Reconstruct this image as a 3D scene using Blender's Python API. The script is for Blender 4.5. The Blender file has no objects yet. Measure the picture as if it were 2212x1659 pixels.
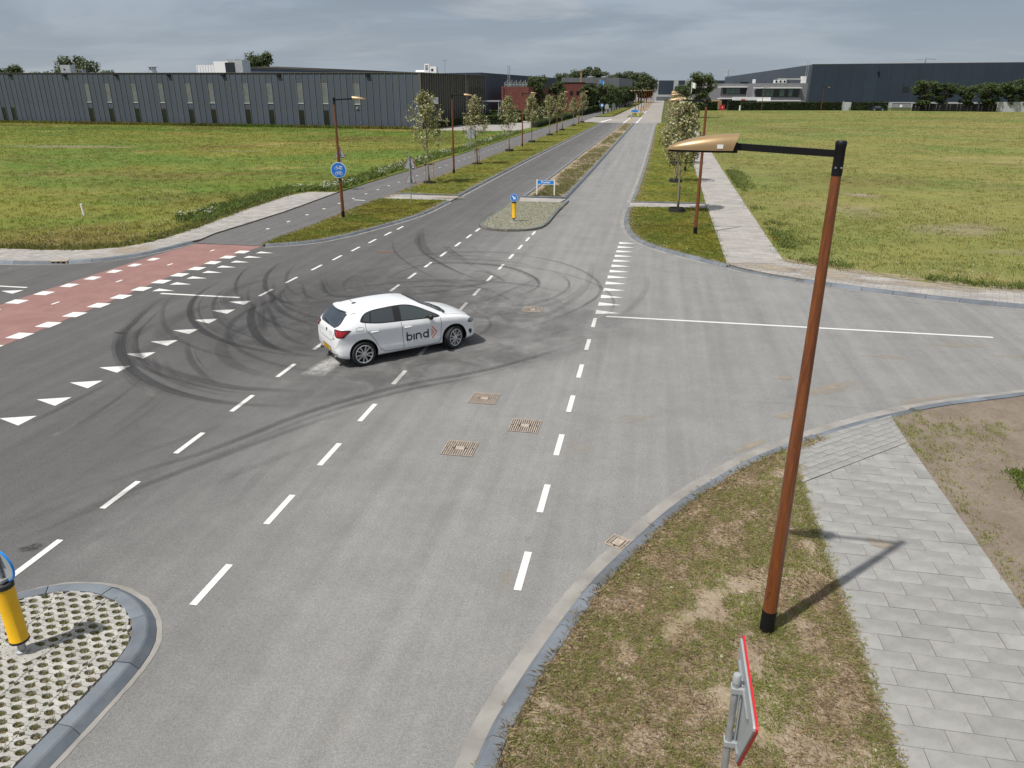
import bpy, bmesh, math, random
import numpy as np
from mathutils import Vector, Matrix
from mathutils.bvhtree import BVHTree

scene = bpy.context.scene
COL = scene.collection
R = math.radians
random.seed(7)
rng = np.random.default_rng(11)

# ------------------------------------------------------------------ camera, sky, sun, exposure
cam_d = bpy.data.cameras.new('camera')
cam = bpy.data.objects.new('camera', cam_d)
COL.objects.link(cam)
cam.location = (0, 0, 6.53)
cam.rotation_euler = (R(90 - 21.48), 0, R(10.479))
cam_d.sensor_width = 36
cam_d.lens = 36 * 1620 / 2212
cam_d.clip_start = 0.1
cam_d.clip_end = 6000
scene.camera = cam

SUN_EL, SUN_AZ = R(60.5), R(227)          # elevation; azimuth of the sun measured ccw from +X
world = bpy.data.worlds.new('World')
scene.world = world
world.use_nodes = True
wt = world.node_tree
wt.nodes.clear()

class NT:
    """small helper for building node trees"""
    def __init__(s, tree): s.t = tree
    def n(s, kind, **kw):
        o = s.t.nodes.new(kind)
        for k, v in kw.items(): setattr(o, k, v)
        return o
    def l(s, a, b): s.t.links.new(a, b)
    def put(s, sock, v):
        if isinstance(v, bpy.types.NodeSocket): s.l(v, sock)
        else:
            if sock.type == 'RGBA' and len(v) == 3: v = (*v, 1)
            sock.default_value = v
    def math(s, op, a, b=0.0, clamp=False):
        o = s.n('ShaderNodeMath', operation=op, use_clamp=clamp)
        s.put(o.inputs[0], a); s.put(o.inputs[1], b)
        return o.outputs[0]
    def mix(s, f, a, b, blend='MIX'):
        o = s.n('ShaderNodeMix', data_type='RGBA', blend_type=blend)
        s.put(o.inputs[0], f); s.put(o.inputs[6], a); s.put(o.inputs[7], b)
        return o.outputs[2]
    def noise(s, vec, scale, detail=3.0, rough=0.55, dist=0.0):
        o = s.n('ShaderNodeTexNoise')
        if vec is not None: s.l(vec, o.inputs['Vector'])
        o.inputs['Scale'].default_value = scale; o.inputs['Detail'].default_value = detail
        o.inputs['Roughness'].default_value = rough; o.inputs['Distortion'].default_value = dist
        return o.outputs['Fac']
    def ramp(s, f, lo, hi):
        o = s.n('ShaderNodeMapRange', interpolation_type='SMOOTHSTEP')
        s.put(o.inputs[0], f); o.inputs[1].default_value = lo; o.inputs[2].default_value = hi
        return o.outputs[0]
    def scale(s, vec, sc, loc=(0, 0, 0), rot=(0, 0, 0)):
        o = s.n('ShaderNodeMapping'); s.l(vec, o.inputs[0])
        o.inputs['Scale'].default_value = sc; o.inputs['Location'].default_value = loc
        o.inputs['Rotation'].default_value = rot
        return o.outputs[0]
    def pos(s): return s.n('ShaderNodeNewGeometry').outputs['Position']
    def obj(s): return s.n('ShaderNodeTexCoord').outputs['Object']
    def bump(s, h, strength, dist=0.01):
        o = s.n('ShaderNodeBump'); s.put(o.inputs['Height'], h)
        o.inputs['Strength'].default_value = strength; o.inputs['Distance'].default_value = dist
        return o.outputs[0]

w = NT(wt)
sky = w.n('ShaderNodeTexSky', sky_type='NISHITA')
sky.sun_disc = False
sky.sun_elevation = SUN_EL
sky.sun_rotation = R(90) - SUN_AZ
sky.air_density = 1.0; sky.dust_density = 2.0; sky.ozone_density = 1.0
gen = w.n('ShaderNodeTexCoord').outputs['Generated']
sep = w.n('ShaderNodeSeparateXYZ'); w.l(gen, sep.inputs[0])
den = w.math('ADD', w.math('MAXIMUM', sep.outputs[2], 0.0), 0.16)
comb = w.n('ShaderNodeCombineXYZ')
w.l(w.math('DIVIDE', sep.outputs[0], den), comb.inputs[0])
w.l(w.math('DIVIDE', sep.outputs[1], den), comb.inputs[1])
cl = comb.outputs[0]
n_big = w.noise(w.scale(cl, (0.55, 0.8, 1), (1.3, 0.4, 0)), 1.0, 5, 0.55, 0.4)
n_mid = w.noise(w.scale(cl, (0.8, 1.2, 1), (4.1, 2.2, 0), (0, 0, R(12))), 1.2, 6, 0.58, 0.7)
base_c = w.mix(w.ramp(n_big, 0.42, 0.60), (1.42, 1.80, 2.32), (2.45, 2.82, 3.32))
cloud_c = w.mix(w.math('MULTIPLY', w.ramp(n_mid, 0.50, 0.74), 0.6), base_c, (3.75, 3.72, 3.75))
dark_c = w.mix(w.math('MULTIPLY', w.ramp(w.noise(w.scale(cl, (0.5, 0.9, 1), (9, 3, 0)), 1.3, 4, 0.5, 0.3), 0.48, 0.62), 0.6), cloud_c, (1.5, 1.78, 2.15))
hz = w.math('SUBTRACT', 1.0, w.ramp(sep.outputs[2], 0.0, 0.16))
cover = w.mix(w.math('MULTIPLY', hz, 0.6), dark_c, (2.65, 3.03, 3.45))
high = w.ramp(sep.outputs[2], 0.22, 0.6)
cover = w.mix(w.math('MULTIPLY', high, 0.8), cover, (4.2, 4.3, 4.45))
skymix = w.mix(0.9, sky.outputs[0], cover)
bg = w.n('ShaderNodeBackground'); w.l(skymix, bg.inputs[0]); bg.inputs[1].default_value = 0.1
wo = w.n('ShaderNodeOutputWorld'); w.l(bg.outputs[0], wo.inputs[0])

sun_d = bpy.data.lights.new('sun', 'SUN')
sun = bpy.data.objects.new('sun', sun_d)
COL.objects.link(sun)
sun_d.energy = 3.3
sun_d.angle = R(0.9)
sun_d.color = (1.0, 0.955, 0.89)
sdir = Vector((math.cos(SUN_EL) * math.cos(SUN_AZ), math.cos(SUN_EL) * math.sin(SUN_AZ), math.sin(SUN_EL)))
sun.rotation_euler = (-sdir).to_track_quat('-Z', 'Y').to_euler()
sun.location = sdir * 100

scene.view_settings.view_transform = 'Standard'
scene.view_settings.look = 'None'
scene.view_settings.exposure = 0.58
scene.view_settings.gamma = 1
scene.view_settings.use_curve_mapping = False
scene.render.engine = 'CYCLES'
scene.cycles.transparent_max_bounces = 64

# ------------------------------------------------------------------ object helpers
def tag(o, label=None, cat=None, group=None, kind=None):
    if label: o['label'] = label
    if cat: o['category'] = cat
    if group: o['group'] = group
    if kind: o['kind'] = kind
    return o

def empty(name, loc=(0, 0, 0), rz=0.0, label=None, cat=None, group=None, kind=None):
    o = bpy.data.objects.new(name, None)
    COL.objects.link(o)
    o.location = loc; o.rotation_euler = (0, 0, rz); o.empty_display_size = 0.2
    return tag(o, label, cat, group, kind)

def link(name, me, parent=None, loc=(0, 0, 0), rz=0.0, label=None, cat=None, group=None, kind=None):
    o = bpy.data.objects.new(name, me)
    COL.objects.link(o)
    o.location = loc; o.rotation_euler = (0, 0, rz)
    if parent: o.parent = parent
    return tag(o, label, cat, group, kind)

def copy_tree(o, parent=None):
    c = o.copy(); COL.objects.link(c); c.parent = parent
    for ch in list(o.children): copy_tree(ch, c)
    return c

class MB:
    """collects simple solids into one mesh"""
    def __init__(s): s.v = []; s.f = []; s.m = []; s.uv = None
    def add(s, vs, fs, m=0):
        b = len(s.v); s.v += [tuple(v) for v in vs]
        s.f += [tuple(i + b for i in f) for f in fs]; s.m += [m] * len(fs)
        return s
    def box(s, lo, hi, m=0, mat=None):
        (a, b, c), (d, e, f) = lo, hi
        vs = [(a, b, c), (d, b, c), (d, e, c), (a, e, c), (a, b, f), (d, b, f), (d, e, f), (a, e, f)]
        if mat is not None: vs = [mat @ Vector(v) for v in vs]
        return s.add(vs, [(0, 3, 2, 1), (4, 5, 6, 7), (0, 1, 5, 4), (1, 2, 6, 5), (2, 3, 7, 6), (3, 0, 4, 7)], m)
    def prism(s, pts, z0, z1, m=0, mat=None, caps=True):
        n = len(pts)
        if sum(pts[i][0] * pts[(i + 1) % n][1] - pts[(i + 1) % n][0] * pts[i][1] for i in range(n)) < 0: pts = pts[::-1]
        vs = [(p[0], p[1], z0) for p in pts] + [(p[0], p[1], z1) for p in pts]
        if mat is not None: vs = [mat @ Vector(v) for v in vs]
        fs = [(i, (i + 1) % n, n + (i + 1) % n, n + i) for i in range(n)]
        if caps: fs += [tuple(range(n))[::-1], tuple(range(n, 2 * n))]
        return s.add(vs, fs, m)
    def tube(s, pts, radii, seg=10, m=0, caps=True):
        pts = [Vector(p) for p in pts]; rings = []
        if not hasattr(radii, '__len__'): radii = [radii] * len(pts)
        up = None
        for i, p in enumerate(pts):
            d = (pts[min(i + 1, len(pts) - 1)] - pts[max(i - 1, 0)]).normalized()
            if up is None or abs(d.dot(up)) > 0.98:
                up = Vector((1, 0, 0)) if abs(d.x) < 0.8 else Vector((0, 1, 0))
            a = (up - d * up.dot(d)).normalized(); b = d.cross(a); up = a
            rings.append([p + (a * math.cos(2 * math.pi * k / seg) + b * math.sin(2 * math.pi * k / seg)) * radii[i] for k in range(seg)])
        vs = [v for r_ in rings for v in r_]
        fs = []
        for i in range(len(pts) - 1):
            for k in range(seg):
                fs.append((i * seg + k, i * seg + (k + 1) % seg, (i + 1) * seg + (k + 1) % seg, (i + 1) * seg + k))
        if caps: fs += [tuple(range(seg))[::-1], tuple(range((len(pts) - 1) * seg, len(pts) * seg))]
        return s.add(vs, fs, m)
    def lathe(s, prof, seg=24, m=0, mat=None, closed=False):
        """prof: (r, z) pairs turned about z"""
        vs = [(r_ * math.cos(2 * math.pi * k / seg), r_ * math.sin(2 * math.pi * k / seg), z) for r_, z in prof for k in range(seg)]
        if mat is not None: vs = [mat @ Vector(v) for v in vs]
        fs = []; n = len(prof)
        for i in range(n if closed else n - 1):
            j = (i + 1) % n
            for k in range(seg):
                fs.append((i * seg + k, i * seg + (k + 1) % seg, j * seg + (k + 1) % seg, j * seg + k))
        if not closed: fs += [tuple(range(seg))[::-1], tuple(range((n - 1) * seg, n * seg))]
        return s.add(vs, fs, m)
    def mesh(s, name, mats, smooth=False, sharp=None):
        me = bpy.data.meshes.new(name)
        me.from_pydata(s.v, [], s.f)
        for m in (mats if isinstance(mats, (list, tuple)) else [mats]): me.materials.append(m)
        me.polygons.foreach_set('material_index', s.m)
        if smooth:
            me.polygons.foreach_set('use_smooth', [True] * len(s.f))
            if sharp is not None: me.set_sharp_from_angle(angle=R(sharp))
        me.update()
        return me
    def build(s, name, mats, parent=None, smooth=False, sharp=None, **kw):
        return link(name, s.mesh(name, mats, smooth, sharp), parent, **kw)

def np_mesh(name, verts, faces, mats, k=3, mat_idx=None, col=None, smooth=False):
    """fast mesh from numpy arrays, all faces with k corners; col = per-vertex colour"""
    me = bpy.data.meshes.new(name)
    verts = np.asarray(verts, np.float32); faces = np.asarray(faces, np.int32)
    nf = len(faces)
    me.vertices.add(len(verts)); me.vertices.foreach_set('co', verts.ravel())
    me.loops.add(nf * k); me.loops.foreach_set('vertex_index', faces.ravel())
    me.polygons.add(nf)
    me.polygons.foreach_set('loop_start', np.arange(0, nf * k, k, dtype=np.int32))
    me.polygons.foreach_set('loop_total', np.full(nf, k, np.int32))
    for m in (mats if isinstance(mats, (list, tuple)) else [mats]): me.materials.append(m)
    if mat_idx is not None: me.polygons.foreach_set('material_index', np.asarray(mat_idx, np.int32))
    if smooth: me.polygons.foreach_set('use_smooth', np.ones(nf, bool))
    me.update(calc_edges=True)
    if col is not None:
        a = me.attributes.new('tint', 'FLOAT_COLOR', 'POINT')
        a.data.foreach_set('color', np.asarray(col, np.float32).ravel())
    me.validate()
    return me

def area2(p): return sum(p[i][0] * p[(i + 1) % len(p)][1] - p[(i + 1) % len(p)][0] * p[i][1] for i in range(len(p)))

def sheet(name, poly, z, mat, parent=None, skirt=0.0, **kw):
    """flat polygon at height z with an optional skirt going down"""
    if area2(poly) < 0: poly = poly[::-1]
    n = len(poly)
    vs = [(x, y, z) for x, y in poly]; fs = [tuple(range(n))]
    if skirt:
        vs += [(x, y, z - skirt) for x, y in poly]
        fs += [(i, n + i, n + (i + 1) % n, (i + 1) % n) for i in range(n)]
    me = bpy.data.meshes.new(name); me.from_pydata(vs, [], fs); me.materials.append(mat)
    bm = bmesh.new(); bm.from_mesh(me)
    bmesh.ops.triangulate(bm, faces=[f for f in bm.faces if len(f.verts) > 4])
    bm.to_mesh(me); bm.free(); me.update()
    return link(name, me, parent, **kw)

def smooth_path(pts, step=0.25, closed=False):
    """Catmull-Rom through pts, resampled at an even step"""
    P = [np.array(p, float) for p in pts]; out = []
    n = len(P)
    for i in range(n if closed else n - 1):
        p1, p2 = P[i], P[(i + 1) % n]
        p0 = P[i - 1] if (i > 0 or closed) else p1 * 2 - p2
        p3 = P[(i + 2) % n] if (i + 2 < n or closed) else p2 * 2 - p1
        L = np.linalg.norm(p2 - p1); k = max(2, int(L / step))
        a = 0.5
        t0 = 0; t1 = t0 + max(np.linalg.norm(p1 - p0), 1e-6) ** a; t2 = t1 + max(L, 1e-6) ** a; t3 = t2 + max(np.linalg.norm(p3 - p2), 1e-6) ** a
        for j in range(k):
            t = t1 + (t2 - t1) * j / k
            A1 = (t1 - t) / (t1 - t0) * p0 + (t - t0) / (t1 - t0) * p1
            A2 = (t2 - t) / (t2 - t1) * p1 + (t - t1) / (t2 - t1) * p2
            A3 = (t3 - t) / (t3 - t2) * p2 + (t - t2) / (t3 - t2) * p3
            B1 = (t2 - t) / (t2 - t0) * A1 + (t - t0) / (t2 - t0) * A2
            B2 = (t3 - t) / (t3 - t1) * A2 + (t - t1) / (t3 - t1) * A3
            out.append((t2 - t) / (t2 - t1) * B1 + (t - t1) / (t2 - t1) * B2)
    if not closed: out.append(P[-1])
    Q = np.array(out)
    if closed: Q = np.vstack([Q, Q[:1]])
    s = np.r_[0, np.cumsum(np.linalg.norm(np.diff(Q, axis=0), axis=1))]
    m = max(2, int(round(s[-1] / step)) + 1)
    u = np.linspace(0, s[-1], m)
    return np.c_[np.interp(u, s, Q[:, 0]), np.interp(u, s, Q[:, 1])]

def offset(path, d):
    """path moved d to its left"""
    t = np.gradient(path, axis=0); t /= np.linalg.norm(t, axis=1)[:, None] + 1e-9
    return path + np.c_[-t[:, 1], t[:, 0]] * d

def tl(a): return [tuple(map(float, p)) for p in a]
# ------------------------------------------------------------------ materials
def mat_base(name):
    m = bpy.data.materials.new(name); m.use_nodes = True
    t = NT(m.node_tree); b = m.node_tree.nodes['Principled BSDF']
    return m, t, b

def M(name, col, rough=0.6, metal=0.0, var=0.0, vscale=3.0, bump=0.0, bscale=40.0, coat=0.0, tint=0.0, spec=0.5, dirt=0.0):
    m, t, b = mat_base(name)
    c = (*col, 1)
    b.inputs['Roughness'].default_value = rough; b.inputs['Metallic'].default_value = metal
    b.inputs['Coat Weight'].default_value = coat; b.inputs['Coat Roughness'].default_value = 0.06
    b.inputs['Specular IOR Level'].default_value = spec
    if var or tint or dirt:
        s = c
        if var:
            f = t.noise(t.obj(), vscale, 5, 0.6)
            s = t.mix(t.ramp(f, 0.3, 0.7), tuple(x * (1 - var) for x in col), tuple(min(1, x * (1 + var)) for x in col))
        if dirt:
            f = t.noise(t.obj(), vscale * 2.3, 6, 0.7, 0.6)
            s = t.mix(t.math('MULTIPLY', t.ramp(f, 0.5, 0.75), dirt), s, (0.14, 0.12, 0.09))
        if tint:
            r_ = t.n('ShaderNodeObjectInfo').outputs['Random']
            a = t.n('ShaderNodeAttribute', attribute_name='tint').outputs['Fac']
            k = t.math('FRACT', t.math('ADD', r_, a))
            s = t.mix(1.0, s, t.mix(k, (1 - tint,) * 3, (1 + tint,) * 3), 'MULTIPLY')
        t.put(b.inputs['Base Color'], s)
    else: b.inputs['Base Color'].default_value = c
    if bump:
        t.l(t.bump(t.noise(t.obj(), bscale, 4, 0.6), bump), b.inputs['Normal'])
    return m

def asphalt_mat(name, mode):
    m, t, b = mat_base(name); P = t.pos()
    sx = t.n('ShaderNodeSeparateXYZ'); t.l(P, sx.inputs[0])
    wob = t.noise(P, 0.35, 4, 0.6)
    x = t.math('ADD', sx.outputs[0], t.math('MULTIPLY', t.math('SUBTRACT', wob, 0.5), 3.5))
    if mode == 'road': k = t.ramp(x, -11.0, -3.2)
    else: k = 0.2
    col = t.mix(k, (0.094, 0.092, 0.091), (0.206, 0.204, 0.199))
    streak = t.noise(t.scale(P, (2.2, 0.06, 1)), 1.0, 5, 0.6)
    blotch = t.noise(P, 0.8, 5, 0.65, 0.4)
    small = t.noise(P, 5.0, 4, 0.7)
    f1 = t.math('ADD', 0.60, t.math('MULTIPLY', streak, 0.55))
    f2 = t.math('ADD', 0.72, t.math('MULTIPLY', blotch, 0.42))
    f3 = t.math('ADD', 0.84, t.math('MULTIPLY', small, 0.30))
    grit = t.noise(P, 95.0, 2, 0.8)
    f4 = t.math('ADD', 0.55, t.math('MULTIPLY', t.ramp(grit, 0.25, 0.75), 0.9))
    f = t.math('MULTIPLY', t.math('MULTIPLY', f1, f2), t.math('MULTIPLY', f3, f4))
    mid = t.noise(P, 26.0, 3, 0.75)
    f = t.math('MULTIPLY', f, t.math('ADD', 0.84, t.math('MULTIPLY', t.ramp(mid, 0.25, 0.75), 0.34)))
    f = t.math('MULTIPLY', f, 1.16)
    cc = t.n('ShaderNodeCombineColor')
    for i in range(3): t.l(f, cc.inputs[i])
    col = t.mix(1.0, col, cc.outputs[0], 'MULTIPLY')
    dust = t.math('MULTIPLY', t.ramp(t.noise(P, 0.55, 6, 0.7, 0.8), 0.60, 0.78), 0.28)
    col = t.mix(dust, col, (0.30, 0.265, 0.215))
    oil = t.math('MULTIPLY', t.ramp(t.noise(t.scale(P, (1, 1, 1), (31, 7, 0)), 0.9, 5, 0.7, 0.5), 0.66, 0.76), 0.35)
    col = t.mix(oil, col, (0.05, 0.05, 0.05))
    t.l(col, b.inputs['Base Color'])
    b.inputs['Roughness'].default_value = 0.88; b.inputs['Specular IOR Level'].default_value = 0.35
    t.l(t.bump(grit, 0.45, 0.006), b.inputs['Normal'])
    return m

def soil_mix(t, P, q=1.0):
    n1 = t.noise(P, 1.3, 6, 0.65); n2 = t.noise(P, 14, 4, 0.7)
    c = t.mix(t.ramp(n1, 0.35, 0.65), tuple(v * q for v in (0.275, 0.218, 0.165)), tuple(v * q for v in (0.36, 0.295, 0.23)))
    return t.mix(t.math('MULTIPLY', t.ramp(n2, 0.4, 0.7), 0.5), c, tuple(v * q for v in (0.185, 0.138, 0.094)))

def grass_cols(t, P, g1, g2, dry, dark, sc=0.12, dry_lo=0.52, dry_hi=0.72):
    n1 = t.noise(t.scale(P, (0.6, 1.0, 1)), sc, 5, 0.6, 0.6)
    n2 = t.noise(P, sc * 6, 5, 0.65)
    n3 = t.noise(t.scale(P, (0.7, 1.2, 1), (17, 5, 0)), sc * 1.7, 6, 0.65, 0.8)
    n4 = t.noise(t.scale(P, (0.6, 1.2, 1), (3, 25, 0)), sc * 1.3, 6, 0.65, 0.8)
    c = t.mix(t.ramp(n1, 0.42, 0.58), g1, g2)
    c = t.mix(t.math('MULTIPLY', t.ramp(n3, dry_lo, dry_hi), 0.85), c, dry)
    c = t.mix(t.math('MULTIPLY', t.ramp(n4, 0.50, 0.66), 0.8), c, dark)
    k = t.math('ADD', 0.78, t.math('MULTIPLY', n2, 0.5))
    cc = t.n('ShaderNodeCombineColor')
    for i in range(3): t.l(k, cc.inputs[i])
    return t.mix(1.0, c, cc.outputs[0], 'MULTIPLY')

def grass_mat(name, g1, g2, dry, dark, sc=0.12, soil=0.0, blade=False, fine=9.0, dl=0.52, dh=0.72):
    m, t, b = mat_base(name); P = t.pos()
    c = grass_cols(t, P, g1, g2, dry, dark, sc, dl, dh)
    if soil:
        s = soil_mix(t, P)
        f = t.ramp(t.noise(P, 1.1, 6, 0.7, 0.5), 0.5 - soil * 0.25, 0.62 - soil * 0.25)
        if not blade: c = t.mix(f, c, s)
    if blade:
        a = t.n('ShaderNodeAttribute', attribute_name='tint').outputs['Color']
        c = t.mix(1.0, c, a, 'MULTIPLY')
        tr = t.n('ShaderNodeBsdfTranslucent'); t.l(c, tr.inputs[0])
        t.l(c, b.inputs['Base Color']); b.inputs['Roughness'].default_value = 0.7
        b.inputs['Specular IOR Level'].default_value = 0.15
        ms = t.n('ShaderNodeMixShader'); ms.inputs[0].default_value = 0.4
        t.l(b.outputs[0], ms.inputs[1]); t.l(tr.outputs[0], ms.inputs[2])
        t.l(ms.outputs[0], m.node_tree.nodes['Material Output'].inputs[0])
    else:
        nf = t.noise(P, fine, 5, 0.75)
        c = t.mix(1.0, c, t.mix(t.ramp(nf, 0.3, 0.7), (0.78, 0.78, 0.76), (1.16, 1.16, 1.12)), 'MULTIPLY')
        t.l(c, b.inputs['Base Color']); b.inputs['Roughness'].default_value = 0.95
        b.inputs['Specular IOR Level'].default_value = 0.1
        t.l(t.bump(nf, 0.6, 0.05), b.inputs['Normal'])
    return m

def tint_mat(name, rough=0.6, trans=0.3, spec=0.3):
    """leaf or blade colour straight from the tint attribute"""
    m, t, b = mat_base(name)
    a = t.n('ShaderNodeAttribute', attribute_name='tint').outputs['Color']
    t.l(a, b.inputs['Base Color']); b.inputs['Roughness'].default_value = rough
    b.inputs['Specular IOR Level'].default_value = spec
    tr = t.n('ShaderNodeBsdfTranslucent'); t.l(a, tr.inputs[0])
    ms = t.n('ShaderNodeMixShader'); ms.inputs[0].default_value = trans
    t.l(b.outputs[0], ms.inputs[1]); t.l(tr.outputs[0], ms.inputs[2])
    t.l(ms.outputs[0], m.node_tree.nodes['Material Output'].inputs[0])
    return m

def paint_mat(name, col, wear=0.3):
    m, t, b = mat_base(name); P = t.pos()
    f = t.noise(P, 7, 6, 0.75, 0.4); g = t.noise(P, 60, 3, 0.7)
    c = t.mix(t.math('MULTIPLY', t.ramp(f, 0.52, 0.75), wear), col, tuple(x * 0.55 for x in col))
    c = t.mix(t.math('MULTIPLY', t.ramp(g, 0.62, 0.8), wear * 1.4), c, (0.16, 0.155, 0.15))
    t.l(c, b.inputs['Base Color']); b.inputs['Roughness'].default_value = 0.75
    t.l(t.bump(g, 0.3, 0.004), b.inputs['Normal'])
    return m

def skid_mat():
    m, t, b = mat_base('skid_rubber')
    uv = t.n('ShaderNodeUVMap', uv_map='UVMap').outputs[0]
    a = t.n('ShaderNodeAttribute', attribute_name='tint').outputs['Fac']
    s = t.n('ShaderNodeSeparateXYZ'); t.l(uv, s.inputs[0])
    v = t.math('MULTIPLY', t.math('ABSOLUTE', t.math('SUBTRACT', s.outputs[1], 0.5)), 2.0)
    edge = t.math('SUBTRACT', 1.0, t.ramp(v, 0.45, 1.0))
    st = t.noise(t.scale(uv, (0.12, 15.0, 1)), 1.0, 5, 0.75)
    bl = t.noise(t.scale(uv, (0.35, 0.7, 1)), 1.0, 4, 0.6)
    gr = t.noise(t.pos(), 60.0, 2, 0.7)
    al = t.math('MULTIPLY', t.ramp(st, 0.30, 0.66), t.ramp(bl, 0.0, 0.55))
    al = t.math('MULTIPLY', al, t.math('MULTIPLY', edge, t.ramp(gr, 0.15, 0.65)))
    al = t.math('MULTIPLY', al, t.math('MULTIPLY', a, 1.5), True)
    b.inputs['Base Color'].default_value = (0.026, 0.026, 0.028, 1); b.inputs['Roughness'].default_value = 0.75
    t.l(al, b.inputs['Alpha'])
    return m

def wood_mat():
    m, t, b = mat_base('pole_timber')
    o = t.obj()
    g = t.noise(t.scale(o, (9, 9, 0.55)), 3.0, 6, 0.65, 1.2)
    f = t.noise(t.scale(o, (30, 30, 1.0)), 2.0, 3, 0.6)
    kn = t.noise(t.scale(o, (3.5, 3.5, 1.3), (4, 2, 9)), 2.4, 3, 0.5, 0.4)
    c = t.mix(t.ramp(g, 0.3, 0.7), (0.105, 0.028, 0.008), (0.215, 0.066, 0.016))
    c = t.mix(t.math('MULTIPLY', t.ramp(f, 0.5, 0.75), 0.45), c, (0.075, 0.02, 0.009))
    c = t.mix(t.math('MULTIPLY', t.ramp(kn, 0.64, 0.74), 0.8), c, (0.03, 0.01, 0.005))
    t.l(c, b.inputs['Base Color']); b.inputs['Roughness'].default_value = 0.42
    b.inputs['Coat Weight'].default_value = 0.25; b.inputs['Coat Roughness'].default_value = 0.25
    t.l(t.bump(f, 0.15), b.inputs['Normal'])
    return m

def brick_mat(name, c1, c2, mortar, scale, bw=0.5, rh=0.25):
    m, t, b = mat_base(name)
    o = t.obj()
    s = t.n('ShaderNodeSeparateXYZ'); t.l(o, s.inputs[0])
    cb = t.n('ShaderNodeCombineXYZ'); t.l(t.math('ADD', s.outputs[0], s.outputs[1]), cb.inputs[0]); t.l(s.outputs[2], cb.inputs[1])
    k = t.n('ShaderNodeTexBrick'); t.l(cb.outputs[0], k.inputs[0])
    k.inputs['Color1'].default_value = (*c1, 1); k.inputs['Color2'].default_value = (*c2, 1); k.inputs['Mortar'].default_value = (*mortar, 1)
    k.inputs['Scale'].default_value = scale; k.inputs['Brick Width'].default_value = bw; k.inputs['Row Height'].default_value = rh
    k.inputs['Mortar Size'].default_value = 0.012
    t.l(k.outputs[0], b.inputs['Base Color']); b.inputs['Roughness'].default_value = 0.85
    return m

MAT = {}
MAT['asphalt'] = asphalt_mat('asphalt', 'road')
MAT['cycle_asphalt'] = asphalt_mat('cycle_asphalt', 'path')
MAT['paint'] = paint_mat('white_road_paint', (0.60, 0.60, 0.58), 0.5)
MAT['red_lane'] = None
m, t, b = mat_base('red_lane_surface'); P = t.pos()
c = t.mix(t.ramp(t.noise(P, 1.2, 5, 0.65), 0.3, 0.7), (0.215, 0.112, 0.100), (0.265, 0.145, 0.130))
c = t.mix(1.0, c, t.mix(t.ramp(t.noise(P, 80, 2, 0.8), 0.3, 0.7), (0.7, 0.7, 0.7), (1.2, 1.2, 1.2)), 'MULTIPLY')
c = t.mix(t.math('MULTIPLY', t.ramp(t.noise(t.scale(P, (2, 0.3, 1)), 1.2, 5, 0.7), 0.5, 0.8), 0.4), c, (0.1, 0.07, 0.065))
t.l(c, b.inputs['Base Color']); b.inputs['Roughness'].default_value = 0.9
MAT['red_lane'] = m
MAT['skid'] = skid_mat()
MAT['paver'] = M('paver_concrete', (0.238, 0.235, 0.226), 0.9, var=0.14, vscale=2.5, bump=0.25, bscale=120, tint=0.08, dirt=0.25)
MAT['paver_far'] = M('paver_concrete_pale', (0.29, 0.275, 0.255), 0.9, var=0.12, vscale=0.7, tint=0.12)
MAT['joint'] = M('joint_sand', (0.15, 0.135, 0.115), 0.95, var=0.3, vscale=6)
MAT['sand'] = M('blown_sand', (0.33, 0.27, 0.20), 0.95, var=0.18, vscale=2, bump=0.3, bscale=60)
MAT['kerb'] = M('kerb_basalt_concrete', (0.122, 0.140, 0.162), 0.8, var=0.2, vscale=1.6, bump=0.25, bscale=110, tint=0.16, dirt=0.25)
MAT['gutter'] = M('gutter_concrete', (0.232, 0.222, 0.205), 0.9, var=0.18, vscale=1.4, bump=0.25, bscale=90, tint=0.05, dirt=0.3)
MAT['grass_block'] = M('grass_block_concrete', (0.335, 0.328, 0.305), 0.9, var=0.14, vscale=5, bump=0.3, bscale=120, tint=0.08, dirt=0.25)
MAT['soil'] = None
m, t, b = mat_base('soil'); P = t.pos(); t.l(soil_mix(t, P, 0.58), b.inputs['Base Color']); b.inputs['Roughness'].default_value = 1
t.l(t.bump(t.noise(P, 25, 5, 0.7), 0.6, 0.03), b.inputs['Normal']); MAT['soil'] = m
MAT['plateau'] = M('plateau_pavers', (0.25, 0.232, 0.212), 0.9, var=0.14, vscale=0.15)
GR_L = dict(g1=(0.152, 0.160, 0.036), g2=(0.102, 0.148, 0.030), dry=(0.26, 0.205, 0.08), dark=(0.118, 0.092, 0.03))
GR_R = dict(g1=(0.182, 0.178, 0.058), g2=(0.130, 0.158, 0.046), dry=(0.255, 0.205, 0.10), dark=(0.152, 0.128, 0.05))
GR_V = dict(g1=(0.150, 0.152, 0.028), g2=(0.108, 0.130, 0.026), dry=(0.24, 0.18, 0.075), dark=(0.098, 0.09, 0.022))
MAT['field_l'] = grass_mat('meadow_left', **GR_L, sc=0.05)
MAT['field_r'] = grass_mat('meadow_right', **GR_R, sc=0.045)
MAT['verge'] = grass_mat('verge_grass', **GR_V, sc=0.3, soil=0.0, fine=14)
MAT['dry_verge'] = grass_mat('dry_verge', (0.25, 0.215, 0.13), (0.28, 0.235, 0.155), (0.34, 0.285, 0.20), (0.22, 0.20, 0.10), sc=0.8, soil=0.6, fine=30)
MAT['median'] = grass_mat('median_soil', (0.14, 0.135, 0.05), (0.155, 0.125, 0.07), (0.19, 0.14, 0.095), (0.125, 0.095, 0.06), sc=0.25, soil=0.4, fine=8)
MAT['blade_l'] = grass_mat('meadow_blades_left', **GR_L, sc=0.05, blade=True)
MAT['blade_r'] = grass_mat('meadow_blades_right', **GR_R, sc=0.045, blade=True)
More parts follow.
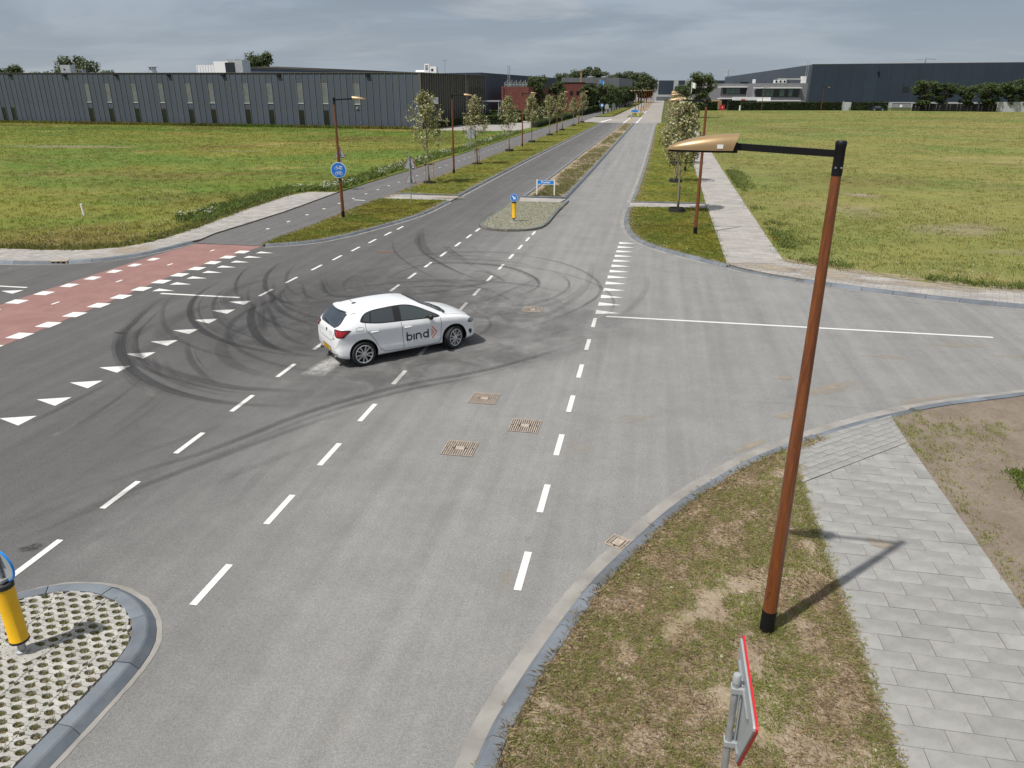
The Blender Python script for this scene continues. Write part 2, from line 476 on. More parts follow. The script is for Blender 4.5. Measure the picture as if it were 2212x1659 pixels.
MAT['blade_v'] = grass_mat('verge_blades', **GR_V, sc=0.3, blade=True)
MAT['blade'] = tint_mat('grass_blade', 0.7, 0.42, 0.15)
MAT['leaf'] = tint_mat('leaf', 0.5, 0.38, 0.4)
MAT['ground'] = grass_mat('far_ground', (0.07, 0.085, 0.03), (0.085, 0.095, 0.035), (0.12, 0.11, 0.05), (0.05, 0.06, 0.02), sc=0.01)
MAT['wood'] = wood_mat()
MAT['black_metal'] = M('black_coated_steel', (0.007, 0.007, 0.008), 0.5, 0.0, spec=0.25)
MAT['galv'] = M('galvanised_steel', (0.36, 0.375, 0.39), 0.5, 0.6, var=0.15, vscale=8)
MAT['bolt'] = M('bolt_steel', (0.6, 0.6, 0.6), 0.3, 1.0)
MAT['bronze'] = M('bronze_lacquer', (0.29, 0.195, 0.095), 0.36, 0.3, var=0.06, vscale=3)
MAT['lens'] = M('lamp_lens', (0.55, 0.55, 0.53), 0.2)
MAT['white'] = M('white_coat', (0.72, 0.72, 0.71), 0.4, var=0.04, vscale=3)
MAT['sign_back'] = M('sign_back_grey', (0.33, 0.35, 0.36), 0.55, 0.2, var=0.08, vscale=4)
MAT['sign_blue'] = M('sign_blue', (0.014, 0.165, 0.58), 0.4)
MAT['sign_cyan'] = M('sign_bright_blue', (0.01, 0.2, 0.6), 0.4)
MAT['sign_red'] = M('sign_red', (0.5, 0.012, 0.02), 0.45)
MAT['yellow'] = M('bollard_yellow', (0.72, 0.40, 0.006), 0.4, var=0.05, vscale=4)
MAT['rubber'] = M('black_rubber', (0.02, 0.02, 0.02), 0.7)
MAT['rust'] = M('rusty_cast_iron', (0.34, 0.285, 0.235), 0.8, 0.0, var=0.2, vscale=12, bump=0.3, bscale=60)
MAT['dark_hole'] = M('dark_gap', (0.012, 0.010, 0.009), 0.9)
MAT['bark'] = M('bark', (0.21, 0.175, 0.125), 0.9, var=0.25, vscale=14, bump=0.5, bscale=40)
MAT['bark_dark'] = M('dark_bark', (0.08, 0.065, 0.05), 0.95, var=0.25, vscale=6)
MAT['stake'] = M('stake_wood', (0.30, 0.20, 0.105), 0.8, var=0.2, vscale=10)
MAT['clad'] = M('anthracite_cladding', (0.062, 0.077, 0.104), 0.6, 0.1, var=0.06, vscale=0.4, tint=0.07)
MAT['clad_side'] = M('anthracite_cladding_side', (0.062, 0.062, 0.064), 0.6, 0.1, var=0.08, vscale=0.5, tint=0.1)
MAT['fin'] = M('bronze_fin', (0.17, 0.155, 0.13), 0.55, 0.2, tint=0.1)
MAT['roof'] = M('dark_roof', (0.04, 0.045, 0.05), 0.8, var=0.1, vscale=0.3)
MAT['ware'] = M('navy_cladding', (0.028, 0.041, 0.064), 0.6, 0.1, var=0.06, vscale=0.15, tint=0.06)
MAT['grey_clad'] = M('grey_cladding', (0.135, 0.142, 0.155), 0.6, 0.1, var=0.06, vscale=0.2, tint=0.08)
MAT['off_brick'] = M('grey_brick', (0.17, 0.17, 0.185), 0.8, var=0.1, vscale=0.8, tint=0.05)
MAT['red_brick'] = brick_mat('red_brick', (0.155, 0.045, 0.034), (0.115, 0.034, 0.028), (0.10, 0.06, 0.05), 1.0, 0.9, 0.45)
MAT['white_wall'] = M('pale_wall', (0.40, 0.41, 0.42), 0.8, var=0.05, vscale=0.2)
MAT['glass_dark'] = M('dark_glass', (0.012, 0.016, 0.017), 0.08, spec=0.6)
MAT['glass_pale'] = M('frosted_glazing', (0.13, 0.145, 0.15), 0.25, var=0.15, vscale=1.0)
MAT['glass_green'] = M('office_glass', (0.10, 0.15, 0.14), 0.1, spec=0.6)
MAT['alu'] = M('aluminium', (0.55, 0.56, 0.57), 0.45, 0.7, var=0.1, vscale=1.5)
MAT['container'] = M('orange_container', (0.35, 0.12, 0.03), 0.6)
MAT['red_paint'] = M('red_paint', (0.42, 0.02, 0.025), 0.5)
# ------------------------------------------------------------------ ground and roads
sheet('ground', [(-2500, -300), (2500, -300), (2500, 4500), (-2500, 4500)], -0.06, MAT['ground'], kind='structure',
      label='flat grassland reaching to the horizon beyond the business park', cat='ground')
road = sheet('road', [(9, -40), (9, 17), (90, 17), (90, 31), (3.3, 31), (0.5, 34), (0.5, 165), (-13.2, 165), (-13.2, 46), (-21, 31.5), (-90, 31.5), (-90, 12), (-17, 12), (-17, -40)],
             0.0, MAT['asphalt'], kind='structure', label='worn grey asphalt junction with skid marks and white lane dashes', cat='road')

K_FK = [(-1.75, -14), (-1.62, 0), (-1.52, 4), (-1.39, 6.01), (-1.24, 6.67), (-1.04, 7.38), (-0.81, 8.09), (-0.49, 8.99), (-0.16, 9.7), (0.46, 10.95), (0.87, 11.63), (1.35, 12.3), (1.94, 13.08), (2.87, 14.04), (3.37, 14.52)]
K_FKD = [(3.37, 14.52), (4.16, 15.2), (5.0, 15.84), (5.75, 16.34)]
K_FK2 = [(5.75, 16.34), (6.57, 16.82), (8.04, 17.52), (8.75, 17.87), (11, 18.65), (15, 19.3), (25, 19.6), (60, 19.6)]
K_ISL = [(-9.4, -8), (-9.4, 0), (-9.38, 4.5), (-9.3, 5.6), (-9.05, 6.4), (-8.7, 6.9), (-8.27, 7.22), (-7.91, 7.47), (-7.59, 7.58), (-7.26, 7.62), (-6.92, 7.57), (-6.54, 7.42), (-6.25, 7.23), (-6.03, 7.0), (-5.83, 6.68), (-5.74, 6.3), (-5.72, 5.9), (-5.73, 5.3), (-5.75, 4.7), (-5.78, 0), (-5.78, -8)]
K_UL = [(-70, 25.2), (-40, 25.2), (-30, 25.25), (-25.5, 25.45), (-24.1, 25.62), (-23.2, 25.88), (-22.3, 26.35), (-21.55, 27.0), (-21.0, 27.9), (-20.65, 29.1), (-20.35, 30.8)]
K_VT = [(-16.8, 30.65), (-15.9, 31.15), (-14.95, 32.0), (-14.25, 33.4), (-13.75, 35.0), (-13.25, 36.9), (-12.8, 38.8), (-12.5, 41), (-12.4, 43.2), (-12.38, 45.7)]
K_VL = [(-12.36, 48.35), (-12.36, 60), (-12.2, 81), (-11.87, 111), (-11.5, 163)]
K_FI = [(-8.36, 47.4), (-8.43, 43), (-8.48, 39.2), (-8.45, 38.1), (-8.2, 37.2), (-7.65, 36.77), (-7.04, 36.65), (-6.3, 36.85), (-5.8, 37.35), (-5.58, 38.4), (-5.54, 42.4), (-5.42, 47.4)]
K_ML = [(-8.42, 48.42), (-8.26, 61), (-8.1, 85), (-7.78, 112), (-7.27, 160.7)]
K_MR = [(-5.4, 48.42), (-5.33, 55.7), (-5.22, 69.7), (-5.05, 102.7), (-4.76, 160.7)]
MEDP = [(-8.12, 48.66), (-5.7, 48.66), (-5.63, 55.7), (-5.52, 69.7), (-5.35, 102.7), (-5.06, 160.7), (-6.97, 160.7), (-7.48, 112), (-7.8, 85), (-7.96, 61)]
K_R = [(0.0, 165), (-0.5, 158.8), (-0.88, 101), (-1.08, 69.5), (-1.28, 53.8), (-1.42, 47.3)]
K_R2 = [(-1.46, 45.2), (-1.5, 42.8), (-1.42, 39.8), (-1.1, 36.8), (-0.5, 34.6), (0.35, 33.15), (1.25, 32.0), (2.14, 30.95), (2.95, 30.08)]
K_RD = [(2.95, 30.08), (3.78, 29.25), (4.71, 28.52), (5.5, 28.08)]
K_R3 = [(5.5, 28.08), (6.23, 27.65), (7.77, 26.98), (8.5, 26.68), (10, 26.18), (11.8, 25.7), (15, 25.3), (25, 25.2), (60, 25.2)]

KW = 0.25
def in_view(x, y):
    """rough test for the part of the ground the photograph shows"""
    X = x * math.cos(R(10.479)) + y * math.sin(R(10.479)); F = -x * math.sin(R(10.479)) + y * math.cos(R(10.479))
    return F > 4.4 and abs(X) < 0.74 * (F * 0.93 + 2.4) + 0.5

def kerb(pts, side, gutter=0.0, h=0.11, w=KW, near=40.0, closed=False, label='', L=1.0):
    """kerb stones along a path; side +1: the stone lies left of the path, -1: right"""
    path = smooth_path(pts, 0.125, closed)
    base_in = offset(path, side * (w - 0.012)); base_out = offset(path, side * w * 0.55)
    nP = len(path)
    b = MB()
    vs = [(p[0], p[1], h - 0.022) for p in base_out] + [(p[0], p[1], h - 0.016) for p in base_in] + [(p[0], p[1], -0.05) for p in base_out] + [(p[0], p[1], -0.05) for p in base_in]
    fs = []
    for i in range(nP - 1):
        fs += [(i, i + 1, nP + i + 1, nP + i), (2 * nP + i, 2 * nP + i + 1, i + 1, i), (nP + i, nP + i + 1, 3 * nP + i + 1, 3 * nP + i)]
    b.add(vs, fs)
    root = b.build('kerb', MAT['joint'], kind='structure', label=label, cat='kerb')
    k = max(1, int(round(L / 0.125))); i0 = 0; far = MB()
    sl = 0.30 * w if h > .05 else .02
    prof = [(0.0, -0.04), (0.0, 0.012), (sl, h - 0.016), (sl + .025, h - .003), (w * 0.97, h), (w, h - 0.006), (w, -0.04)]
    while i0 < nP - 1:
        i1 = min(i0 + k, nP - 1)
        idx = list(range(i0, i1 + 1))
        seg = path[idx].copy(); tv = seg[-1] - seg[0]; ln = np.linalg.norm(tv)
        if ln < 0.05: break
        gap = 0.006 / ln
        seg[0] = seg[0] + (seg[1] - seg[0]) * min(0.4, gap * (len(idx) - 1)); seg[-1] = seg[-1] - (seg[-1] - seg[-2]) * min(0.4, gap * (len(idx) - 1))
        keep = list(range(0, len(idx) - 1, 2 if math.hypot(*seg[0]) < near else 4)) + [len(idx) - 1]
        offs = [offset(path, side * d)[idx] for d, z in ()]
        t_ = np.gradient(path, axis=0)[idx]; t_ /= np.linalg.norm(t_, axis=1)[:, None]; nrm = np.c_[-t_[:, 1], t_[:, 0]] * side
        jit = random.uniform(-0.004, 0.004); dz = random.uniform(-0.004, 0.003)
        sv = []
        for q in keep:
            for d, z in prof: sv.append((seg[q][0] + nrm[q][0] * (d + jit), seg[q][1] + nrm[q][1] * (d + jit), z + dz))
        m_ = len(prof); sf = []
        for a in range(len(keep) - 1):
            for e in range(m_ - 1):
                f = (a * m_ + e, (a + 1) * m_ + e, (a + 1) * m_ + e + 1, a * m_ + e + 1)
                sf.append(f if side > 0 else f[::-1])
        e0 = tuple(range(m_)); e1 = tuple(range((len(keep) - 1) * m_, len(keep) * m_))
        sf += [e0[::-1], e1] if side < 0 else [e0, e1[::-1]]
        mid = seg[len(idx) // 2]
        if math.hypot(*mid) < near and in_view(*mid):
            MB().add(sv, sf).build('kerb_stone', MAT['kerb'], root)
        else: far.add(sv, sf)
        i0 = i1
    if far.v:
        far.build('kerb_run', MAT['kerb'], root, kind='stuff')
    if gutter:
        o0 = offset(path, -side * gutter); n0 = len(path)
        o0 = o0 + np.c_[rng.normal(0, 0.008, n0), rng.normal(0, 0.008, n0)]
        vs = [(p[0], p[1], 0.006) for p in path] + [(p[0], p[1], 0.005) for p in o0]
        fs = [(i, i + 1, n0 + i + 1, n0 + i) if side < 0 else (i, n0 + i, n0 + i + 1, i + 1) for i in range(n0 - 1)]
        MB().add(vs, fs).build('gutter', MAT['gutter'], root)
    return root, path

kerb(K_FK, -1, 0.21, label='grey kerb with pale gutter curving past the dry verge in the foreground')
kerb(K_FKD, -1, 0.21, h=0.03, label='dropped kerb where the near pavement meets the road')
kerb(K_FK2, -1, 0.22, label='grey kerb along bare earth at the right edge')
kerb(K_ISL, -1, 0.07, w=0.27, h=0.105, label='dark rounded kerb round the near traffic island')
kerb(K_UL, 1, 0.10, label='grey kerb of the left side road corner beside the red cycle crossing', near=45)
kerb(K_VT, 1, 0.14, label='grey kerb round the tip of the left verge', near=45)
kerb(K_VL, 1, 0.16, h=0.13, label='grey kerb of the left verge running along the far carriageway')
kerb(K_FI, -1, 0.05, label='grey kerb round the far traffic island', near=45)
for pts, sd, lab in ((K_ML, -1, 'left kerb of the long planted median'), (K_MR, 1, 'right kerb of the long planted median')):
    kerb(pts, sd, 0.0, h=0.13, w=0.3, label=lab)
MB().box((-8.12, 48.42, -.03), (-5.7, 48.66, 0.132)).build('kerb', MAT['kerb'], kind='structure', label='straight kerb closing the near head of the long median', cat='kerb')
kerb(K_R, 1, 0.22, label='pale kerb of the right verge running along the far carriageway')
kerb(K_R2, 1, 0.2, label='grey kerb round the right verge corner below the staked tree', near=45)
kerb(K_RD, 1, 0.16, h=0.03, label='dropped kerb where the right footpath meets the side road', near=45)
kerb(K_R3, 1, 0.14, label='grey kerb of the right side road along the far pavement', near=45)

def inner(pts, side, a=None, b=None, w=KW, step=0.5):
    q = offset(smooth_path(pts, step), side * w)
    return tl(q)

# ---- verges, islands, fields (raised behind their kerbs)
ZV = 0.095
CYC_L = [(-20.25, 30.83), (-20.6, 32.8), (-20.5, 36), (-20.45, 40), (-20.6, 43.4), (-20.85, 48.58), (-20.9, 54.3), (-20.75, 61.8), (-20.6, 75), (-20.55, 100), (-20.4, 130), (-20.2, 165), (-19.9, 200)]
CYC_R = [(-16.95, 30.75), (-17.05, 32.1), (-16.95, 36), (-17.1, 42), (-16.97, 46.4), (-16.9, 48.3), (-16.85, 60), (-16.7, 85), (-16.45, 120), (-16.2, 165), (-15.9, 200)]
sheet('cycle_path', CYC_L + CYC_R[::-1], 0.03, MAT['cycle_asphalt'], kind='structure', skirt=0.05,
      label='dark asphalt cycle path with a dotted white centre line', cat='cycle path')
vt_in = [p for p in inner(K_VT, 1)]
sheet('grass_verge', [CYC_R[i] for i in (0, 1, 2, 3)] + [(-17.0, 46.05), (-12.65, 46.05)] + vt_in[::-1], ZV, MAT['verge'], skirt=0.1, kind='structure',
      label='small tongue of mown grass between cycle path and junction, with the bicycle sign lamp', cat='verge')
vl_in = inner(K_VL, 1, step=2)
sheet('grass_verge', [(-16.9, 48.6)] + CYC_R[6:9] + [(-16.45, 120), (-16.22, 162.8)] + vl_in[::-1][1:], ZV, MAT['verge'], skirt=0.1, kind='structure',
      label='long mown grass verge with young trees left of the far carriageway', cat='verge')
sheet('median', MEDP, 0.07, MAT['median'], kind='structure',
      label='long planted median of brown earth and low weeds', cat='median')
r2_in = inner(K_R2, 1); r_in = inner(K_R, 1, step=2)
sheet('grass_verge', [(-1.2, 45.35), (3.07, 45.6), (3.05, 40), (3.0, 30.6)] + r2_in[::-1][:-1], ZV, MAT['verge'], skirt=0.1, kind='structure',
      label='small right verge of short grass around the first staked tree', cat='verge')
sheet('grass_verge', [(-1.17, 47.5), (3.1, 47.5), (3.2, 54.5), (3.25, 64), (3.5, 86), (3.9, 120), (4.3, 163)] + r_in[:-1], ZV, MAT['verge'], skirt=0.1, kind='structure',
      label='long right verge of mown grass under the row of young trees', cat='verge')
fk_in = inner(K_FK, -1)
FW_L = [(2.86, -14), (2.86, 12.3), (3.05, 14.0)]
sheet('dry_verge', [p for p in fk_in if p[0] < 3.0 and p[1] < 14.0] + [(2.86, 13.6), (2.86, 12.3), (2.86, -14)], ZV, MAT['dry_verge'], skirt=0.1, kind='structure',
      label='dry patchy grass verge at the lower right around the nearest lamp', cat='verge')
fk2_in = [p for p in inner(K_FK2, -1) if p[0] > 5.3]
sheet('bare_earth', [(5.2, -14), (5.2, 15.6)] + fk2_in + [(60, -14)], ZV - 0.01, MAT['soil'], kind='structure',
      label='bare brown earth to the right of the near pavement', cat='earth')
UL_G = [(-90, 27.8), (-27.7, 27.85), (-25.6, 27.9), (-23.8, 28.25), (-22.7, 29.0), (-22.3, 29.95), (-22.15, 31.9), (-22.35, 34.8), (-22.95, 39.7), (-23.1, 42.4), (-23.3, 46.2), (-22.8, 48.2), (-20.95, 48.6)]
sheet('field', UL_G + [(x - 0.02, y) for x, y in CYC_L[6:]] + [(-21, 330), (-420, 330), (-420, 27.8)], 0.08, MAT['field_l'], kind='structure', skirt=0.1,
      label='rough green meadow in front of the long dark building', cat='field')
UR_G = [(60, 27.3), (20, 27.4), (12.7, 27.75), (11.3, 28.0), (9.7, 28.5), (8.3, 29.25), (6.85, 30.2), (5.35, 31.2)]
RW_R = [(5.33, 34.3), (5.36, 38), (5.42, 45), (5.5, 54.5), (5.65, 70), (5.87, 86), (6.2, 120), (6.6, 163)]
sheet('field', UR_G + RW_R + [(7, 262), (420, 330), (420, 27.3)], 0.085, MAT['field_r'], kind='structure', skirt=0.1,
      label='broad olive meadow to the right of the footpath', cat='field')
sheet('field', [(-16.5, -40), (-16.7, 2), (-20, 8), (-25, 12.5), (-33, 14.5), (-90, 14.5), (-90, -40)], 0.08, MAT['field_l'], kind='structure', skirt=0.1,
      label='meadow corner just outside the left edge', cat='field')

# ---- far plateau and cross road
plat = sheet('road_plateau', [(-13.2, 165), (0.5, 165), (0.6, 205), (3.5, 640), (3.5, 700), (-7.5, 700), (-8.6, 420), (-11.2, 203), (-15.5, 197), (-40, 195), (-40, 168), (-15.5, 167)], 0.01, MAT['plateau'], kind='structure',
      label='pale paved raised crossing and road running on into the distance', cat='road')
sheet('cycle_path', [(-19.9, 200), (-15.9, 200), (-13.5, 310), (-10, 560), (-12, 560), (-16.5, 310)], 0.012, MAT['cycle_asphalt'], kind='structure', label='cycle path going on beyond the far crossing', cat='cycle path')
sheet('red_crossing', [(-19.9, 172), (-16.2, 172), (-16.0, 193), (-19.9, 193)], 0.016, MAT['red_lane'], kind='structure', label='short red cycle crossing at the far side road', cat='cycle crossing')
sheet('grass_verge', [(-15.6, 201), (-12, 206), (-10.7, 300), (-13.4, 300)], 0.09, MAT['verge'], skirt=0.09, kind='structure', label='far left verge beyond the pale crossing', cat='verge')
sheet('grass_verge', [(-13.0, 318), (-10.4, 318), (-9.0, 430), (-11.5, 430)], 0.09, MAT['verge'], skirt=0.09, kind='structure', label='farthest strip of left verge with yellow flowers', cat='verge')
sheet('grass_island', [(-7.9, 200), (-4.6, 200), (-4.4, 232), (-7.6, 232)], 0.09, MAT['verge'], skirt=0.09, kind='structure', label='far median island beneath the blue name sign', cat='traffic island')
sheet('grass_island', [(-7.4, 258), (-4.2, 258), (-3.0, 600), (-4.5, 600)], 0.09, MAT['median'], skirt=0.09, kind='structure', label='narrow median with the tight row of lamps far away', cat='median')
sheet('grass_verge', [(0.9, 168), (4.3, 168), (6.6, 262), (3.4, 640), (3.7, 640), (12, 262), (7, 262), (4.6, 165)], 0.07, MAT['verge'], kind='structure', label='far right verge along the pale road', cat='verge')
for pts in ([(-12.4, 167.6), (-11.6, 167.6), (-10.6, 186), (-11.0, 186)], [(-7.3, 164.2), (-7.0, 164.2), (-6.6, 199), (-6.8, 199)], [(-4.7, 164.2), (-4.35, 164.2), (-4.1, 199), (-4.3, 199)], [(-4.35, 233), (-4.1, 233), (-3.9, 257), (-4.05, 257)]):
    sheet('edge_line', pts, 0.018, MAT['paint'], plat)
sheet('forecourt', [(-37, 127.6), (-27, 126.2), (-23.4, 129.2), (-22.6, 137), (-22.6, 192), (-38, 192)], 0.10, MAT['paver_far'], kind='structure', skirt=0.1, label='pale paved forecourt beside the long dark building', cat='forecourt')

# ------------------------------------------------------------------ paving
def clip_convex(sub, clip):
    """Sutherland-Hodgman: part of polygon sub inside convex ccw polygon clip"""
    out = list(sub)
    for i in range(len(clip)):
        a, b = clip[i], clip[(i + 1) % len(clip)]
        inp, out = out, []
        if not inp: return []
        def sd(p): return (b[0] - a[0]) * (p[1] - a[1]) - (b[1] - a[1]) * (p[0] - a[0])
        for j in range(len(inp)):
            p, q = inp[j - 1], inp[j]; dp, dq = sd(p), sd(q)
            if (dp >= 0) != (dq >= 0):
                u = dp / (dp - dq); out.append((p[0] + (q[0] - p[0]) * u, p[1] + (q[1] - p[1]) * u))
            if dq >= 0: out.append(q)
    return out

def pave(label, region, ang, L, W, z, mat, limit, name='paving_slab', gap=0.0065, bond=0.5, near=1e9, zone=None, th=0.05):
    if area2(region) < 0: region = region[::-1]
    root = sheet('pavement', region, z - 0.014, MAT['joint'], kind='structure', skirt=0.1, label=label, cat='pavement')
    ca, sa = math.cos(ang), math.sin(ang)
    ro = [(x * ca + y * sa, -x * sa + y * ca) for x, y in region]
    x0, x1 = min(p[0] for p in ro), max(p[0] for p in ro); y0, y1 = min(p[1] for p in ro), max(p[1] for p in ro)
    full = MB().box((-L / 2 + gap / 2, -W / 2 + gap / 2, -th), (L / 2 - gap / 2, W / 2 - gap / 2, 0)).mesh(name, mat)
    fullA = (L - gap) * (W - gap); items = []
    j = 0; y = y0
    while y < y1:
        x = x0 - (j % 2) * bond * L
        while x < x1:
            rc = [(x + gap / 2, y + gap / 2), (x + L - gap / 2, y + gap / 2), (x + L - gap / 2, y + W - gap / 2), (x + gap / 2, y + W - gap / 2)]
            c = clip_convex(ro, rc)
            if len(c) >= 3 and abs(area2(c)) / 2 > 0.015 * fullA:
                cx, cy = x + L / 2, y + W / 2
                wx, wy = cx * ca - cy * sa, cx * sa + cy * ca
                items.append((math.hypot(wx, wy) + (0 if in_view(wx, wy) else 500), wx, wy, c, abs(abs(area2(c)) / 2 - fullA) < 1e-4))
            x += L
        y += W; j += 1
    items.sort(key=lambda q: q[0]); far = MB(); ft = []
    for q, (d, wx, wy, c, is_full) in enumerate(items):
        dz = random.uniform(-0.003, 0.003)
        if q < limit and d < near:
            if is_full: link(name, full, root, (wx, wy, z + dz), ang)
            else:
                wc = [(px * ca - py * sa, px * sa + py * ca) for px, py in c]
                MB().prism(wc, z - th, z + dz).build(name, mat, root)
        else:
            wc = [(px * ca - py * sa, px * sa + py * ca) for px, py in c]
            b0 = len(far.v); far.prism(wc, z - 0.02, z + dz); ft += [random.random()] * (len(far.v) - b0)
    if far.v:
        me = far.mesh(name, mat)
        a = me.attributes.new('tint', 'FLOAT', 'POINT'); a.data.foreach_set('value', ft)
        link('slab_run', me, root, kind='stuff')
    return root

pave('near pavement of large pale concrete slabs at the lower right', [(2.86, -6), (2.86, 12.3), (5.2, 14.4), (5.2, -6)], 0.0, 0.6, 0.3, 0.10, MAT['paver'], 130)
pave('wedge of narrow paving bricks where the near pavement reaches the kerb', [(2.86, 12.33), (5.2, 14.43), (5.24, 15.75), (4.84, 15.42), (3.55, 14.4), (3.02, 13.85), (2.87, 13.6)], R(41.9), 0.3, 0.15, 0.097, MAT['paver'], 120, name='paving_brick')
UL_in = inner(K_UL, 1)
pave('pale pavement curving round the left corner beside the cycle path', [p for p in UL_in if p[0] > -45] + [(-20.4, 31.4), (-20.62, 33), (-20.52, 36), (-20.47, 40), (-20.62, 43.4), (-20.88, 48.5)] + UL_G[::-1][1:-1] + [(-45, 27.83)], R(86), 0.3, 0.3, 0.095, MAT['paver_far'], 0, bond=0.5, gap=0.012)
pave('right footpath of pale slabs leading away beside the meadow', [(3.02, 30.5), (3.08, 40), (3.1, 47), (3.22, 54.5), (3.27, 64), (3.5, 86), (5.85, 86), (5.63, 70), (5.48, 54.5), (5.4, 45), (5.34, 38), (5.31, 34.3), (5.33, 30.9)], R(1), 0.6, 0.3, 0.10, MAT['paver_far'], 240, near=52)
sheet('footpath', [(3.52, 86), (3.9, 120), (4.3, 163), (6.55, 163), (6.15, 120), (5.85, 86)], 0.10, MAT['paver_far'], kind='structure', label='right footpath continuing far away past the trees', cat='footpath')
r3_in = [p for p in inner(K_R3, 1) if p[0] > 5.5]
rd_in = [p for p in inner(K_RD, 1)]
pave('right pavement of small pale bricks following the side road', [(3.02, 30.45)] + [p for p in rd_in if p[0] > 3.3] + [p for p in r3_in if p[0] < 40] + [(40, 27.34)] + UR_G[1:] + [(5.3, 30.88)], R(-20), 0.42, 0.21, 0.095, MAT['paver_far'], 0, name='paving_brick', gap=0.014)
for pts, lab in (([(-16.95, 46.1), (-12.4, 46.1), (-12.4, 48.3), (-16.9, 48.45)], 'pale crossing strip cutting through the left verge'),
                 ([(-8.15, 46.45), (-5.68, 46.45), (-5.42, 48.2), (-8.4, 48.4)], 'pale crossing strip between far island and median'),
                 ([(-1.42, 45.4), (3.06, 45.65), (3.09, 47.35), (-1.38, 47.35)], 'pale crossing strip cutting through the right verge')):
    pave(lab, pts, 0.0, 0.6, 0.3, 0.06, MAT['paver_far'], 0)
b = MB()
for a_, c_ in (((-16.9, 48.47), (-12.6, 48.6)), ((-1.2, 47.38), (3.1, 47.5))):
    pass
for nm_, lo, hi in (('left', (-16.9, 48.47, -.02), (-12.62, 48.62, 0.135)), ('right', (-1.16, 47.38, -.02), (3.08, 47.52, 0.125))):
    MB().box(lo, hi).build('kerb', MAT['kerb'], kind='structure', label='thin straight kerb edging the %s verge crossing strip' % nm_, cat='kerb')

# ---- blown sand over the corners
def blob(cx, cy, rx, ry, rot=0, n=26, rough=0.25):
    ph = [random.uniform(0, 6.28) for _ in range(4)]; out = []
    for k in range(n):
        a = 2 * math.pi * k / n
        q = 1 + rough * (math.sin(2 * a + ph[0]) * .5 + math.sin(3 * a + ph[1]) * .4 + math.sin(5 * a + ph[2]) * .3 + math.sin(9 * a + ph[3]) * .2)
        x, y = rx * q * math.cos(a), ry * q * math.sin(a)
        out.append((cx + x * math.cos(rot) - y * math.sin(rot), cy + x * math.sin(rot) + y * math.cos(rot)))
    return out
m, t, b_ = mat_base('sand_dusting'); P = t.pos()
b_.inputs['Base Color'].default_value = (0.33, 0.275, 0.205, 1); b_.inputs['Roughness'].default_value = 1
uvn = t.n('ShaderNodeAttribute', attribute_name='tint').outputs['Fac']
t.l(t.math('MULTIPLY', uvn, t.ramp(t.noise(P, 3.0, 6, 0.75, 0.5), 0.3, 0.62), True), b_.inputs['Alpha'])
MAT['dust'] = m
m, t, b_ = mat_base('chalk_dusting'); P = t.pos()
b_.inputs['Base Color'].default_value = (0.5, 0.5, 0.48, 1); b_.inputs['Roughness'].default_value = 1
uvn = t.n('ShaderNodeAttribute', attribute_name='tint').outputs['Fac']
t.l(t.math('MULTIPLY', uvn, t.ramp(t.noise(P, 6.0, 5, 0.75), 0.2, 0.6), True), b_.inputs['Alpha'])
MAT['chalk'] = m

def soft_patch(name, poly, z, mat, parent, peak=0.9):
    """flat stain fading out to its rim"""
    c = np.mean(np.array(poly), axis=0); vs = []; fs = []; col = []; n = len(poly)
    rings = [0.0, 0.45, 0.75, 1.0]; val = [peak, peak * .85, peak * .45, 0]
    vs.append((c[0], c[1], z)); col.append((peak,) * 3 + (1,))
    for r_, v_ in list(zip(rings, val))[1:]:
        for p in poly: vs.append((c[0] + (p[0] - c[0]) * r_, c[1] + (p[1] - c[1]) * r_, z)); col.append((v_,) * 3 + (1,))
    for k in range(n): fs.append((0, 1 + k, 1 + (k + 1) % n))
    for q in range(2):
        for k in range(n):
            a, b2 = 1 + q * n + k, 1 + q * n + (k + 1) % n
            fs += [(a, a + n, b2 + n), (a, b2 + n, b2)]
    me = np_mesh(name, vs, fs, mat, 3, col=col)
    return link(name, me, parent)
soft_patch('chalk_stain', [(-8.28, 15.9), (-7.95, 15.85), (-7.6, 15.95), (-7.5, 16.7), (-7.35, 17.55), (-7.7, 17.65), (-8.06, 17.58), (-8.2, 16.8)], 0.008, MAT['chalk'], road, 0.95)
for args, pk in (((4.4, 17.4, 1.0, 0.22, 0.7), .7), ((3.2, 15.6, .5, .16, .7), .7), ((8.5, 21.4, .9, .25, 0), .5), ((10.2, 20.6, 1.2, .3, 0), .4), ((-1.1, 13.2, .35, .3, 0), .25), ((-1.7, 8.75, .15, .3, 0), .3), ((6.3, 20.0, .6, .2, 0), .5), ((3.4, 17.9, .35, .12, .4), .6), ((-0.1, 14.8, .5, .2, .3), .35), ((12, 19.9, 1.2, .35, 0.1), .55), ((2.2, 13.9, .6, .12, .75), .75), ((6.5, 17.15, 1.3, .13, .5), .6)):
    soft_patch('sand_stain', blob(*args), 0.0075, MAT['dust'], road, pk)
for args in ((4.6, 30.0, 1.3, .8, -.3), (6.6, 29.2, 1.7, .9, -.5), (9.5, 28.0, 2.2, .5, -.3), (7.9, 29.6, 1.2, .4, -.55), (11.8, 27.9, 1.6, .35, -.1), (-21.9, 28.6, .9, 1.2, .3), (5.8, 31.2, 1.0, .35, -.6), (-12.9, 47.2, 1.2, .6, 0)):
    soft_patch('sand_patch', blob(*args), 0.108, MAT['dust'], None, 0.9).name = 'sand_patch'
for o in [o for o in COL.objects if o.name.startswith('sand_patch')]:
    tag(o, 'pale sand blown over the paving at a corner of the junction', 'sand', 'sand blown over the pavements', 'stuff')
s1 = soft_patch('sand_patch', blob(2.45, 12.75, .5, .75, -.6), 0.104, MAT['dust'], None, 1.0)
